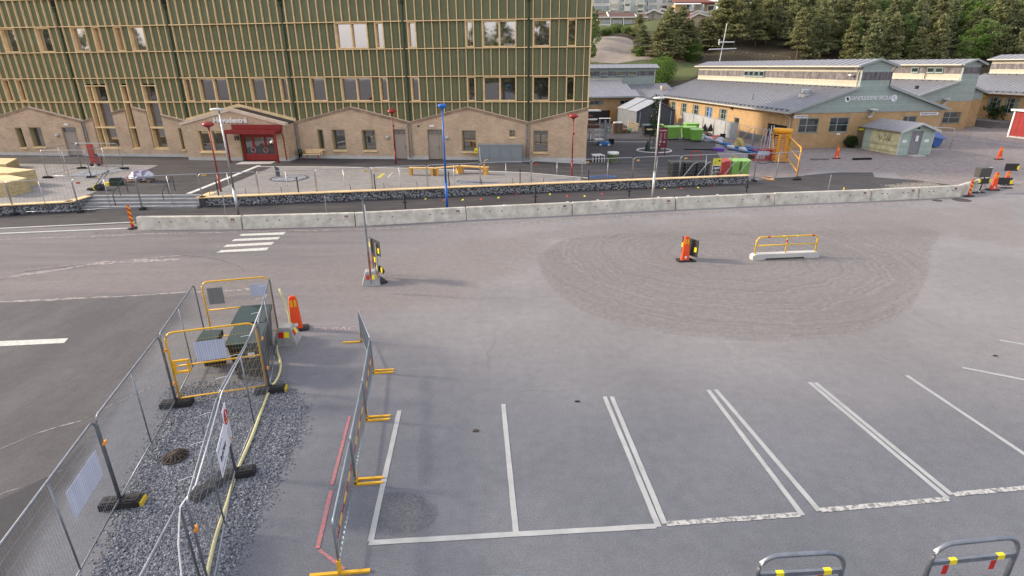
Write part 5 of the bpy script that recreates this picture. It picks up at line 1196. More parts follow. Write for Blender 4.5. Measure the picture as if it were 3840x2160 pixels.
# clerestory
def clerestory(o, t0, t1, v0, v1, zl=5.75, wins=(), L_=37, ov=.4):
    MB().box(t0+.02, t1-.02, v0, v1, zl-.3, ZT).build('clerestory_core', sidc, o)
    MB().box(t0-.02, t0+.018, v0, v1, 6.42, 7.16).build('weathered_board_band', sidd, o)
    MB().box(t0-.05, t0+.0, v0, v1, zl-.1, zl+.2).build('flashing', eavew, o)
    for a, b in wins: swin(o, 'v', a, b, 6.5, 7.14, t0-.1, -.04, (1, 1))
    tm = (t0+t1)/2
    roof_slope(o, t0-.55, ZT-.05, tm, ZR, v0-.4, v1+.3, 1.0); roof_slope(o, t1+.55, ZT-.05, tm, ZR, v0-.4, v1+.3, 1.0, stuff=True)
    MB().box(t0-.64, t0-.54, v0-.4, v1+.3, ZT-.12, ZT+.02).build('gutter', eavew, o)
    for (x0, x1) in ((t0-.55, tm), (t1+.55, tm)):
        b = MB(); quadbox(b, [(x0, v0-.5, ZT-.16), (x1, v0-.5, ZR-.11), (x1, v0-.41, ZR-.11), (x0, v0-.41, ZT-.16)], .22); b.build('verge', fasc, o)
clerestory(A, T0, T1, .22, 36.8, wins=[(22.4-1.27*i-1.1, 22.4-1.27*i) for i in range(4)])
MB().tube([(T0-.5, .5, ZT-.1), (T0-.08, .4, ZT-.6), (T0-.08, .4, ZS+.05)], .05, 6).build('downpipe', mat('pale_pipe', (.5, .45, .42), .5), A)
MB().tube([(T1+.5, .0, ZT-.1), (T1+.08, -.02, ZT-.6), (T1+.08, -.02, ZS+.05)], .05, 6).build('downpipe', hr, A)
MB().box(T0-.5, T0-.1, .9, 1.3, 6.85, 6.95).build('flood_light', white, A)
# roof cowl, stack, box
b = MB(); b.box(3.0, 3.9, 3.4, 4.4, 4.4, 5.05); cw = b.build('roof_vent', concl, A); MB().lathe([(.5, 0), (.55, .05), (.55, .35), (.4, .45)], (3.45, 3.9, 5.06), 14).build('vent_cap', galv, cw)
MB().tube([(1.3, 10.5, 3.9), (1.3, 10.5, 4.8)], .09, 8).build('stack', galvd, A)
MB().box(.2, 1.2, LA-1.4, LA, 4.0, 4.9).build('roof_box', mat('pale_pink_box', (.5, .43, .38), .7), A)
# wall things on the gable
signw = mat('sign_white', (.75, .77, .78), .5, var=.02)
text_mesh('letters', 'SANDUDDENS SKOLA', .58, signw, A, (7.9, -.06, 4.73), (math.pi/2, 0, 0), .02, shear=.25, bold=.002, sx=.76)
MB().prism([(5.08, 4.9), (5.66, 4.93), (5.68, 4.62), (5.55, 4.45), (5.38, 4.36), (5.2, 4.45), (5.1, 4.6)], .03, 'y', -.07).build('shield', signw, A)
MB().prism([(5.25, 4.85), (5.5, 4.8), (5.55, 4.6), (5.4, 4.48), (5.35, 4.65), (5.25, 4.7)], .01, 'y', -.082).build('shield_emblem', dark, A)
MB().lathe([(.33, 0), (.33, .04), (.01, .05)], n=22).build('globe_emblem', signw, A).matrix_local = Matrix.Translation((10.46, -.04, 4.69)) @ Matrix.Rotation(math.pi/2, 4, 'X')
gb_ = MB()
for q in ([(10.3, 4.85), (10.5, 4.88), (10.55, 4.7), (10.4, 4.62), (10.28, 4.7)], [(10.5, 4.6), (10.66, 4.66), (10.62, 4.5), (10.52, 4.46)]): gb_.prism(q, .008, 'y', -.1)
gb_.build('globe_land', mat('pale_blue_print', (.42, .50, .60), .6), A)
for (u0, u1, z0, dr_, txt) in ((.0, 1.5, 3.08, -1, 'HUVUDENTRÉ'), (13.8, 15.9, 3.12, 1, 'VARUMOTTAGNING')):
    pts = [(u0+.18, z0-.14), (u1, z0-.14), (u1, z0+.14), (u0+.18, z0+.14), (u0+.18, z0+.2), (u0-.05, z0), (u0+.18, z0-.2)] if dr_ < 0 else [(u0, z0-.14), (u1-.18, z0-.14), (u1-.18, z0-.2), (u1+.05, z0), (u1-.18, z0+.2), (u1-.18, z0+.14), (u0, z0+.14)]
    s_ = MB().prism(pts, .03, 'y', -.05).build('arrow_sign', signw, A)
    text_mesh('lettering', txt, .2, black, s_, ((u0+u1)/2+(.08 if dr_ < 0 else -.08), -.055, z0), (math.pi/2, 0, 0), .002, bold=.004, sx=1.0 if dr_ < 0 else .95)
def hvac(o, u, z, y=-.02):
    a = MB(); a.lathe([(.1, 0), (.1, .3), (.42, .34), (.46, .40), (.35, .48), (.02, .52)], (u, y-.35, z), 14); a.box(u-.12, u+.08, y-.3, y, z-.25, z+.05); a.box(u-.42, u-.05, y-.35, y-.1, z-.35, z-.22); return a.build('wall_vent', concl, o)
hvac(A, 8.25, 3.25); MB().box(4.95, 5.35, -.05, -.01, 1.22, 1.42).build('notice', white, A)
for v_, z in ((12.4, 3.1),): MB().box(-.25, -.01, v_-.15, v_+.15, z-.12, z+.08).build('wall_lamp', mat('brown_pipe', (.12, .07, .05), .5), A)
bpp = MB().box(-.012, -.004, 17.9, 18.5, 1.6, 2.75).build('blue_poster', mat('poster_blue', (.12, .25, .6), .5), A)
# antenna
an = thing('antenna', 'tall television antenna with three cross bars on the far end of the metal roof', 'antenna', tuple(C0+ex*8.2+dv*33.6+Vector((0, 0, 8.35))), .0)
wst = mat('pale_steel', (.62, .62, .62), .5, .2)
MB().tube([(0, 0, 0), (.45, 0, 5.3)], .06, 6).build('mast', wst, an); MB().bar((-1.8, 0, 1.75), (2.3, 0, 1.85), .14, .14).build('cross_bar', wst, an); MB().bar((-.4, 0, 2.75), (1.85, 0, 2.75), .16, .16).build('cross_bar', wst, an); MB().bar((-.4, 0, 2.35), (-.4, 0, 3.15), .12, .2).build('reflector', wst, an)

# ---- wing B
B0 = Vector((57.954, 74.824, 0))
Bo = thing('school_wing', 'second old school wing with a tall narrow gable, right of the named gable', 'building', tuple(B0), RZ)
LB = 30
gable_front(Bo, [(-9.5, ZE), (0, ZE), (0, ZT), (-1.15, ZR-.12), (-2.32, ZT), (-2.32, ZS+.08), (-9.5, ZE+.1)], -.03, sidg)
MB().box(-2.32, 0, -.05, -.032, 6.68, 7.42).build('weathered_board_band', sidd, Bo)
b = MB(); b.box(-9.5, -3.45, 0, .3, 0, ZE-.01); b.box(-3.45, -.96, 0, .3, 0, .8); b.box(-3.45, -.96, 0, .3, 2.2, ZE-.01); b.box(-.96, 0, 0, .3, 0, ZE-.01); b.build('wall', brickA, Bo)
b = MB(); b.box(-.3, 0, .3, 2.75, 0, ZE-.01); b.build('wall', brickA, Bo); MB().box(-.25, .0, .25, 2.75, ZE, ZS).build('side_cladding', sidg, Bo)
MB().box(0, 4.2, 2.76, 3.0, 0, ZE-.01).build('wall', brickA, Bo); gable_front(Bo, [(0, ZE), (4.2, ZE), (4.2, 4.3), (0, ZS)], 2.73, sidg)
MB().box(3.9, 4.2, 3.0, LB, 0, 4.3).build('wall', brickA, Bo)
swin(Bo, 'u', -3.45, -.96, .8, 2.2, .05, 0, (2, 2), split=.38); hvac(Bo, -3.9, 3.35)
MB().prism([(0.02, 2.4), (.9, 2.15), (.9, 2.05), (.02, 2.05)], 1.5, 'y', 1.0).build('door_hood', rooff, Bo)
for (x0, z0, x1, z1, y) in ((-10.1, ZE-.06, -2.32, ZS+.05, -.42), (4.75, 4.12, 0, ZS, 2.35)):
    b = MB(); quadbox(b, [(x0, y, z0-.05), (x1, y, z1-.05), (x1, y+.12, z1-.05), (x0, y+.12, z0-.05)], .24); b.build('verge', fasc, Bo)
roof_slope(Bo, -10.1, ZE, -2.32, ZS+.1, -.28, LB, stuff=False); roof_slope(Bo, 4.75, 4.14, -.02, ZS+.05, 2.45, LB, stuff=True)
snow(Bo, -2.8, ZS-.08, .3, LB, 26)
ZTs, ZRs = ZT, ZR
MB().box(-2.3, -.02, .22, LB, 5.5, ZT).build('clerestory_core', sidc, Bo); MB().box(-2.34, -2.302, .22, LB, 6.68, 7.40).build('weathered_board_band', sidd, Bo); MB().box(-2.37, -2.32, .22, LB, 5.85, 6.15).build('flashing', eavew, Bo)
for a, b_ in ((6.8, 8.0), (4.2, 5.35), (2.85, 4.05), (12, 13.1), (16, 17)): swin(Bo, 'v', a, b_, 6.78, 7.38, -2.43, -.04, (1, 1))
roof_slope(Bo, -2.85, ZT-.02, -1.15, ZR, -.2, LB, 1.0); roof_slope(Bo, .5, ZT-.02, -1.15, ZR, -.2, LB, 1.0, stuff=True)
for x0 in (-2.85, .5): b = MB(); quadbox(b, [(x0, -.5, ZT-.14), (-1.15, -.5, ZR-.11), (-1.15, -.41, ZR-.11), (x0, -.41, ZT-.14)], .22); b.build('verge', fasc, Bo); b = MB(); quadbox(b, [(x0, -.41, ZT-.05), (-1.15, -.41, ZR-.02), (-1.15, -.2, ZR-.02), (x0, -.2, ZT-.05)], .06); b.build('verge_soffit', fasc, Bo)
MB().box(-2.95, -2.85, -.2, LB, ZT-.1, ZT+.04).build('gutter', eavew, Bo); MB().tube([(-2.9, 5.8, ZT-.1), (-2.45, 5.5, ZT-.55), (-2.45, 5.5, 6.0)], .05, 6).build('downpipe', mat('brown_pipe', (.12, .07, .05), .5), Bo)
MB().box(-6.7, -6.4, 1.6, 1.9, 4.9, 5.3).build('stack', black, Bo); MB().tube([(.9, 8, 5.2), (.9, 8, 6.1)], .09, 8).build('stack', galvd, Bo)
# ---- wing C
Cg = C0+ex*40.5
Co = thing('school_wing', 'third old school wing, orange brick with large curtained windows, at the right edge', 'building', tuple(Cg+Vector((0, 0, .62))), RZ)
v0, v1 = 2, 26
punched_side(0, v0, v1, 0, ZE+.1, [(16.5, 18.5, 1.0, 2.95), (14.0, 16.0, 1.0, 2.95)], 'wall', brickA, Co)
for a in (16.5, 14.0): swin(Co, 'v', a, a+2, 1.0, 2.95, .06, 0, (3, 3), curt=True)
MB().box(.3, 12, v1-.3, v1, 0, ZE).build('wall', brickA, Co)
roof_slope(Co, -.7, ZE, T0, ZS, v0, v1+.4); snow(Co, -.45, ZE+.05, v0, v1, 26); MB().box(-.78, -.68, v0, v1, ZE-.1, ZE+.04).build('gutter', eavew, Co); snow(Co, T0-.5, ZS-.2, v0, v1, 22)
clerestory(Co, T0, T1, v0, v1-.2, wins=[(17.2, 18.3), (15.4, 16.5), (12.2, 13.3)])
MB().lathe([(.14, 0), (.14, .06)], n=10).build('wall_lamp', dark, Co).matrix_local = Matrix.Translation((-.03, 17.2, .7)) @ Matrix.Rotation(math.pi/2, 4, 'Y'); MB().box(-.2, -.02, 18.9, 19.2, 2.9, 3.15).build('wall_lamp', yelb, Co)
# ---- wing D (behind the new building)
D0 = Vector((15.089, 88.157, 0))
Do = thing('school_wing', 'low brick school wing behind the yard with two slit windows and a hipped metal roof', 'building', tuple(D0), RZ)
b = MB(); hsD = [(-3.5, -1.42, 2.55, 3.15), (1.13, 3.23, 2.55, 3.13)]; us = [-22, -3.5, -1.42, 1.13, 3.23, 4.35]
for a, c in zip(us[:-1], us[1:]):
    hh = [q for q in hsD if q[0] <= (a+c)/2 <= q[1]]
    if hh: b.box(a, c, 0, .3, 0, 2.55); b.box(a, c, 0, .3, hh[0][3], 3.7)
    else: b.box(a, c, 0, .3, 0, 3.7)
b.box(4.05, 4.35, .3, 8, 0, 3.7); b.build('wall', brickA, Do)
for a, c, z0, z1 in hsD: swin(Do, 'u', a, c, z0, z1, .05, 0, (2, 1), split=.35)
b = MB(); n = 36
for i in range(n):
    a, c = -16+i*20.6/n, -16+(i+1)*20.6/n
    def top(u): return (min(u, 4.6-(1.1*1)), )
    f0 = 1 if c < 3.0 else max(0., min(1., (4.65-c)/1.6)); f1 = f0
    quadbox(b, [(a, -.55, 3.62), (c-.06, -.55, 3.62), (c-.06, -.55+7*f0, 3.62+2.15*f0), (a, -.55+7*f0, 3.62+2.15*f0)], .05) if f0 > .02 else None
    if f0 > .02: quadbox(b, [(c-.06, -.55, 3.62), (c, -.55, 3.62), (c, -.55+7*f0, 3.62+2.15*f0), (c-.06, -.55+7*f0, 3.62+2.15*f0)], .1)
b.build('roof', rooff, Do); MB().box(-16, 4.6, -.62, -.56, 3.5, 3.72).build('gutter', fasc, Do)
MB().box(-14, 3.3, 6.4, 6.6, 5.5, 6.05).build('parapet', eavew, Do)
MB().box(-14, 9.1, 7.6, 9.5, 3.5, 7.6).build('clerestory_wall', sidg, Do); MB().box(-14, 8.9, 7.56, 7.598, 6.4, 7.05).build('weathered_board_band', sidd, Do)
for a, c in ((-5.5, -3.0), (0, 1.3), (2.7, 4.3), (4.6, 6.0)): swin(Do, 'u', a, c, 6.42, 7.03, 7.49, -.03, (1, 1))
b = MB()
for i in range(26): a = -14.3+i*.92; quadbox(b, [(a, 7.1, 7.52), (a+.86, 7.1, 7.52), (a+.86, 8.7, 8.05), (a, 8.7, 8.05)], .04); quadbox(b, [(a+.86, 7.1, 7.52), (a+.92, 7.1, 7.52), (a+.92, 8.7, 8.05), (a+.86, 8.7, 8.05)], .08)
b.build('clerestory_roof', rooff, Do); MB().box(8.95, 9.12, 7.5, 7.6, 5.2, 7.55).build('corner_board', eavew, Do)
b = MB(); n = 11
for i in range(n): a = 4.45+i*.62; quadbox(b, [(a, 1.0, 3.25), (a+.56, 1.0, 3.25), (a+.56, 8.0, 5.15), (a, 8.0, 5.15)], .05); quadbox(b, [(a+.56, 1.0, 3.25), (a+.62, 1.0, 3.25), (a+.62, 8, 5.15), (a+.56, 8, 5.15)], .1)
b.build('link_roof', rooff, Do); MB().box(4.36, 11, 1.4, 1.6, 0, 3.2).build('link_wall', mat('grey_brown_board', (.16, .135, .11), .8), Do); MB().box(4.36, 11, .9, 1.0, 3.1, 3.33).build('gutter', fasc, Do)
MB().box(-9, -.25, -.12, -.02, .1, 1.75).build('dark_hoarding', black, Do); MB().box(-.35, -.1, -.2, -.121, .1, 1.95).build('hoarding_post', orc, Do)

# ---- shed
S0 = Vector((35.65, 53.28, 0)); rs = math.radians(8.0)
sh = thing('shed', 'small pale green garden shed with a grey door and stained side wall painted sunlit cream', 'shed', tuple(S0), rs)
W_, L_ = 3.38, 4.6
lit_creams = stripemat('dirty_sunlit_cream', (.52, .49, .30), .17, 'z', .7, var=.22); greens = stripemat('pale_green_siding', (.36, .44, .38), .17, 'z', .72, var=.06)  # left wall's cream has the warm sunlight put into its colour
MB().box(0, .1, .1, L_, 0, 2.2).build('side_wall', lit_creams, sh); MB().box(W_-.1, W_, .1, L_, 0, 2.2).build('side_wall', greens, sh)
b = MB(); b.prism([(0, 0), (1.07, 0), (1.07, 2.2), (2.24, 2.2), (2.24, 0), (W_, 0), (W_, 2.2), (W_/2, 2.78), (0, 2.2)], .1, 'y', 0); b.build('front_wall', greens, sh)
MB().prism([(0, 0), (W_, 0), (W_, 2.2), (W_/2, 2.78), (0, 2.2)], .1, 'y', L_-.1).build('rear_wall', greens, sh)
MB().box(1.12, 2.19, .04, .08, .05, 2.15).build('door', mat('grey_weathered_door', (.22, .21, .22), .8, var=.2, scale=5), sh)
b = MB(); b.box(1.05, 1.12, -.02, .1, 0, 2.22); b.box(2.19, 2.26, -.02, .1, 0, 2.22); b.box(1.12, 2.19, -.02, .1, 2.151, 2.22); b.build('door_frame', frameg, sh)
for (x0, x1) in ((-.35, W_/2), (W_+.35, W_/2)):
    b = MB(); n = 8
    for i in range(n): y = -.35+i*(L_+.7)/n; quadbox(b, [(x0, y, 2.12), (x1, y, 2.86), (x1, y+(L_+.7)/n-.03, 2.86), (x0, y+(L_+.7)/n-.03, 2.12)], .05)
    b.build('roof', rooff, sh); b = MB(); quadbox(b, [(x0, -.4, 2.0), (x1, -.4, 2.74), (x1, -.355, 2.74), (x0, -.355, 2.0)], .2); b.build('verge', mat('pale_verge', (.5, .52, .5), .6), sh)
for x in (0, W_): MB().box(x-.03, x+.06, -.02, .06, 0, 2.2).build('corner_board', mat('pale_verge', (.5, .52, .5), .6), sh)
MB().box(-.02, 0, L_-1.0, L_-.05, .05, 2.1).build('side_hatch', greens, sh); MB().box(1.6, 1.85, -.03, .038, 1.25, 1.75).build('paper_notice', white, sh); MB().box(.3, .7, -.02, -.002, 1.15, 1.4).build('paper_notice', white, sh); MB().box(2.55, 3.0, -.02, -.002, 1.15, 1.4).build('paper_notice', white, sh); MB().box(1.55, 1.8, -.02, -.002, 2.35, 2.5).build('vent', dark, sh)
gf = mat('black_spray', (.06, .07, .05), .8)
b = MB(); q = [(.9+.12*i+rnd.uniform(-.1, .1), 1.35+rnd.uniform(-.28, .25)) for i in range(16)]
b.tube([(-.012, y, z) for y, z in q], .02, 4); b.tube([(-.012, 1.5+.6*math.cos(t)*.6, 1.45+.25*math.sin(2*t)) for t in np.linspace(0, 6, 20)], .015, 4); b.build('graffiti', gf, sh)
MB().box(1.0, 2.3, -.9, 0, 0, .04).build('door_slab', concl, sh)
# blue bin, hoop and crowd fence right of the shed
o = thing('blue_container', 'blue waste container with a sloping lid beside the shed', 'container', tuple(gp(3512, 553)), .1)
bc = mat('container_blue', (.035, .10, .33), .5, var=.1)
MB().prism([(-.65, .95), (.55, .8), (.3, .1), (-.35, .1)], 1.1, 'y', 0).build('body', bc, o); b = MB(); quadbox(b, [(-.85, -.15, 1.0), (.75, -.15, .82), (.6, 1.2, 1.35), (-.85, 1.2, 1.45)], .06); b.build('lid', bc, o); MB().box(-.1, .45, 1.15, 1.17, 1.45, 1.9).build('notice', white, o)
o = thing('hoop_frame', 'pale steel tube frame standing on the ground right of the shed', 'frame', tuple(gp(3490, 562)), .15)
MB().tube([(0, 0, 0), (2.0, 0, 0), (2.15, 0, .15), (2.3, .1, 1.6), (2.2, .2, 1.95), (1.9, .3, 2.0), (-.2, 1.2, 2.05)], .04, 8).build('tube', galv, o, True)
CM = MB(); CM.tube(rounded(2.2, 1.05, .12, .12), .02, 6); CM.tube([(0, 0, .2), (2.2, 0, .2)], .018, 6)
for i in range(1, 16): CM.tube([(2.2*i/16, 0, .2), (2.2*i/16, 0, 1.04)], .009, 4)
CMm = CM.mesh('frame', galv); pts = [gp(3575, 527), gp(3632, 530), gp(3697, 538), gp(3745, 545), gp(3800, 552), gp(3860, 558)]
for i, l in enumerate(('low crowd barrier just behind the blue container', 'low crowd barrier, second to the right of the blue container', 'low crowd barrier left of the far orange cone', 'low crowd barrier behind the far orange cone', 'low crowd barrier at the right edge of the view')):
    d = pts[i+1]-pts[i]; o = thing('crowd_barrier', l, 'barrier', tuple(pts[i]), math.atan2(d.y, d.x)); o.scale = (d.length/2.25, 1, 1); link('frame', CMm, o)
# red shed at the right edge
rp = gp(3778, 513); rq = gp(3840, 521); o = thing('red_shed', 'red timber shed with white corner boards at the right edge', 'shed', (rp.x, rp.y, 0), math.atan2((rq-rp).y, (rq-rp).x))
rb_ = stripemat('falu_red_boards', (.27, .03, .028), .18, 'x', .6, var=.12)
MB().box(0, 8, 0, 4, .15, 2.9).build('wall', rb_, o); MB().box(-.06, .12, -.06, .1, 0, 2.9).build('corner_board', white, o); MB().box(-.3, 8, -.25, 4.2, 2.95, 3.06).build('roof', rooff, o); MB().box(-.3, 8, -.27, -.22, 2.86, 3.05).build('fascia', white, o); MB().box(0, 8, 0, 4, 0, .148).build('base', concl, o)
p = gp(3770, 470); o = thing('planter', 'long brick planter with a green bush before the orange-lit wing', 'planter', (66.5, 80.5, 0), .1)
MB().box(-2.5, 4, -.6, .8, 0, .6).build('box', mat('red_brown_planter', (.16, .085, .07), .8), o)
te = thing('terrace_steps', 'dark timber terrace steps in front of the third wing', 'steps', tuple(Cg+dv*16.2-ex*3.2), RZ)
for i in range(4): MB().box(-1.2+.4*i, 3.0, -3.5, 2.5, .18*i, .18*(i+1)-.01).build('step', mat('grey_timber', (.17, .16, .155), .8), te)
MB().tube([(-.6, 1.8, .3), (-.6, 1.8, 1.2), (1.2, 1.8, 1.9), (1.2, 1.8, .7)], .04, 5).build('handrail', dark, te)

# ================================================================ HOUSES ON THE HILL
brownroof = mat('brown_roof', (.12, .062, .05), .7, var=.12); hcream = mat('cream_render', (.50, .43, .31), .8, var=.06); hgrey = mat('grey_render', (.58, .57, .53), .8, var=.05); hgreen = mat('pale_green_render', (.44, .49, .44), .8, var=.05)
hw = mat('white_trim', (.72, .69, .64), .6, var=.04); hglass = glassmat('far_glass', (.06, .09, .09), .12); ochre = mat('ochre_render', (.50, .34, .17), .8, var=.06)
def q5(x, y): return (2180+x/4.025, y/4.025)
def facade(o, Y, x0, x1, y0, y1, m, depth=6, name='wall'):
    a, b = yp(*q5(x0, y1), Y), yp(*q5(x1, y0), Y); MB().box(a.x, b.x, Y, Y+depth, a.z, b.z).build(name, m, o); return a, b
def fwin(o, Y, x0, x1, y0, y1, n=2, fm=None):
    a, b = yp(*q5(x0, y1), Y), yp(*q5(x1, y0), Y); f = MB(); t = .1
    f.box(a.x, b.x, Y-.08, Y-.002, a.z-t, a.z); f.box(a.x, b.x, Y-.08, Y-.002, b.z, b.z+t); f.box(a.x-t, a.x, Y-.08, Y-.002, a.z-t, b.z+t); f.box(b.x, b.x+t, Y-.08, Y-.002, a.z-t, b.z+t)
    for i in range(1, n): x = a.x+(b.x-a.x)*i/n; f.box(x-.06, x+.06, Y-.07, Y-.002, a.z, b.z)
    fo = f.build('window', fm or frameg, o); MB().box(a.x, b.x, Y-.04, Y-.003, a.z, b.z).build('pane', hglass, fo)
Y = 172
ap = thing('apartment_block', 'long pale apartment block with balconies on top of the hill', 'building')
facade(ap, Y, 160, 1000, -60, 235, hgrey, 10); facade(ap, Y+.01, 1000, 1410, -60, 160, hgrey, 10); facade(ap, Y-.6, 550, 940, -60, 232, hgreen, .55, 'stair_wall')
for x0, x1, y0, y1 in ((205, 305, -20, 35), (330, 430, -20, 35), (205, 305, 97, 145), (330, 425, 97, 145), (960, 1000, -20, 25), (1030, 1130, -20, 25), (955, 1000, 85, 138), (1025, 1130, 85, 138), (1230, 1270, -5, 30)): fwin(ap, Y-.01, x0, x1, y0, y1, 3)
fwin(ap, Y, 1198, 1285, 92, 135, 3, mat('brown_frame', (.12, .06, .05), .7)); fwin(ap, Y, 1345, 1398, 92, 135, 2, mat('brown_frame', (.12, .06, .05), .7))
for x in (1320, 1355, 1395): fwin(ap, Y, x-8, x+8, 8, 32, 1)
for x0, x1, y0, y1 in ((590, 635, 80, 130), (590, 640, -20, 15)): fwin(ap, Y-.61, x0, x1, y0, y1, 1)
for x0, x1 in ((425, 548), (650, 745), (835, 948)):
    for y0, y1 in ((20, 62), (110, 150), (170, 205)) if x0 != 650 else ((20, 50), (75, 165)):
        a, b = yp(*q5(x0, y1), Y-2), yp(*q5(x1, y0), Y-2)
        bo = MB().box(a.x, b.x, Y-2, Y-1.9, a.z, b.z-.3).box(a.x, b.x, Y-1.899, Y-.61, a.z-.15, a.z).build('balcony', hw, ap)
        MB().box(a.x, a.x+.12, Y-2, Y-1.88, b.z-.29, b.z+1.6).box(b.x-.12, b.x, Y-2, Y-1.88, b.z-.29, b.z+1.6).build('balcony_post', hw, bo)
Y = 150
rh = thing('row_house', 'cream row house with a long brown roof and big windows above the sand slope', 'house')
a = yp(*q5(240, 430), Y); b = yp(*q5(1010, 262), Y); MB().box(a.x, b.x, Y, Y+6, a.z-1, b.z).build('wall', hcream, rh)
for x0, x1, yt in ((240, 415, 225), (425, 830, 197), (840, 1010, 215)):
    p0, p1 = yp(*q5(x0, 262), Y-.7), yp(*q5(x1, 262), Y-.7); zt = yp(*q5(x0, yt), Y+3).z
    m_ = MB(); quadbox(m_, [(p0.x, Y-.7, p0.z), (p1.x, Y-.7, p0.z), (p1.x, Y+3, zt), (p0.x, Y+3, zt)], .12); quadbox(m_, [(p0.x, Y+6.7, p0.z), (p1.x, Y+6.7, p0.z), (p1.x, Y+3, zt), (p0.x, Y+3, zt)], .12); m_.build('roof', brownroof, rh)
    MB().box(p0.x, p1.x, Y-.78, Y-.705, p0.z-.12, p0.z+.14).build('fascia', hw, rh)
    m_ = MB(); quadbox(m_, [(p0.x-.25, Y-.8, p0.z), (p0.x, Y-.8, p0.z), (p0.x, Y+3, zt), (p0.x-.25, Y+3, zt)], .3); m_.build('verge', hw, rh)
fwin(rh, Y, 467, 628, 302, 378, 5); fwin(rh, Y, 650, 765, 302, 378, 4); fwin(rh, Y, 310, 425, 300, 362, 4)
for x in (640, 445): p0 = yp(*q5(x, 262), Y-.6); p1 = yp(*q5(x, 425), Y-.6); MB().tube([(p0.x, Y-.6, p1.z), (p0.x, Y-.6, p0.z)], .12, 6).build('post', hw, rh)
a = yp(*q5(262, 425), Y-1.5); b = yp(*q5(440, 365), Y-1.5); MB().box(a.x, b.x, Y-1.5, Y-1.4, a.z, b.z).build('balcony_front', hw, rh)
o = thing('row_house', 'white row house with a brown roof just right of the new building', 'house')
Y = 156; a = yp(*q5(100, 400), Y); b = yp(*q5(345, 215), Y); MB().box(a.x, b.x, Y, Y+6, a.z-2, b.z).build('wall', hw, o); p0 = yp(*q5(90, 215), Y-.5); p1 = yp(*q5(350, 215), Y-.5); zt = yp(*q5(90, 178), Y+3).z
m_ = MB(); quadbox(m_, [(p0.x, Y-.5, p0.z), (p1.x, Y-.5, p0.z), (p1.x, Y+3, zt), (p0.x, Y+3, zt)], .15); m_.build('roof', brownroof, o); fwin(o, Y, 160, 220, 240, 290, 3)
def gabhouse(label, Y, x0, x1, xp, yb, ye, ypk, m, deep=9, wins=()):
    o = thing('gabled_house', label, 'house'); a, b, p = yp(*q5(x0, ye), Y), yp(*q5(x1, ye), Y), yp(*q5(xp, ypk), Y); zb = yp(*q5(x0, yb), Y).z
    MB().prism([(a.x+.5, zb), (b.x-.5, zb), (b.x-.5, a.z), (p.x, p.z-.1), (a.x+.5, a.z)], deep, 'y', Y).build('wall', m, o)
    for q in (a, b):
        m_ = MB(); quadbox(m_, [(q.x, Y-.4, a.z), (p.x, Y-.4, p.z), (p.x, Y+deep, p.z), (q.x, Y+deep, a.z)], .2); m_.build('roof', brownroof, o)
        m_ = MB(); quadbox(m_, [(q.x, Y-.55, a.z-.15), (p.x, Y-.55, p.z-.15), (p.x, Y-.41, p.z-.15), (q.x, Y-.41, a.z-.15)], .42); m_.build('verge', hw, o)
    for w_ in wins: fwin(o, Y, *w_, 1, mat('brown_frame', (.12, .06, .05), .7))
    return o
gabhouse('grey gabled house end with a slit window beside the row house', 153, 955, 1240, 1085, 320, 215, 152, mat('greige_render', (.40, .36, .30), .8), wins=[(1070, 1086, 205, 270)])
gabhouse('small house gable peeping between the pines, centre', 158, 1160, 1420, 1200, 300, 190, 142, hgrey)
gabhouse('beige gabled house among the pines, nearer of the pair', 150, 1640, 2010, 1760, 430, 275, 205, mat('beige_render', (.52, .42, .30), .8))
gabhouse('pale gabled house behind the nearer beige one', 158, 1640, 1960, 1750, 300, 215, 172, hgrey)
Y = 166; yh = thing('ochre_house', 'ochre apartment house with glazed white bays and a red-brown roof on the hilltop', 'house')
facade(yh, Y, 1410, 2040, 60, 190, ochre, 9)
a, b = yp(*q5(1410, 48), Y-.8), yp(*q5(2045, 48), Y-.8); zt = yp(*q5(1410, -25), Y+4).z; m_ = MB(); quadbox(m_, [(a.x, Y-.8, a.z), (b.x, Y-.8, b.z), (b.x-4, Y+4, zt), (a.x, Y+4, zt)], .25); quadbox(m_, [(b.x, Y-.8, b.z), (b.x, Y+9, b.z), (b.x-4, Y+5, zt), (b.x-4, Y+4, zt)], .2); m_.build('roof', mat('red_brown_roof', (.20, .075, .05), .7), yh)
for x0, x1 in ((1645, 1745), (1810, 1888)): a, b = yp(*q5(x0, 165), Y-1.2), yp(*q5(x1, 60), Y-1.2); MB().prism([(a.x, Y-.01), (a.x+.6, Y-1.2), (b.x-.6, Y-1.2), (b.x, Y-.01)], b.z-a.z, 'z', a.z).build('bay', mat('bay_glass_white', (.45, .52, .55), .3), yh); MB().box(a.x+.4, b.x-.4, Y-1.28, Y-1.205, a.z+1, a.z+1.15).build('bay_rail', hw, yh)
for w_ in ((1590, 1625, 75, 130), (1750, 1762, 80, 135)): fwin(yh, Y, *w_, 1)
facade(yh, Y-.15, 1895, 2035, 68, 178, hw, .14, 'white_wall'); fwin(yh, Y-.16, 1915, 1990, 97, 150, 2, mat('brown_frame', (.12, .06, .05), .7))

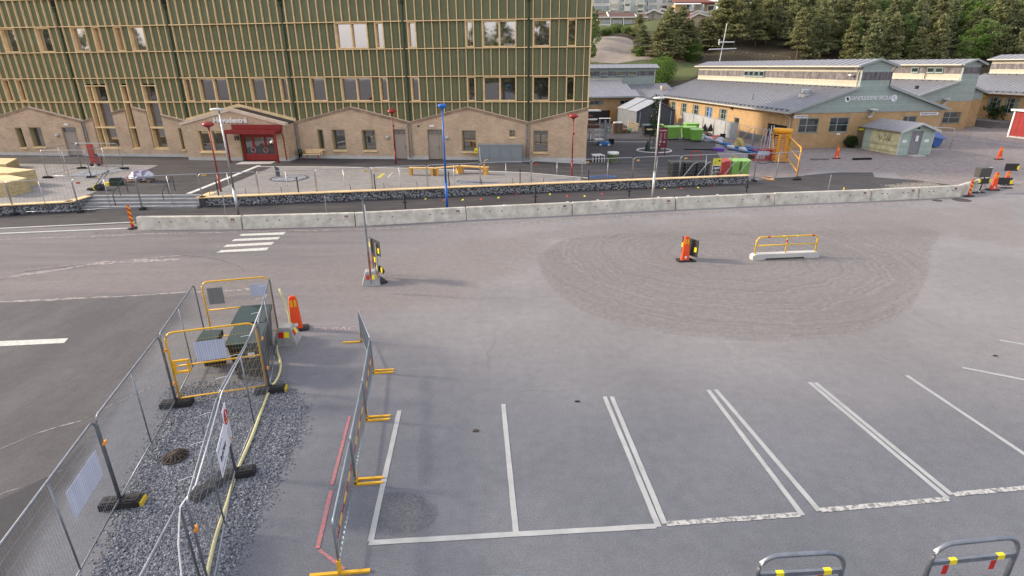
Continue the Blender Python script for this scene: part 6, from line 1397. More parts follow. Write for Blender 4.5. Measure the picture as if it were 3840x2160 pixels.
# ================================================================ TREES
def leafmat(name, c1, c2, c3):
    t = NT(name, .75); g = t.noise(.9, 3, .6); h = t.noise(7, 2, .5); oi = t.n.new('ShaderNodeObjectInfo').outputs['Random']
    c = t.mix(t.rng(g, .35, .65), c1, c2); c = t.mix(t.rng(h, .5, .75), c, c3); c = t.mix(t.math('MULTIPLY', oi, .35), c, c2)
    t.color(c); t.b.inputs['Specular IOR Level'].default_value = .15
    tr = t.n.new('ShaderNodeBsdfTranslucent'); t.l(c, tr.inputs['Color']); ms = t.n.new('ShaderNodeMixShader'); ms.inputs[0].default_value = .45
    t.l(t.b.outputs[0], ms.inputs[1]); t.l(tr.outputs[0], ms.inputs[2]); t.l(ms.outputs[0], t.n['Material Output'].inputs[0]); return t.m
conm = leafmat('pine_needles', (.18, .205, .09), (.28, .285, .135), (.40, .37, .20)); conm2 = leafmat('spruce_needles', (.145, .18, .09), (.24, .26, .13), (.34, .33, .18))
decm = leafmat('birch_leaves', (.12, .18, .06), (.19, .26, .09), (.27, .33, .13)); decb = leafmat('bright_leaves', (.09, .165, .035), (.15, .245, .055), (.22, .31, .09))
bark = mat('bark', (.12, .085, .065), .9, var=.3, scale=5); barkp = mat('pine_bark', (.22, .12, .08), .9, var=.3, scale=4); barkw = mat('pale_bark', (.45, .42, .38), .85, var=.25, scale=4)
def cards(pts, size, r_, flat=.35):
    n = len(pts); pts = np.array(pts); a = r_.normal(size=(n, 3)); a /= np.linalg.norm(a, axis=1)[:, None]; b = r_.normal(size=(n, 3)); b[:, 2] *= flat; b -= (b*a).sum(1)[:, None]*a; b /= np.linalg.norm(b, axis=1)[:, None]
    s = size*r_.uniform(.5, 1.25, n)[:, None]; v = np.stack([pts-a*s, pts+b*s*.55, pts+a*s, pts-b*s*.55], 1).reshape(-1, 3); f = np.arange(4*n).reshape(-1, 4); return v, f
def crown_mesh(name, v, f, m):
    me = bpy.data.meshes.new(name); me.from_pydata(v.tolist(), [], f.tolist()); me.materials.append(m); return me
def conifer(seed, H_, R_, m, n=3000, bare=.08, ragged=.35):
    r_ = np.random.RandomState(seed); pts = []; nb = int(H_*9)
    for i in range(nb):
        t = r_.uniform(bare, 1)**.9; z = H_*t; L1 = R_*((1-t)**.75)*(r_.uniform(1-ragged, 1.1))+.15; an = r_.uniform(0, 6.28); k = int(n/nb*(L1/R_*1.5+.25))
        u = r_.uniform(.15, 1, k)**.6; cx = np.cos(an)*L1*u; cy = np.sin(an)*L1*u; cz = z+.28*L1*u**2*(1 if t > .4 else .3)-.12*L1*u
        w_ = .16+.22*L1*.4; pts.append(np.stack([cx+r_.normal(0, w_, k), cy+r_.normal(0, w_, k), cz+r_.normal(0, .13, k)], 1))
    pts = np.concatenate(pts); return crown_mesh('crown', *cards(pts, .26, r_), m)
def broad(seed, H_, R_, m, n=5200, base=.18, size=.2):
    r_ = np.random.RandomState(seed); cl = []
    for i in range(46):
        t = r_.uniform(base, .97); rr = R_*math.sin(math.pi*min(max((t-base*.6)/(1.05-base*.6), 0), 1))**.6; an = r_.uniform(0, 6.28); q = r_.uniform(.35, 1)*rr
        cl.append((q*math.cos(an), q*math.sin(an), H_*t, r_.uniform(.35, .8)*R_*.42))
    pts = []
    for x, y, z, s in cl:
        k = n//46; d = r_.normal(size=(k, 3)); d /= np.linalg.norm(d, axis=1)[:, None]; pts.append(np.array((x, y, z))+d*s*r_.uniform(.5, 1.05, (k, 1))*np.array((1, 1, .8)))
    return crown_mesh('crown', *cards(np.concatenate(pts), size, r_, 1.), m)
def trunk(H_, r0, m, seed=0, top=.9, limbs=7):
    r_ = random.Random(seed); b = MB(); b.tube([(0, 0, -.4), (.05*H_*r_.uniform(-.3, .3), .02, H_*.45), (0, 0, H_*top)], r0, 7, r2=r0*.25)
    for i in range(limbs):
        t = r_.uniform(.35, .85); an = r_.uniform(0, 6.28); L_ = (1-t)*H_*.3+.4; b.tube([(0, 0, H_*t), (L_*.6*math.cos(an), L_*.6*math.sin(an), H_*t+L_*.3), (L_*math.cos(an), L_*math.sin(an), H_*t+L_*.6)], r0*.3, 5, r2=r0*.1)
    return b.mesh('trunk', m)
VAR = {'pine': [(conifer(s, 10, R_, conm, bare=b), trunk(10, .17, bark, s)) for s, R_, b in ((1, 2.6, .06), (2, 3.0, .1), (3, 2.2, .05), (9, 2.7, .12))],
       'spruce': [(conifer(s, 10, R_, conm2, bare=.04, ragged=.25), trunk(10, .16, bark, s)) for s, R_ in ((4, 2.3), (5, 2.7))],
       'leafy': [(broad(s, 10, R_, decm), trunk(10, .15, bark, s)) for s, R_ in ((6, 2.6), (7, 3.1))],
       'bright': [(broad(s, 10, R_, decb), trunk(10, .14, bark, s)) for s, R_ in ((8, 2.8),)],
       'tall': [(conifer(s, 10, 1.5, conm, n=2600, bare=.5, ragged=.5), trunk(10, .13, barkp, s, limbs=9)) for s in (11, 12, 13)]}
NAMES = {'pine': ('pine_tree', 'olive brown pine'), 'spruce': ('spruce_tree', 'dark green spruce'), 'leafy': ('leafy_tree', 'mid green leafy tree'), 'bright': ('leafy_tree', 'bright green leafy tree'), 'tall': ('tall_pine', 'tall pine with a bare reddish trunk')}
def tree(kind, x, y, h, label=None, group=None, z=None, wide=1., k=None):
    cm, tm = VAR[kind][(k if k is not None else rnd.randrange(99)) % len(VAR[kind])]; nm, de = NAMES[kind]; s = h/10
    o = thing(nm, label or de+' in the wood on the hillside', 'tree', (x, y, hz(x, y) if z is None else z), rnd.uniform(0, 6.28), group); o.scale = (s*wide, s*wide, s)
    link('crown', cm, o); link('trunk', tm, o); return o
for (bx, by, tx, ty, kd, w_, l) in ((905, 830, 965, 370, 'spruce', 1.15, 'spruce at the right edge of the sand slope, nearest the bare sand'), (1180, 870, 1190, 330, 'pine', 1.3, 'full pine on the red soil, second from the sand slope'), (1300, 860, 1320, 85, 'pine', .9, 'tall dark pine rising in front of the apartment block'), (1570, 900, 1590, 280, 'pine', 1.35, 'broad olive pine right of the red soil bank, before the antenna'),
     (860, 560, 870, 205, 'pine', 1.1, 'olive pine in front of the right end of the row house roof'), (1480, 700, 1490, 90, 'spruce', 1.1, 'pine in front of the ochre house, left of the beige gable'), (1830, 760, 1800, 270, 'pine', 1.1, 'pine just left of the antenna mast'), (1250, 700, 1230, 170, 'pine', 1.1, 'olive pine between the grey gable and the tall dark pine')):
    p = hp(*q5(bx, by)); h = yp(*q5(tx, ty), p.y).z-p.z; tree(kd, p.x, p.y, h, l, None, None, w_*1.5*(1.4 if 'just left' in l else 1), 0)
def shrub(label, x, y, z, R_, H_, m, n=900, size=.09):
    r_ = np.random.RandomState(int(x*10) % 1000); d = r_.normal(size=(n, 3)); d /= np.linalg.norm(d, axis=1)[:, None]; pts = d*r_.uniform(.3, 1, (n, 1))**.5*np.array((R_, R_, H_/2))+np.array((0, 0, H_/2)); pts += r_.normal(0, R_*.12, pts.shape)
    o = thing('shrub', label, 'shrub', (x, y, z)); link('foliage', crown_mesh('foliage', *cards(pts, size, r_, 1.), m), o); MB().tube([(0, 0, 0), (0, 0, H_*.5)], .03, 5).build('stem', bark, o); return o
for (bx, by, R_, h, l, mm) in ((1210, 1270, 2.3, 4.6, 'round bright green shrub between the old school wings', decb), (1660, 930, 1.8, 4.2, 'bright green bush at the left end of the far mesh fence', decb), (880, 850, .8, 1.8, 'small bright green bush at the foot of the first spruce', decb),
    (530, 500, 1.6, 2.0, 'dark round bush in front of the row house windows', decm), (370, 520, 1.3, 1.4, 'grey green bush below the white balcony', decm), (690, 500, 1.2, 1.5, 'mid green bush right of the round one by the row house', decm)):
    p = hp(*q5(bx, by)); shrub(l, p.x, p.y, p.z-.2, R_, h, mm, int(1500*R_), .16)
p = hp(*q5(215, 540)); tree('spruce', p.x, p.y, 5.0, 'dark spruce left of the row house')
for x, y, l in ((15.2, 116, 'nearest'), (15.8, 123, 'middle'), (16.3, 130, 'farthest')): tree('leafy', x, y, 7.0, l+' green tree at the left rim of the sand slope, beside the new building', 'trees at the left rim of the sand slope', None, .8)
cnt = 0; ROWN = ['front', 'second', 'third', 'fourth', 'fifth', 'highest']
for row, (y0, h0) in enumerate(((110, 8.5), (117, 9.0), (124, 9.5), (131, 9.5), (139, 9.5), (147, 9.5))):
    x = (.56, .46, .345, .34, .34, .345)[row]*y0; oi_ = 0
    while x < 118+row*7:
        xx, yy = x+rnd.uniform(-1, 1), y0+rnd.uniform(-2.6, 2.6)
        fr = (xx/yy-.38)/.5; q = rnd.random()
        kd = ('pine' if q < .6 else 'spruce') if fr < .33 else ('leafy' if q < .42 else 'bright' if q < .52 else 'pine' if q < .82 else 'spruce')
        if row >= 4 and fr > .5: kd = 'bright' if q < .4 else 'leafy' if q < .7 else 'pine'
        h = h0*rnd.uniform(.8, 1.18)*(1.0 if kd in ('pine', 'spruce') else .82)
        if row == 0 and fr < .25: h *= 1.15
        tree(kd, xx, yy, h, NAMES[kd][1]+', '+ORD[oi_]+' from the left in the '+ROWN[row]+' row of the wood', 'trees of the wood on the hillside', None, rnd.uniform(1.05, 1.4)); cnt += 1; oi_ += 1
        x += rnd.uniform(2.9, 4.3)
hl = []
while len(hl) < 56:
    yy = rnd.uniform(152, 178); xx = rnd.uniform(.34, .93)*yy
    if xx >= 62: hl.append((xx/yy, xx, yy))
for i, (_, xx, yy) in enumerate(sorted(hl)): tree('tall', xx, yy, rnd.uniform(12, 16), ORD[i]+' bare-trunked tall pine from the left along the hilltop skyline', 'tall pines along the hilltop', None, rnd.uniform(.9, 1.3))
# wood behind the viewer, seen only mirrored in the upper windows
for i, (x, y) in enumerate(((-21, -33), (-17.5, -36), (-13, -34), (-8.5, -35), (-5, -33), (-28, -38), (-34, -37), (-112, -38), (-119, -36), (-125, -38), (-132, -36), (-139, -38), (-146, -35), (-153, -37), (-160, -36))):
    tree('pine', x, y, 17+rnd.uniform(-3, 3.5), ORD[i]+' pine of the row behind the viewer, mirrored in the upper windows', 'pines behind the viewer', 0., 1.2)
# mesh fence at the foot of the wood
mfp = [hp(2637-2, 228), hp(2655, 192), hp(2700, 194), hp(2750, 198), hp(2800, 203), hp(2850, 208), hp(2900, 214), hp(2960, 222)]
o = thing('mesh_fence', 'rusty post and wire fence on the brown slope behind the metal roof', 'fence')
for i, p in enumerate(mfp[1:]): MB().tube([(p.x, p.y, p.z-1.5), (p.x, p.y, p.z+.3)], .07, 6).build('post', mat('rusty_post', (.35, .18, .09), .8), o)
b = MB()
for i in range(len(mfp)-1):
    for k in range(5): z = -.0+.3-.35*k; b.tube([tuple(mfp[i]+Vector((0, 0, z))), tuple(mfp[i+1]+Vector((0, 0, z)))], .018, 3, False)
    for k in range(12): p = mfp[i].lerp(mfp[i+1], k/12); b.tube([(p.x, p.y, p.z-1.4), (p.x, p.y, p.z+.3)], .012, 3, False)
b.build('wire_mesh', galvd, o)
# low plants near the old school
darkleaf = leafmat('dark_leaves', (.03, .06, .022), (.06, .10, .035), (.09, .14, .05))
p = gp(3188, 553); shrub('small dark green shrub against the old school front wall', p.x, p.y, 0, .62, 1.15, darkleaf, 1400)
shrub('dark bush growing in the long planter at the right', 67.5, 80.5, .5, 2.2, 2.6, darkleaf, 2600, .2); shrub('taller bush before the third wing windows at the right edge', 71.5, 80.2, .5, 1.6, 3.8, darkleaf, 2200, .2)
# ================================================================ YARD BETWEEN THE BUILDINGS
Z0 = .1
def Yd(x, y, z=Z0): return gp(2190+x/5.05, 340+y/5.05, z)
def Y2(x, y, z=0.): return gp(2560+x/4.6, 440+y/4.6, z)
def hy(x, y, Y, s='1'): return yp(2190+x/5.05, 340+y/5.05, Y) if s == '1' else yp(2560+x/4.6, 440+y/4.6, Y)
# tent
tf = mat('grey_tarpaulin', (.17, .18, .20), .6, var=.12, scale=1.2); tr_ = mat('pale_grey_tarpaulin', (.28, .30, .33), .5, var=.1)
a, b, c = Vector((16.9, 79.2, Z0)), Vector((22.3, 80.4, Z0)), Vector((15.9, 85.5, Z0)); e1 = (b-a); Wt = e1.length; Lt = 6.5
te = thing('tent', 'grey tarpaulin storage tent with a gabled front standing in the yard', 'tent', tuple(a), math.atan2(e1.y, e1.x))
pk = 3.35; sv = 2.15
MB().prism([(0, 0), (Wt, 0), (Wt, sv), (Wt/2, pk), (0, sv)], .06, 'y', 0).build('front_wall', mat('dark_grey_tarpaulin', (.075, .08, .09), .65, var=.15), te)
MB().box(0, .05, .061, Lt, 0, sv).build('side_wall', tf, te); MB().box(Wt-.05, Wt, .061, Lt, 0, sv).build('side_wall', tf, te)
for x0 in (-.15, Wt+.15):
    m_ = MB(); quadbox(m_, [(x0, -.2, sv-.08), (Wt/2, -.2, pk+.02), (Wt/2, Lt/2-.05, pk+.02), (x0, Lt/2-.05, sv-.08)], .05); m_.build('roof_sheet', tr_, te)
    m_ = MB(); quadbox(m_, [(x0, Lt/2, sv), (Wt/2, Lt/2, pk+.12), (Wt/2, Lt, pk+.12), (x0, Lt, sv)], .05); m_.build('roof_sheet', tr_, te)
for x in (.4, Wt-.6): m_ = MB(); m_.tube([(x, -.06, .0), (x+.05, -.05, sv-.1)], .06, 5).build('rolled_flap', mat('pale_flap', (.35, .40, .48), .6), te)
# pallets
def pallet(o, z, name='pallet', m=wood):
    b = MB()
    for i in range(6): b.box(-.6, .6, -.4+i*.14, -.4+i*.14+.1, z+.12, z+.144)
    for y in (-.4, -.05, .3):
        b.box(-.6, .6, y, y+.1, z, z+.02)
        for x in (-.6, -.07, .46): b.box(x, x+.14, y, y+.1, z+.021, z+.119)
    return b
pm_ = mat('pallet_wood', (.24, .16, .10), .85, var=.3, scale=4)
p0 = Yd(630, 806)
PMs = pallet(None, 0).mesh('boards', pm_)
for i in range(8):
    o = thing('pallet', ['lowest', 'second', 'third', 'fourth', 'fifth', 'sixth', 'seventh', 'topmost'][i]+' pallet from the ground in the tall stack by the tent', 'pallet', (p0.x+rnd.uniform(-.04, .04), p0.y, Z0+.15*i), rnd.uniform(-.05, .05), 'pallets in the tall stack'); link('boards', PMs, o)
p1 = Yd(790, 795)
for i in range(3):
    o = thing('pallet', ['bottom', 'middle', 'top'][i]+' pallet of the low stack right of the tall one', 'pallet', (p1.x, p1.y, Z0+.15*i), rnd.uniform(-.1, .1), 'pallets in the low stack'); link('boards', PMs, o)
o = thing('pallet', 'pale pallets leaning together against the tent front', 'pallet', tuple(Yd(900, 765)), 0); b = pallet(None, 0); ob = link('boards', b.mesh('boards', wood), o); ob.rotation_euler = (math.radians(70), 0, math.radians(90)); ob.rotation_euler = (math.radians(68), math.radians(12), 0); ob.location = (.1, 0, .45); ob.scale = (1.15, 1.6, 1.)
sh_ = MB().box(-.5, .5, -.35, .35, 0, .12).build('sheet_pack', white); sh_.location = (p0.x, p0.y, Z0+1.22); tag(sh_, 'pack of white sheets on top of the tall pallet stack', 'sheets')
# stacked material by the new building corner
for i, (x, y, w_, z, m, l) in enumerate(((200, 700, 3.0, .05, 'dk', 'dark timbers lying low at the left of the yard'), (150, 690, 2.6, .45, 'dk', 'reddish crate of boards in the stack by the dark hoarding'), (220, 690, 2.4, .95, 'wh', 'white bundle in the stack by the dark hoarding'), (150, 690, 1.8, 1.4, 'rd', 'dark red beam sticking out of the stack'), (230, 690, 2.6, 2.1, 'wh', 'long white board on top of the stack by the dark hoarding'))):
    p = Yd(x, y); o = thing('material_bundle', l, 'building material', (p.x-1, p.y, Z0+z), .05)
    mm = {'dk': mat('dark_red_timber', (.12, .06, .045), .8, var=.3), 'wh': white, 'rd': mat('dark_red_steel', (.22, .05, .045), .6)}[m]
    for k in range(4): MB().box(-w_/2+rnd.uniform(-.2, .2), w_/2+rnd.uniform(-.2, .2), -.5+.26*k, -.5+.26*k+.2, 0, .16 if m != 'dk' else .3).build('board', mm, o)
p = Yd(390, 640); tb = thing('work_table', 'white folding table with building bits near the lift', 'table', tuple(p), 0)
MB().box(-.8, .8, -.4, .4, .82, .87).build('table_top', white, tb)
for x in (-.7, .7):
    for y in (-.3, .3): MB().box(x-.03, x+.03, y-.03, y+.03, 0, .82).build('leg', galv, tb)
# lift
lp = Yd(375, 1045); lf = thing('mast_lift', 'small blue vertical mast lift with a white railed platform', 'lift', tuple(lp), .1)
lb = mat('lift_blue', (.03, .19, .48), .45, var=.08)
MB().box(-.6, .6, -.35, .35, .12, .42).build('base', lb, lf)
for x in (-.45, .45):
    for y in (-.32, .32): MB().tube([(x, y-.05, .13), (x, y+.05, .13)], .13, 12).build('wheel', white, lf)
for i in range(3): MB().box(-.12+.04*i, .2-.02*i, -.1+.06*i, .1+.06*i, .42, 2.1+.25*i).build('mast', galvd, lf)
MB().box(-1.1, -.15, -.4, .4, .62, .72).build('platform_floor', white, lf)
b = MB()
for z in (1.15, 1.65): b.tube([(-1.1, -.4, z), (-.15, -.4, z), (-.15, .4, z), (-1.1, .4, z), (-1.1, -.4, z)], .025, 5)
for x, y in ((-1.1, -.4), (-.15, -.4), (-.15, .4), (-1.1, .4), (-.6, -.4)): b.tube([(x, y, .72), (x, y, 1.65)], .025, 5)
b.build('railing', mat('white_rail', (.65, .66, .68), .5), lf); MB().box(.2, .55, -.15, .2, 1.3, 1.85).build('control_box', galvd, lf); MB().box(.3, .46, -.16, -.151, 1.5, 1.7).build('sticker', mat('pale_green_sticker', (.4, .6, .3), .5), lf)
MB().box(.6, 1.0, -.3, .3, .2, .7).build('battery_pack', dark, lf)
# bench stub and pale line
o = thing('yard_table', 'small weathered table at the corner of the new building', 'table', tuple(Yd(90, 925)), 0); MB().box(-.35, .35, -.5, .5, .85, .92).build('table_top', mat('grey_timber', (.17, .16, .155), .8), o); MB().box(-.3, -.2, -.4, .4, 0, .85).box(.1, .2, -.4, .4, 0, .85).build('leg', white, o)
pts = [Yd(50, 962, Z0+.012), Yd(1300, 972, Z0+.012)]; d = pts[1]-pts[0]
sb2 = MB(); sb2.add([tuple(pts[0]+Vector((0, -.12, 0))), tuple(pts[1]+Vector((0, -.12, 0))), tuple(pts[1]+Vector((0, .12, 0))), tuple(pts[0]+Vector((0, .12, 0)))], [(0, 1, 2, 3)]); struct(sb2.build('yard_line', kerbw))
# ring kerb with young tree
rc_ = Vector((14.1, 57.0, Z0)); b = MB(); b.tube([(1.65*math.cos(t), 1.65*math.sin(t), 0.02) for t in np.linspace(0, 2*math.pi, 33)], .085, 6, False); o = b.build('ring_kerb', kerbw); o.location = rc_; tag(o, 'pale round kerb ring around the young tree in the yard', 'kerb ring')
yt = thing('young_tree', 'slim young tree with white blossom, tied to stakes inside the round kerb', 'tree', (14.0, 57.1, Z0))
MB().tube([(0, 0, 0), (.03, 0, 2.3), (0, 0, 4.6)], .04, 6, r2=.015).build('trunk', bark, yt)
r_ = np.random.RandomState(5); pts = []
for i in range(26): t = r_.uniform(.42, 1); an = r_.uniform(0, 6.3); q = r_.uniform(.1, .75)*(1.15-t*.6); pts.append(np.array((q*math.cos(an), q*math.sin(an), 5.0*t))+r_.normal(0, .17, (60, 3)))
link('crown', crown_mesh('crown', *cards(np.concatenate(pts), .075, r_, 1.), darkleaf), yt); bl = np.concatenate(pts)[r_.rand(1560) < .045]; link('blossom', crown_mesh('blossom', *cards(bl+.04, .085, r_, 1.), white), yt)
for sx in (-.35, .35): MB().box(sx-.04, sx+.04, -.04, .04, 0, 2.0).build('stake', mat('dark_stake', (.06, .06, .05), .8), yt)
MB().box(-.75, .75, -.35, .35, 2.0, 2.06).build('tie_board', wood, yt)
for sx in (-.55, .45): MB().lathe([(.26, 0), (.27, .15), (.22, .5), (.1, .85), (.02, .95)], (sx, -.1, 0), 10).build('watering_bag', mat('dark_green_bag', (.03, .055, .03), .6, var=.3), yt)
# maroon sign
ms_ = thing('information_sign', 'maroon information board on two posts leaning slightly, by the round kerb', 'sign', tuple(Yd(1462, 1235)), .12)
mar = mat('maroon', (.15, .018, .03), .5, var=.06)
for x in (-.33, .33): MB().box(x-.04, x+.04, 0, .06, 0, 2.5).build('post', mar, ms_)
pb_ = MB().box(-.42, .42, -.05, -.01, .72, 2.55).build('board', mar, ms_)
lt = mat('pale_print', (.55, .42, .42), .7)
b = MB(); b.box(-.22, .34, -.054, -.051, 2.24, 2.33); 
for i in range(9): b.box(-.3, -.12+rnd.uniform(-.05, .05), -.054, -.051, 2.05-i*.09, 2.08-i*.09); b.box(.1, .25+rnd.uniform(-.05, .05), -.054, -.051, 2.05-i*.08, 2.08-i*.08) if i < 7 else None
b.lathe([(.01, 0)], n=3) if False else None
b.prism([(-.32, .95), (-.22, .95), (-.22, 1.1), (-.32, 1.1)], .003, 'y', -.054); b.prism([(.02, 1.22), (.22, 1.2), (.28, 1.3), (.1, 1.36)], .003, 'y', -.054); b.prism([(-.3, 1.2), (-.2, 1.18), (-.1, 1.3), (-.28, 1.45)], .003, 'y', -.054)
b.build('print', lt, pb_); MB().lathe([(.06, 0), (.06, .005)], n=12).build('round_mark', lt, pb_).matrix_local = Matrix.Translation((-.32, -.052, 2.3)) @ Matrix.Rotation(math.pi/2, 4, 'X')
# big bins
def bigbin(l, x, y, rz, w_, d_, h_, m, lm): return wheelie(l, x, y, rz, w_, d_, h_, m, Z0, 4, None, lm)
bigbin('large lime green container, left of the three, behind the maroon sign', 18.25, 66.0, .05, 1.55, .95, 1.5, lime, limed); bigbin('large lime green container, second from the left', 20.15, 66.2, .0, 1.5, .95, 1.42, lime, limed); bigbin('smaller lime green bin, rightmost and nearest of the yard containers', 20.35, 64.1, -.1, 1.25, .9, 1.38, lime, limed)
bigbin('lime green container behind, half hidden by the young tree', 17.3, 69.8, .1, 1.5, 1.0, 1.35, lime, limed); bigbin('lime green lidded container at the back by the school wall', 22.0, 71.5, .1, 1.6, 1.0, 1.3, lime, limed)
bigbin('dark container with a pale green label and a red side, left of the young tree', 16.4, 69.6, .1, 1.5, 1.0, 1.35, binD, binG); MB().box(-.55, -.2, -.53, -.515, .75, 1.05).build('label', mat('pale_green_label', (.25, .55, .35), .6), [o for o in COL.objects if o.name.startswith('wheelie_bin')][-6] if False else ms_).location = (2.2, 15.3, 0)
for x, y, w_ in ((660, 960, 1), (850, 955, 2), (1000, 955, 3)): pass
for (x0, x1, l, m, lm) in ((640, 835, 'red wheeled bin behind the low stone wall beside the rapid sign', redbin, redbin), (840, 1000, 'lime green wheeled bin right of the red bin behind the low stone wall', lime, limed), (1000, 1180, 'rightmost lime green wheeled bin at the end of the low stone wall', lime, limed)):
    a, b = hy(x0, 850, 42.6, '2'), hy(x1, 850, 42.6, '2'); zt = hy(x0, 745, 42.6, '2').z; o = wheelie(l, (a.x+b.x)/2, 43.0, .08, (b.x-a.x)*.84, .75, zt, m, .05, 4, None, lm)
# dark crates
dcr = mat('dark_crate', (.045, .047, .052), .7, var=.3)
for i, (x0, x1) in enumerate(((-180, 40), (50, 250), (260, 500))):
    a, b = hy(x0, 900, 42.8, '2'), hy(x1, 900, 42.8, '2'); zt = hy(x0, 790, 42.8, '2').z
    o = thing('dark_crate', ['dark slatted crate behind the wall, leftmost, by the white lamp post', 'dark slatted crate behind the wall, middle one', 'dark slatted crate behind the wall, next to the rapid sign'][i], 'crate', (a.x, 42.8, .05), .12); w_ = b.x-a.x-.1
    MB().box(.05, w_-.05, .05, 1.0, .1, zt-.1).build('core', dark, o)
    for k in range(6): z = .1+(zt-.15)*k/6; MB().box(0, w_, 0, .045, z, z+(zt-.15)/6-.05).build('slat', dcr, o)
    MB().box(0, w_, 0, 1.05, zt-.09, zt).build('lid', dcr, o)
for i, (x, rz_) in enumerate(((1600, .9), (1800, .9), (-60, .9), (200, .9), (340, .9))):
    pass
for i in range(5):
    x = 12.2+i*1.05; y = wall_y(x)+1.3; b = MB(); b.tube([(x, y, .15), (x+.9, y+.1, 1.35), (x+1.15, y+.1, 1.45)], .025, 6); o = b.build('leaning_tube', galv); tag(o, ORD[i]+' galvanised tube from the left leaning diagonally behind the low stone wall', 'tube', 'leaning tubes by the dark crates')
o = thing('red_hoop', 'red plastic hoop barrier behind the fence by the dark crates', 'barrier', tuple(Y2(120, 790)), .1); MB().tube(rounded(1.0, 1.0, .3, .2), .04, 6).tube([(0, 0, .6), (1.0, 0, .6)], .03, 6).build('frame', redbin, o)
b = MB(); q0, q1 = NP[13], NP[15]
# rapid and yellow signs on the fence
sp0, sp1 = gp(2668, 690), gp(2700, 690); fy = 40.05
a, c = yp(2672, 637-13, fy), yp(2703, 600, fy)
o = thing('safety_sign', 'yellow notice sign with a black hand mark hung on the fence above the rapid sign', 'sign', tuple(yp(2673, 619, fy)), .12)
w_ = 31/F*fy*1.02; b = MB(); b.box(0, w_, -.02, 0, 0, .46); b.build('board', mat('warning_yellow', (.62, .60, .05), .5), o)
for k in range(7): MB().prism([(k*w_/7, 0), ((k+1)*w_/7, 0), ((k+.5)*w_/7, -.05)], .015, 'y', -.02).build('tooth', mat('warning_yellow', (.62, .60, .05), .5), o)
MB().prism([(.34, .3), (.5, .36), (.52, .2), (.42, .24)], .004, 'y', -.026).build('hand_mark', black, o); MB().box(.05, .3, -.026, -.022, .12, .15).box(.05, .22, -.026, -.022, .2, .23).build('text_line', mat('grey_text', (.2, .2, .22), .7), o)
o = thing('company_sign', 'dark purple sign with a pale border and the white word rapid on the fence', 'sign', tuple(yp(2669, 645.5, fy)), .12)
MB().box(0, w_+.02, -.02, 0, 0, .45).build('board', signw, o); MB().box(.02, w_, -.026, -.021, .02, .43).build('panel', mat('dark_purple', (.03, .015, .04), .5), o)
text_mesh('lettering', 'rapid', .23, signw, o, (w_/2, -.03, .29), (math.pi/2, 0, 0), .001, bold=.006, sx=.95); MB().box(.08, w_-.1, -.029, -.027, .13, .155).build('text_line', mat('grey_text', (.2, .2, .22), .7), o); MB().box(.16, w_-.18, -.029, -.027, .05, .075).build('text_line', signw, o)
# bowl planter, junk pallet
o = thing('barrel_planter', 'green ribbed round tub covered with white sheeting near the fence', 'tub', tuple(Yd(540, 1392)), 0); gtub = mat('moss_green_tub', (.11, .15, .055), .6, var=.2)
MB().lathe([(.34, 0), (.36, .3), (.38, .32), (.38, .5), (.41, .52), (.42, .72), (.46, .74), (.47, .9)], n=20).build('tub', gtub, o, False); MB().lathe([(.48, .86), (.5, .95), (.47, 1.03), (.02, 1.06)], n=20).build('white_sheet', white, o)
o = thing('loaded_pallet', 'pallet loaded with black and white fittings beside the new building corner', 'pallet', tuple(Yd(250, 1385)), .1); link('boards', PMs, o)
for k in range(8): MB().box(-.5+.13*k, -.42+.13*k, -.3, .3, .15+.02*(k % 3), .6+.05*(k % 3)).build('fitting', black if k % 2 else white, o)
MB().box(-.5, .4, -.2, .35, .68, .8).build('white_cover', white, o); MB().box(.45, .56, -.3, .2, .15, .75).build('end_board', white, o)
# screened fence along the school wall
scr = mat('pale_screen_mesh', (.33, .34, .36), .8, var=.18, scale=1.5)
SF = [(23.05, 79.3), (23.55, 75.9), (23.75, 72.5), (23.95, 69.1), (24.15, 65.9), (24.42, 62.8)]
for i in range(5):
    o = fence(SF[i], SF[i+1], ['far end', 'second', 'third', 'fourth', 'near end'][i]+' fence panel with pale grey screening along the old school wall', Z0, fm=FM, fw=FW)
    MB().box(.06, 3.3, -.03, -.026, .15+(.1 if i == 4 else 0), 1.95).build('screen', scr, o)
SF2 = [(24.42, 62.6), (24.75, 59.3), (25.1, 56.0), (25.3, 52.8)]
for i in range(3): fence(SF2[i], SF2[i+1], ['far', 'middle', 'near'][i]+' bare fence panel along the old school wall, left of the yellow turnstile', 0, fm=FM, fw=FW)
for i, (a, b_) in enumerate((((23.4, 60.5), (24.7, 60.0)), ((24.0, 57.2), (25.0, 57.0)))):
    o = MB().tube([(a[0], a[1], 0), (b_[0], b_[1], 1.9)], .035, 5).build('wooden_brace', mat('ochre_brace', (.5, .32, .1), .7)); tag(o, ['far', 'near'][i]+' ochre brace propping the fence left of the turnstile', 'brace')
for i, x in enumerate((350, 450)):
    p = Y2(x, 330); o = thing('warning_triangle', ['left', 'right'][i]+' black triangular sign back standing at the screened fence', 'sign', (p.x, p.y-.3, Z0), .15)
    MB().prism([(-.45, .5), (.45, .5), (0, 1.45)], .03, 'y', 0).build('triangle', black, o); MB().box(-.03, .03, .031, .06, 0, .7).build('post', galv, o); MB().box(.3, .42, -.03, -.001, .5, .75).build('clip', yelb, o); MB().box(-.3, .3, -.1, .15, 0, .06).build('foot', rub, o)
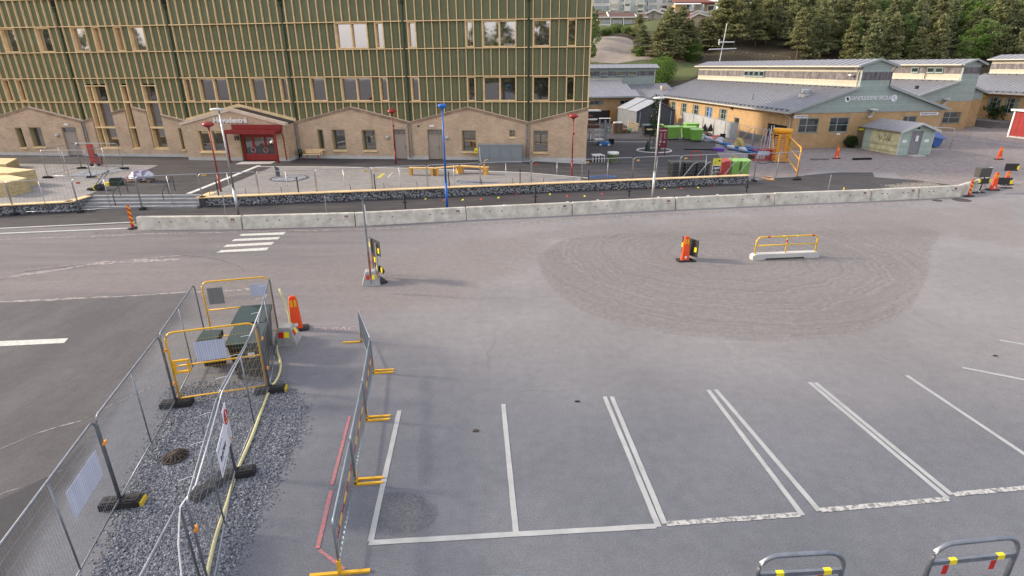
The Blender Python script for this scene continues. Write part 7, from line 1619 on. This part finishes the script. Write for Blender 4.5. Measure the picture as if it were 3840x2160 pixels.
# rubbish heap
bagm = mat('plastic_film', (.42, .44, .50), .35, var=.3, scale=3); 
def lump(name, label, cat, p, r, m, sc=(1, 1, .6), seed=0, z=Z0):
    bm = bmesh.new(); bmesh.ops.create_icosphere(bm, subdivisions=3, radius=r); r_ = np.random.RandomState(seed); ph = r_.uniform(0, 6, 9)
    for v in bm.verts:
        c = v.co; k = 1+.22*math.sin(7/r*.3*c.x+ph[0])+.2*math.sin(9/r*.3*c.y+ph[1])+.16*math.sin(14/r*.3*c.z+ph[2]+c.x*5)+r_.uniform(-.07, .07); v.co = Vector((c.x*k*sc[0], c.y*k*sc[1], max(c.z*k*sc[2], -r*sc[2]*.3)))
    me = bpy.data.meshes.new(name); bm.to_mesh(me); bm.free(); me.materials.append(m); o = link(name, me, None, (p[0], p[1], z+r*sc[2]*.3)); tag(o, label, cat); return o
for i, (x, y, r, m, l) in enumerate(((320, 400, .75, bagm, 'crumpled pale plastic film at the foot of the screened fence'), (460, 425, .55, bagm, 'second heap of pale plastic, right of the larger crumple'), (660, 450, .5, bagm, 'white plastic at the end of the blue pipes'), (850, 560, .5, bagm, 'plastic wrapping round the middle of the blue pipes'),
    (310, 320, .6, mat('tan_rubbish', (.25, .19, .12), .8, var=.5, scale=5), 'brown heap of cardboard scraps behind the plastic film'), (1040, 600, .42, bagm, 'white plastic wrapping beside the red crate'), (940, 560, .62, mat('straw_bag', (.45, .36, .12), .7, var=.2, scale=4), 'crumpled straw yellow bag leaning on the blue pipes'))):
    p = Y2(x, y); lump('rubbish_heap' if 'bag' not in l else 'yellow_bag', l, 'rubbish' if 'bag' not in l else 'bag', p, r, m, (1, .9, .7) if 'bag' not in l else (.7, .7, 1.3), i)
for i, (x, y, l) in enumerate(((600, 395, 'dark red plank end in the rubbish heap'), (520, 370, 'reddish board lying in the rubbish heap'), (400, 330, 'dark board lying behind the plastic film'))):
    p = Y2(x, y); o = MB().box(-.7, .7, -.12, .12, 0, .08).build('scrap_board', mat('dark_red_timber', (.12, .06, .045), .8, var=.3) if i == 2 else redbin); o.location = (p.x, p.y, Z0+.1); o.rotation_euler = (.1, -.2, .4*i-.2); tag(o, l, 'board')
o = thing('black_tub', 'open black bucket at the near end of the rubbish heap', 'bucket', tuple(Y2(680, 412, Z0))); MB().lathe([(.24, 0), (.3, .75), (.32, .78), (.27, .76), (.22, .1)], n=16).build('body', black, o)
pipe = mat('blue_pipe', (.035, .16, .42), .4, var=.15)
for i in range(7):
    a, b_ = Y2(650+i*22, 470+i*14), Y2(1330-i*12, 590+i*9); o = MB().tube([(a.x, a.y, .12+.1*(i % 3)), (b_.x, b_.y, .12+.1*(i % 3))], .1, 10).build('blue_pipe', pipe); tag(o, ORD[i]+' blue plastic pipe, counted from the left, in the bundle by the school wall', 'pipe', 'blue pipes in the bundle')
o = thing('purple_tub', 'flat purple plastic tub lying left of the blue pipes', 'tub', tuple(Y2(620, 585)), -.4); MB().prism([(-.45, 0), (.45, 0), (.6, .32), (-.6, .32)], .7, 'y', -.35).build('body', mat('purple_plastic', (.13, .05, .33), .5), o)
o = MB().box(-1.6, 1.6, -.06, .06, 0, .08).build('dark_beam', dark); p = Y2(300, 580); o.location = (p.x, p.y, .11); o.rotation_euler[2] = -.15; tag(o, 'long dark beam lying on the yard asphalt left of the purple tub', 'beam')
p = Y2(1370, 742); o = thing('red_crate', 'red mesh crate with a white label near the yellow turnstile', 'crate', tuple(p), .1)
b = MB()
for z in (.05, .5, .95): b.tube([(-1, -.4, z), (1, -.4, z), (1, .4, z), (-1, .4, z), (-1, -.4, z)], .035, 5)
for k in range(9): b.tube([(-1+.25*k, -.4, .05), (-1+.25*k, -.4, .95)], .02, 4)
b.build('frame', redbin, o); MB().box(-.75, .35, -.44, -.41, .5, .85).build('label', mat('pale_blue_print', (.42, .50, .60), .6), o); MB().box(.45, .95, -.35, .35, .06, .9).build('red_box', redbin, o)
o = thing('black_block', 'dark block lying beside the red crate', 'block', tuple(Y2(1185, 715)), .1); MB().box(-.25, .25, -.2, .2, 0, .5).build('body', black, o)
for x, y, l in ((2370, 735, 'short timber offcut lying on the gravel left of the orange cone'), (3228-2560, 0, '')):
    if l: o = MB().box(-.8, .7, -.12, .12, .0, .14).build('timber_offcut', mat('grey_timber', (.17, .16, .155), .8)); o.location = Y2(x, y); tag(o, l, 'timber')
o = MB().box(-.85, .85, -.12, .12, 0, .16).build('timber_offcut', dark); o.location = gp(3232, 599); o.rotation_euler[2] = .1; tag(o, 'dark timber offcut on the gravel in front of the shed', 'timber')
# turnstile and gate
ty = mat('turnstile_yellow', (.78, .36, .02), .45, var=.12)
p = Y2(1660, 762); ts_ = thing('turnstile', 'full-height yellow cage turnstile by the old school corner', 'turnstile', tuple(p), .2)
H_ = 2.35
for x, y in ((-.55, -.3), (.35, -.45), (.85, .6), (-.3, .9)): MB().box(x-.05, x+.05, y-.05, y+.05, 0, H_).build('post', ty, ts_)
b = MB(); b.tube([(-.5, .7, H_+.25), (.7, -.2, H_+.2)], .24, 12); b.build('motor_housing', ty, ts_, True)
for z in (.1, H_-.05): MB().tube([(-.55, -.3, z), (.35, -.45, z), (.85, .6, z), (-.3, .9, z), (-.55, -.3, z)], .04, 6).build('frame_ring', ty, ts_)
for k in range(10): z = .3+k*.2; MB().tube([(-.75, .0, z), (-.3, -.25, z), (.3, -.3, z)], .028, 5).build('arm', ty, ts_); MB().tube([(-.5, .3, z), (.1, .2, z), (.5, .5, z)], .028, 5).build('arm', ty, ts_)
b = MB()
for k in range(7): x = -.55+.15*k; b.tube([(x, -.32-.02*k, .1), (x, -.32-.02*k, H_)], .018, 4)
for k in range(8): x = .35+.07*k; y = -.45+.15*k; b.tube([(x, y, .1), (x, y, H_)], .016, 4)
b.build('cage_bar', ty, ts_)
a, b_ = Y2(1760, 772), Y2(1985, 1050); a.y -= .3; b_ = Vector((21.75, 43.3, 0)); d = b_-a; Ln = d.length
o = thing('site_gate', 'orange-yellow barred gate wing hanging from the turnstile toward the footpath', 'gate', tuple(a), math.atan2(d.y, d.x))
b = MB(); b.tube([(0, 0, .3), (0, 0, 2.1), (Ln-.25, 0, 2.1), (Ln, 0, 1.85), (Ln, 0, 0)], .055, 8); b.tube([(0, 0, 1.25), (Ln, 0, 1.25)], .05, 6); b.tube([(0, 0, .35), (Ln, 0, .35)], .05, 6); b.build('frame', ty, o, True)
b = MB()
for k in range(1, 45): b.tube([(Ln*k/45, 0, .35), (Ln*k/45, 0, 2.08)], .0035, 3, False)
b.build('wire_mesh', mat('yellow_wire', (.5, .33, .08), .5), o)
foot(tuple(gp(2985, 676))[:2], .2, 'black fence foot under the orange gate post')
o = thing('ladder', 'white ladder leaning against the turnstile', 'ladder', tuple(Y2(1480, 640)), .3)
b = MB(); b.tube([(0, 0, 0), (.9, 1.2, 2.5)], .03, 5).tube([(.4, -.1, 0), (1.1, 1.1, 2.5)], .03, 5)
for k in range(7): t = .1+.13*k; b.tube([(.9*t, 1.2*t, 2.5*t), (.4+.7*t, -.1+1.2*t, 2.5*t)], .018, 4)
b.build('rails', mat('white_rail', (.65, .66, .68), .5), o)
for i in range(2): o = MB().tube([(23.0+.3*i, 53.5, 0), (23.2+.3*i, 53.6, 2.3), (23.35+.3*i, 53.6, 2.5), (23.45+.3*i, 53.6, 2.3), (23.3+.3*i, 53.5, 0)], .03, 5).build('bent_tube', mat('pale_pink_tube', (.55, .42, .42), .5)); tag(o, ['left', 'right'][i]+' pale bent tube standing between the fence and the turnstile', 'tube')

# ================================================================ THINGS ON THE PLAZA
ZP = .6
def A_(x, y, z=ZP): return gp(x/2.683, 480+y/2.683, z)
def deck(label, corners, n, h):
    o = thing('timber_deck', label, 'timber platform', tuple(corners[0]), 0); c = [Vector(q)-Vector(corners[0]) for q in corners]
    for k in range(n):
        z0 = k*h/n; ins = .0
        for i in range(4): MB().bar(tuple(c[i]+Vector((0, 0, z0+h/n/2))), tuple(c[(i+1) % 4]+Vector((0, 0, z0+h/n/2))), .06, h/n-.012).build('side_plank', woodn, o)
    a, b, d = c[0], c[1], c[3]; m_ = 8
    for i in range(m_):
        p, q = a.lerp(d, i/m_), a.lerp(d, (i+.93)/m_); p2, q2 = b.lerp(c[2], i/m_), b.lerp(c[2], (i+.93)/m_)
        mb = MB(); quadbox(mb, [tuple(p+Vector((0, 0, h))), tuple(p2+Vector((0, 0, h))), tuple(q2+Vector((0, 0, h))), tuple(q+Vector((0, 0, h)))], .03); mb.build('top_plank', wood, o)
    return o
deck('lower timber platform with stacked plank sides, cut by the left edge', [(-35.5, 35.4, ZP), (-31.25, 35.2, ZP), (-31.28, 36.8, ZP), (-34.5, 38.6, ZP)], 4, .86)
deck('upper tier timber platform behind the lower one at the left edge', [(-36.5, 38.2, ZP), (-33.3, 37.9, ZP), (-32.6, 39.2, ZP), (-36.0, 40.5, ZP)], 3, 1.0)
deck('distant timber platform at the left edge near the building', [(-43.5, 44.2, ZP), (-38.84, 44.2, ZP), (-40.4, 47.2, ZP), (-44.5, 47.6, ZP)], 3, .62)
# tree pits
o = MB().lathe([(1.35, 0), (1.35, .03), (1.22, .03), (1.22, .0)], n=32).build('pit_edging', galvd); o.location = (-15.9, 40.75, ZP+.004); tag(o, 'steel ring edging of the round tree pit in the paving', 'edging ring')
soil = mat('grey_soil', (.105, .10, .095), .95, var=.3, scale=6, bump=.6, bscale=30)
o = MB().lathe([(1.21, .0), (.01, .03)], n=32).build('tree_pit', soil); struct(o); o.location = (-15.9, 40.75, ZP+.008)
stones('gravel', 1500, ((-17.2, -14.6, 39.4, 42.1), lambda X, Y, r2: np.hypot(X+15.9, Y-40.75) < 1.15), .015, .045, gs.m, ZP+.02, 21)
o = thing('round_bin', 'low dark cylinder with a slanted top beside the round tree pit', 'bollard', tuple(gp(900+385/2.683, 480+500/2.683, ZP)), 0)
m_ = MB(); n = 14; v = [(.15*math.cos(2*math.pi*k/n), .15*math.sin(2*math.pi*k/n), .12) for k in range(n)]+[(.15*math.cos(2*math.pi*k/n), .15*math.sin(2*math.pi*k/n), .72-.6*.15*math.cos(2*math.pi*k/n)) for k in range(n)]
m_.add(v, [(k, (k+1) % n, n+(k+1) % n, n+k) for k in range(n)]+[tuple(range(n))[::-1], tuple(range(n, 2*n))]); m_.build('body', mat('dark_galvanised', (.10, .11, .115), .5, .5), o); MB().tube([(0, 0, 0), (0, 0, .12)], .05, 8).build('stem', galv, o)
pit2 = [(-32.9, 42.3), (-31.1, 42.2), (-29.9, 44.6), (-31.3, 45.4), (-32.9, 44.6)]
b = MB(); b.add([(x, y, ZP+.012) for x, y in pit2], [tuple(range(5))]); struct(b.build('tree_pit', soil))
stones('gravel', 2600, ((-33.4, -29.6, 42, 45.6), inp(pit2, .1)), .02, .07, gs.m, ZP+.01, 22)
# red cart
o = thing('hand_truck', 'red upright hand cart standing by the square fence on the plaza', 'cart', tuple(A_(965, 385)), .1)
MB().box(-.3, .12, -.05, .1, .25, 1.75).build('frame', redbin, o); 
for k in range(4): MB().box(-.32, .14, -.07, -.051, .4+.3*k, .46+.3*k).build('rib', red, o)
MB().box(.14, .5, -.1, .25, .1, .75).build('load_box', mat('dark_red_steel', (.22, .05, .045), .6), o)
for x in (-.25, .3): MB().tube([(x, -.12, .14), (x, -.04, .14)], .14, 10).build('wheel', rub, o)
MB().tube([(.15, 0, .9), (.3, -.1, 1.0), (.35, 0, .7)], .05, 6).build('hose', black, o)
# plate tool, green box, wrapped pallet
o = thing('floor_machine', 'black and yellow hand machine with a folding handle lying on the paving', 'machine', tuple(A_(985, 625)), .2)
MB().box(-.55, .15, -.2, .2, .05, .16).build('plate', black, o); MB().tube([(.0, -.22, .2), (.0, .2, .2)], .17, 14).build('drum', yelb, o); MB().tube([(.12, -.25, .2), (.12, .25, .2)], .2, 12).tube([(.3, -.2, .2), (.3, .2, .2)], .16, 12).build('roller', rub, o)
b = MB(); b.tube([(-.1, -.2, .2), (.45, .1, .95), (.7, .3, 1.15), (.7, .6, 1.15), (.2, .35, .5), (-.1, .2, .2)], .025, 6); b.build('handle', hr, o)
o = thing('tool_box', 'dark green and yellow tool box on the plaza paving', 'tool box', tuple(A_(1165, 575)), .15); MB().box(-.25, .45, -.25, .25, 0, .42).build('box', dgreen, o); MB().lathe([(.2, 0), (.2, .2)], (-.45, 0, 0), 12).build('yellow_drum', yelb, o); MB().box(-.2, .4, -.2, .2, .42, .5).build('lid', black, o)
o = thing('wrapped_pallet', 'pallet with goods under crumpled clear plastic and lilac straps on the plaza asphalt', 'pallet', tuple(A_(1420, 540)), .1); link('boards', PMs, o); o.scale = (1.3, 1.1, 1.)
lm = lump('film_cover', '', '', (0, 0, 0), .5, mat('clear_film', (.55, .57, .62), .2, var=.35, scale=4), (1.15, .8, .9), 8, .1)
del lm['label']; del lm['category']; lm.parent = o; lm.location = (-.05, 0, .35)
for x in (-.1, .3): MB().box(x, x+.05, -.46, .46, .15, .82).build('strap', mat('lilac_strap', (.42, .36, .48), .6), o)
o = lump('pink_cloth', 'crumpled pale pink cloth beside the wrapped pallet', 'cloth', tuple(A_(1300, 520)), .25, mat('pink_cloth', (.55, .28, .27), .8), (.6, .6, 1.2), 3, ZP)
# zigzag benches
lg = mat('amber_timber', (.62, .34, .06), .6, var=.15)
BZ = [(-7.40, 41.75), (-5.5, 41.45), (-3.75, 42.4), (-1.6, 41.6)]
for i in range(3):
    a, b_ = Vector((*BZ[i], ZP)), Vector((*BZ[i+1], ZP)); d = b_-a; Ln = d.length
    o = thing('zigzag_bench', ['left', 'middle', 'right'][i]+' plank of the zigzag amber timber benches on the paving', 'bench', tuple(a), math.atan2(d.y, d.x), 'zigzag timber benches')
    for k in range(3): MB().box(-.05, Ln-.08, -.22+.15*k, -.22+.15*k+.14, .50, .56).build('seat_plank', wood if k else lg, o)
    for x in (.02, Ln-.3): MB().box(x, x+.17, -.2, .2, 0, .498).build('leg', lg, o)
o = thing('amber_stool', 'small amber timber stand with a bent top right of the zigzag benches', 'stand', tuple(gp(1800+40/2.683, 480+470/2.683, ZP)), 0); MB().box(-.06, .06, -.06, .06, 0, .75).build('post', lg, o); MB().box(-.25, .3, -.2, .2, .38, .43).build('seat', lg, o); MB().tube([(0, 0, .7), (.1, 0, 1.05), (.3, 0, 1.1)], .03, 5).build('arm', lg, o)
b = MB(); p = gp(900+1420/2.683, 480+480/2.683, ZP)
for k in range(5): b.add([(p.x-.12+rnd.uniform(-.05, .05), p.y-.9+.38*k, ZP+.012), (p.x+.15, p.y-.95+.38*k, ZP+.012), (p.x+.12+rnd.uniform(-.05, .05), p.y-.68+.38*k, ZP+.012), (p.x-.16, p.y-.66+.38*k, ZP+.012)], [(0, 1, 2, 3)])
struct(b.build('yellow_scribble', yell))
b = MB(); p = gp(900+1510/2.683, 480+475/2.683, ZP); b.add([(p.x-.06, p.y-.9, ZP+.012), (p.x+.05, p.y-.9, ZP+.012), (p.x+.05, p.y+1.1, ZP+.012), (p.x-.06, p.y+1.1, ZP+.012)], [(0, 1, 2, 3)]); struct(b.build('white_mark', paint))
hsb = mat('blue_hose', (.08, .16, .33), .5)
pts = [gp(900+x/2.683, 480+y/2.683, ZP+.03) for x, y in ((2540, 545), (2420, 545), (2300, 535), (2190, 530), (2175, 545), (2220, 552), (2576, 545))]+[gp(1800+x/2.683, 480+y/2.683, .52) for x, y in ((300, 530), (700, 525), (980, 508))]
o = MB().tube(pts, .02, 5).build('blue_hose', hsb); tag(o, 'thin blue hose lying along the paving behind the stone wall', 'hose')
pc = gp(1800+1240/2.683, 480+497/2.683, .35); o = MB().tube([(pc.x+(.9+.12*math.sin(3*t))*math.cos(t), pc.y+.35*math.sin(t), .40+.02*math.sin(5*t)) for t in np.linspace(0, 18, 90)], .022, 5).build('hose_coil', mat('bright_blue_hose', (.05, .2, .55), .5)); tag(o, 'coil of bright blue hose on the dark patch behind the stone wall', 'hose')
def zq2(x, y): return zp(x, y)+.008
p4 = [gp(1800+x/2.683, 480+y/2.683, .4) for x, y in ((1060, 480), (1270, 482), (1480, 492), (1350, 512), (1120, 518))]; b = MB(); b.add([(q.x, q.y, zp(q.x, q.y)+.016) for q in p4], [tuple(range(5))]); struct(b.build('asphalt_patch', fa.m))
for x, y, w_ in ((280, 310, 1.), (1280, 338, .7), (2070, 375, .6)):
    pass
# long timber strips near the fence end
for i in range(4):
    a, b_ = Y2(1320+i*40, 1055-i*8), Y2(1580-i*10, 1100-i*20); o = MB().bar((a.x, a.y, .05), (b_.x, b_.y, .06), .07, .04).build('lath', [orc, wood, redbin, wood][i]); tag(o, ['orange', 'pale', 'red', 'short pale'][i]+' lath lying on the ground right of the stone wall end', 'lath')
o = MB().tube([tuple(Y2(x, y, .03)) for x, y in ((1290, 770), (1350, 800), (1450, 790), (1500, 770), (1620, 780), (1850, 775))], .02, 5).build('cable', black); tag(o, 'black cable trailing on the ground below the turnstile', 'cable')
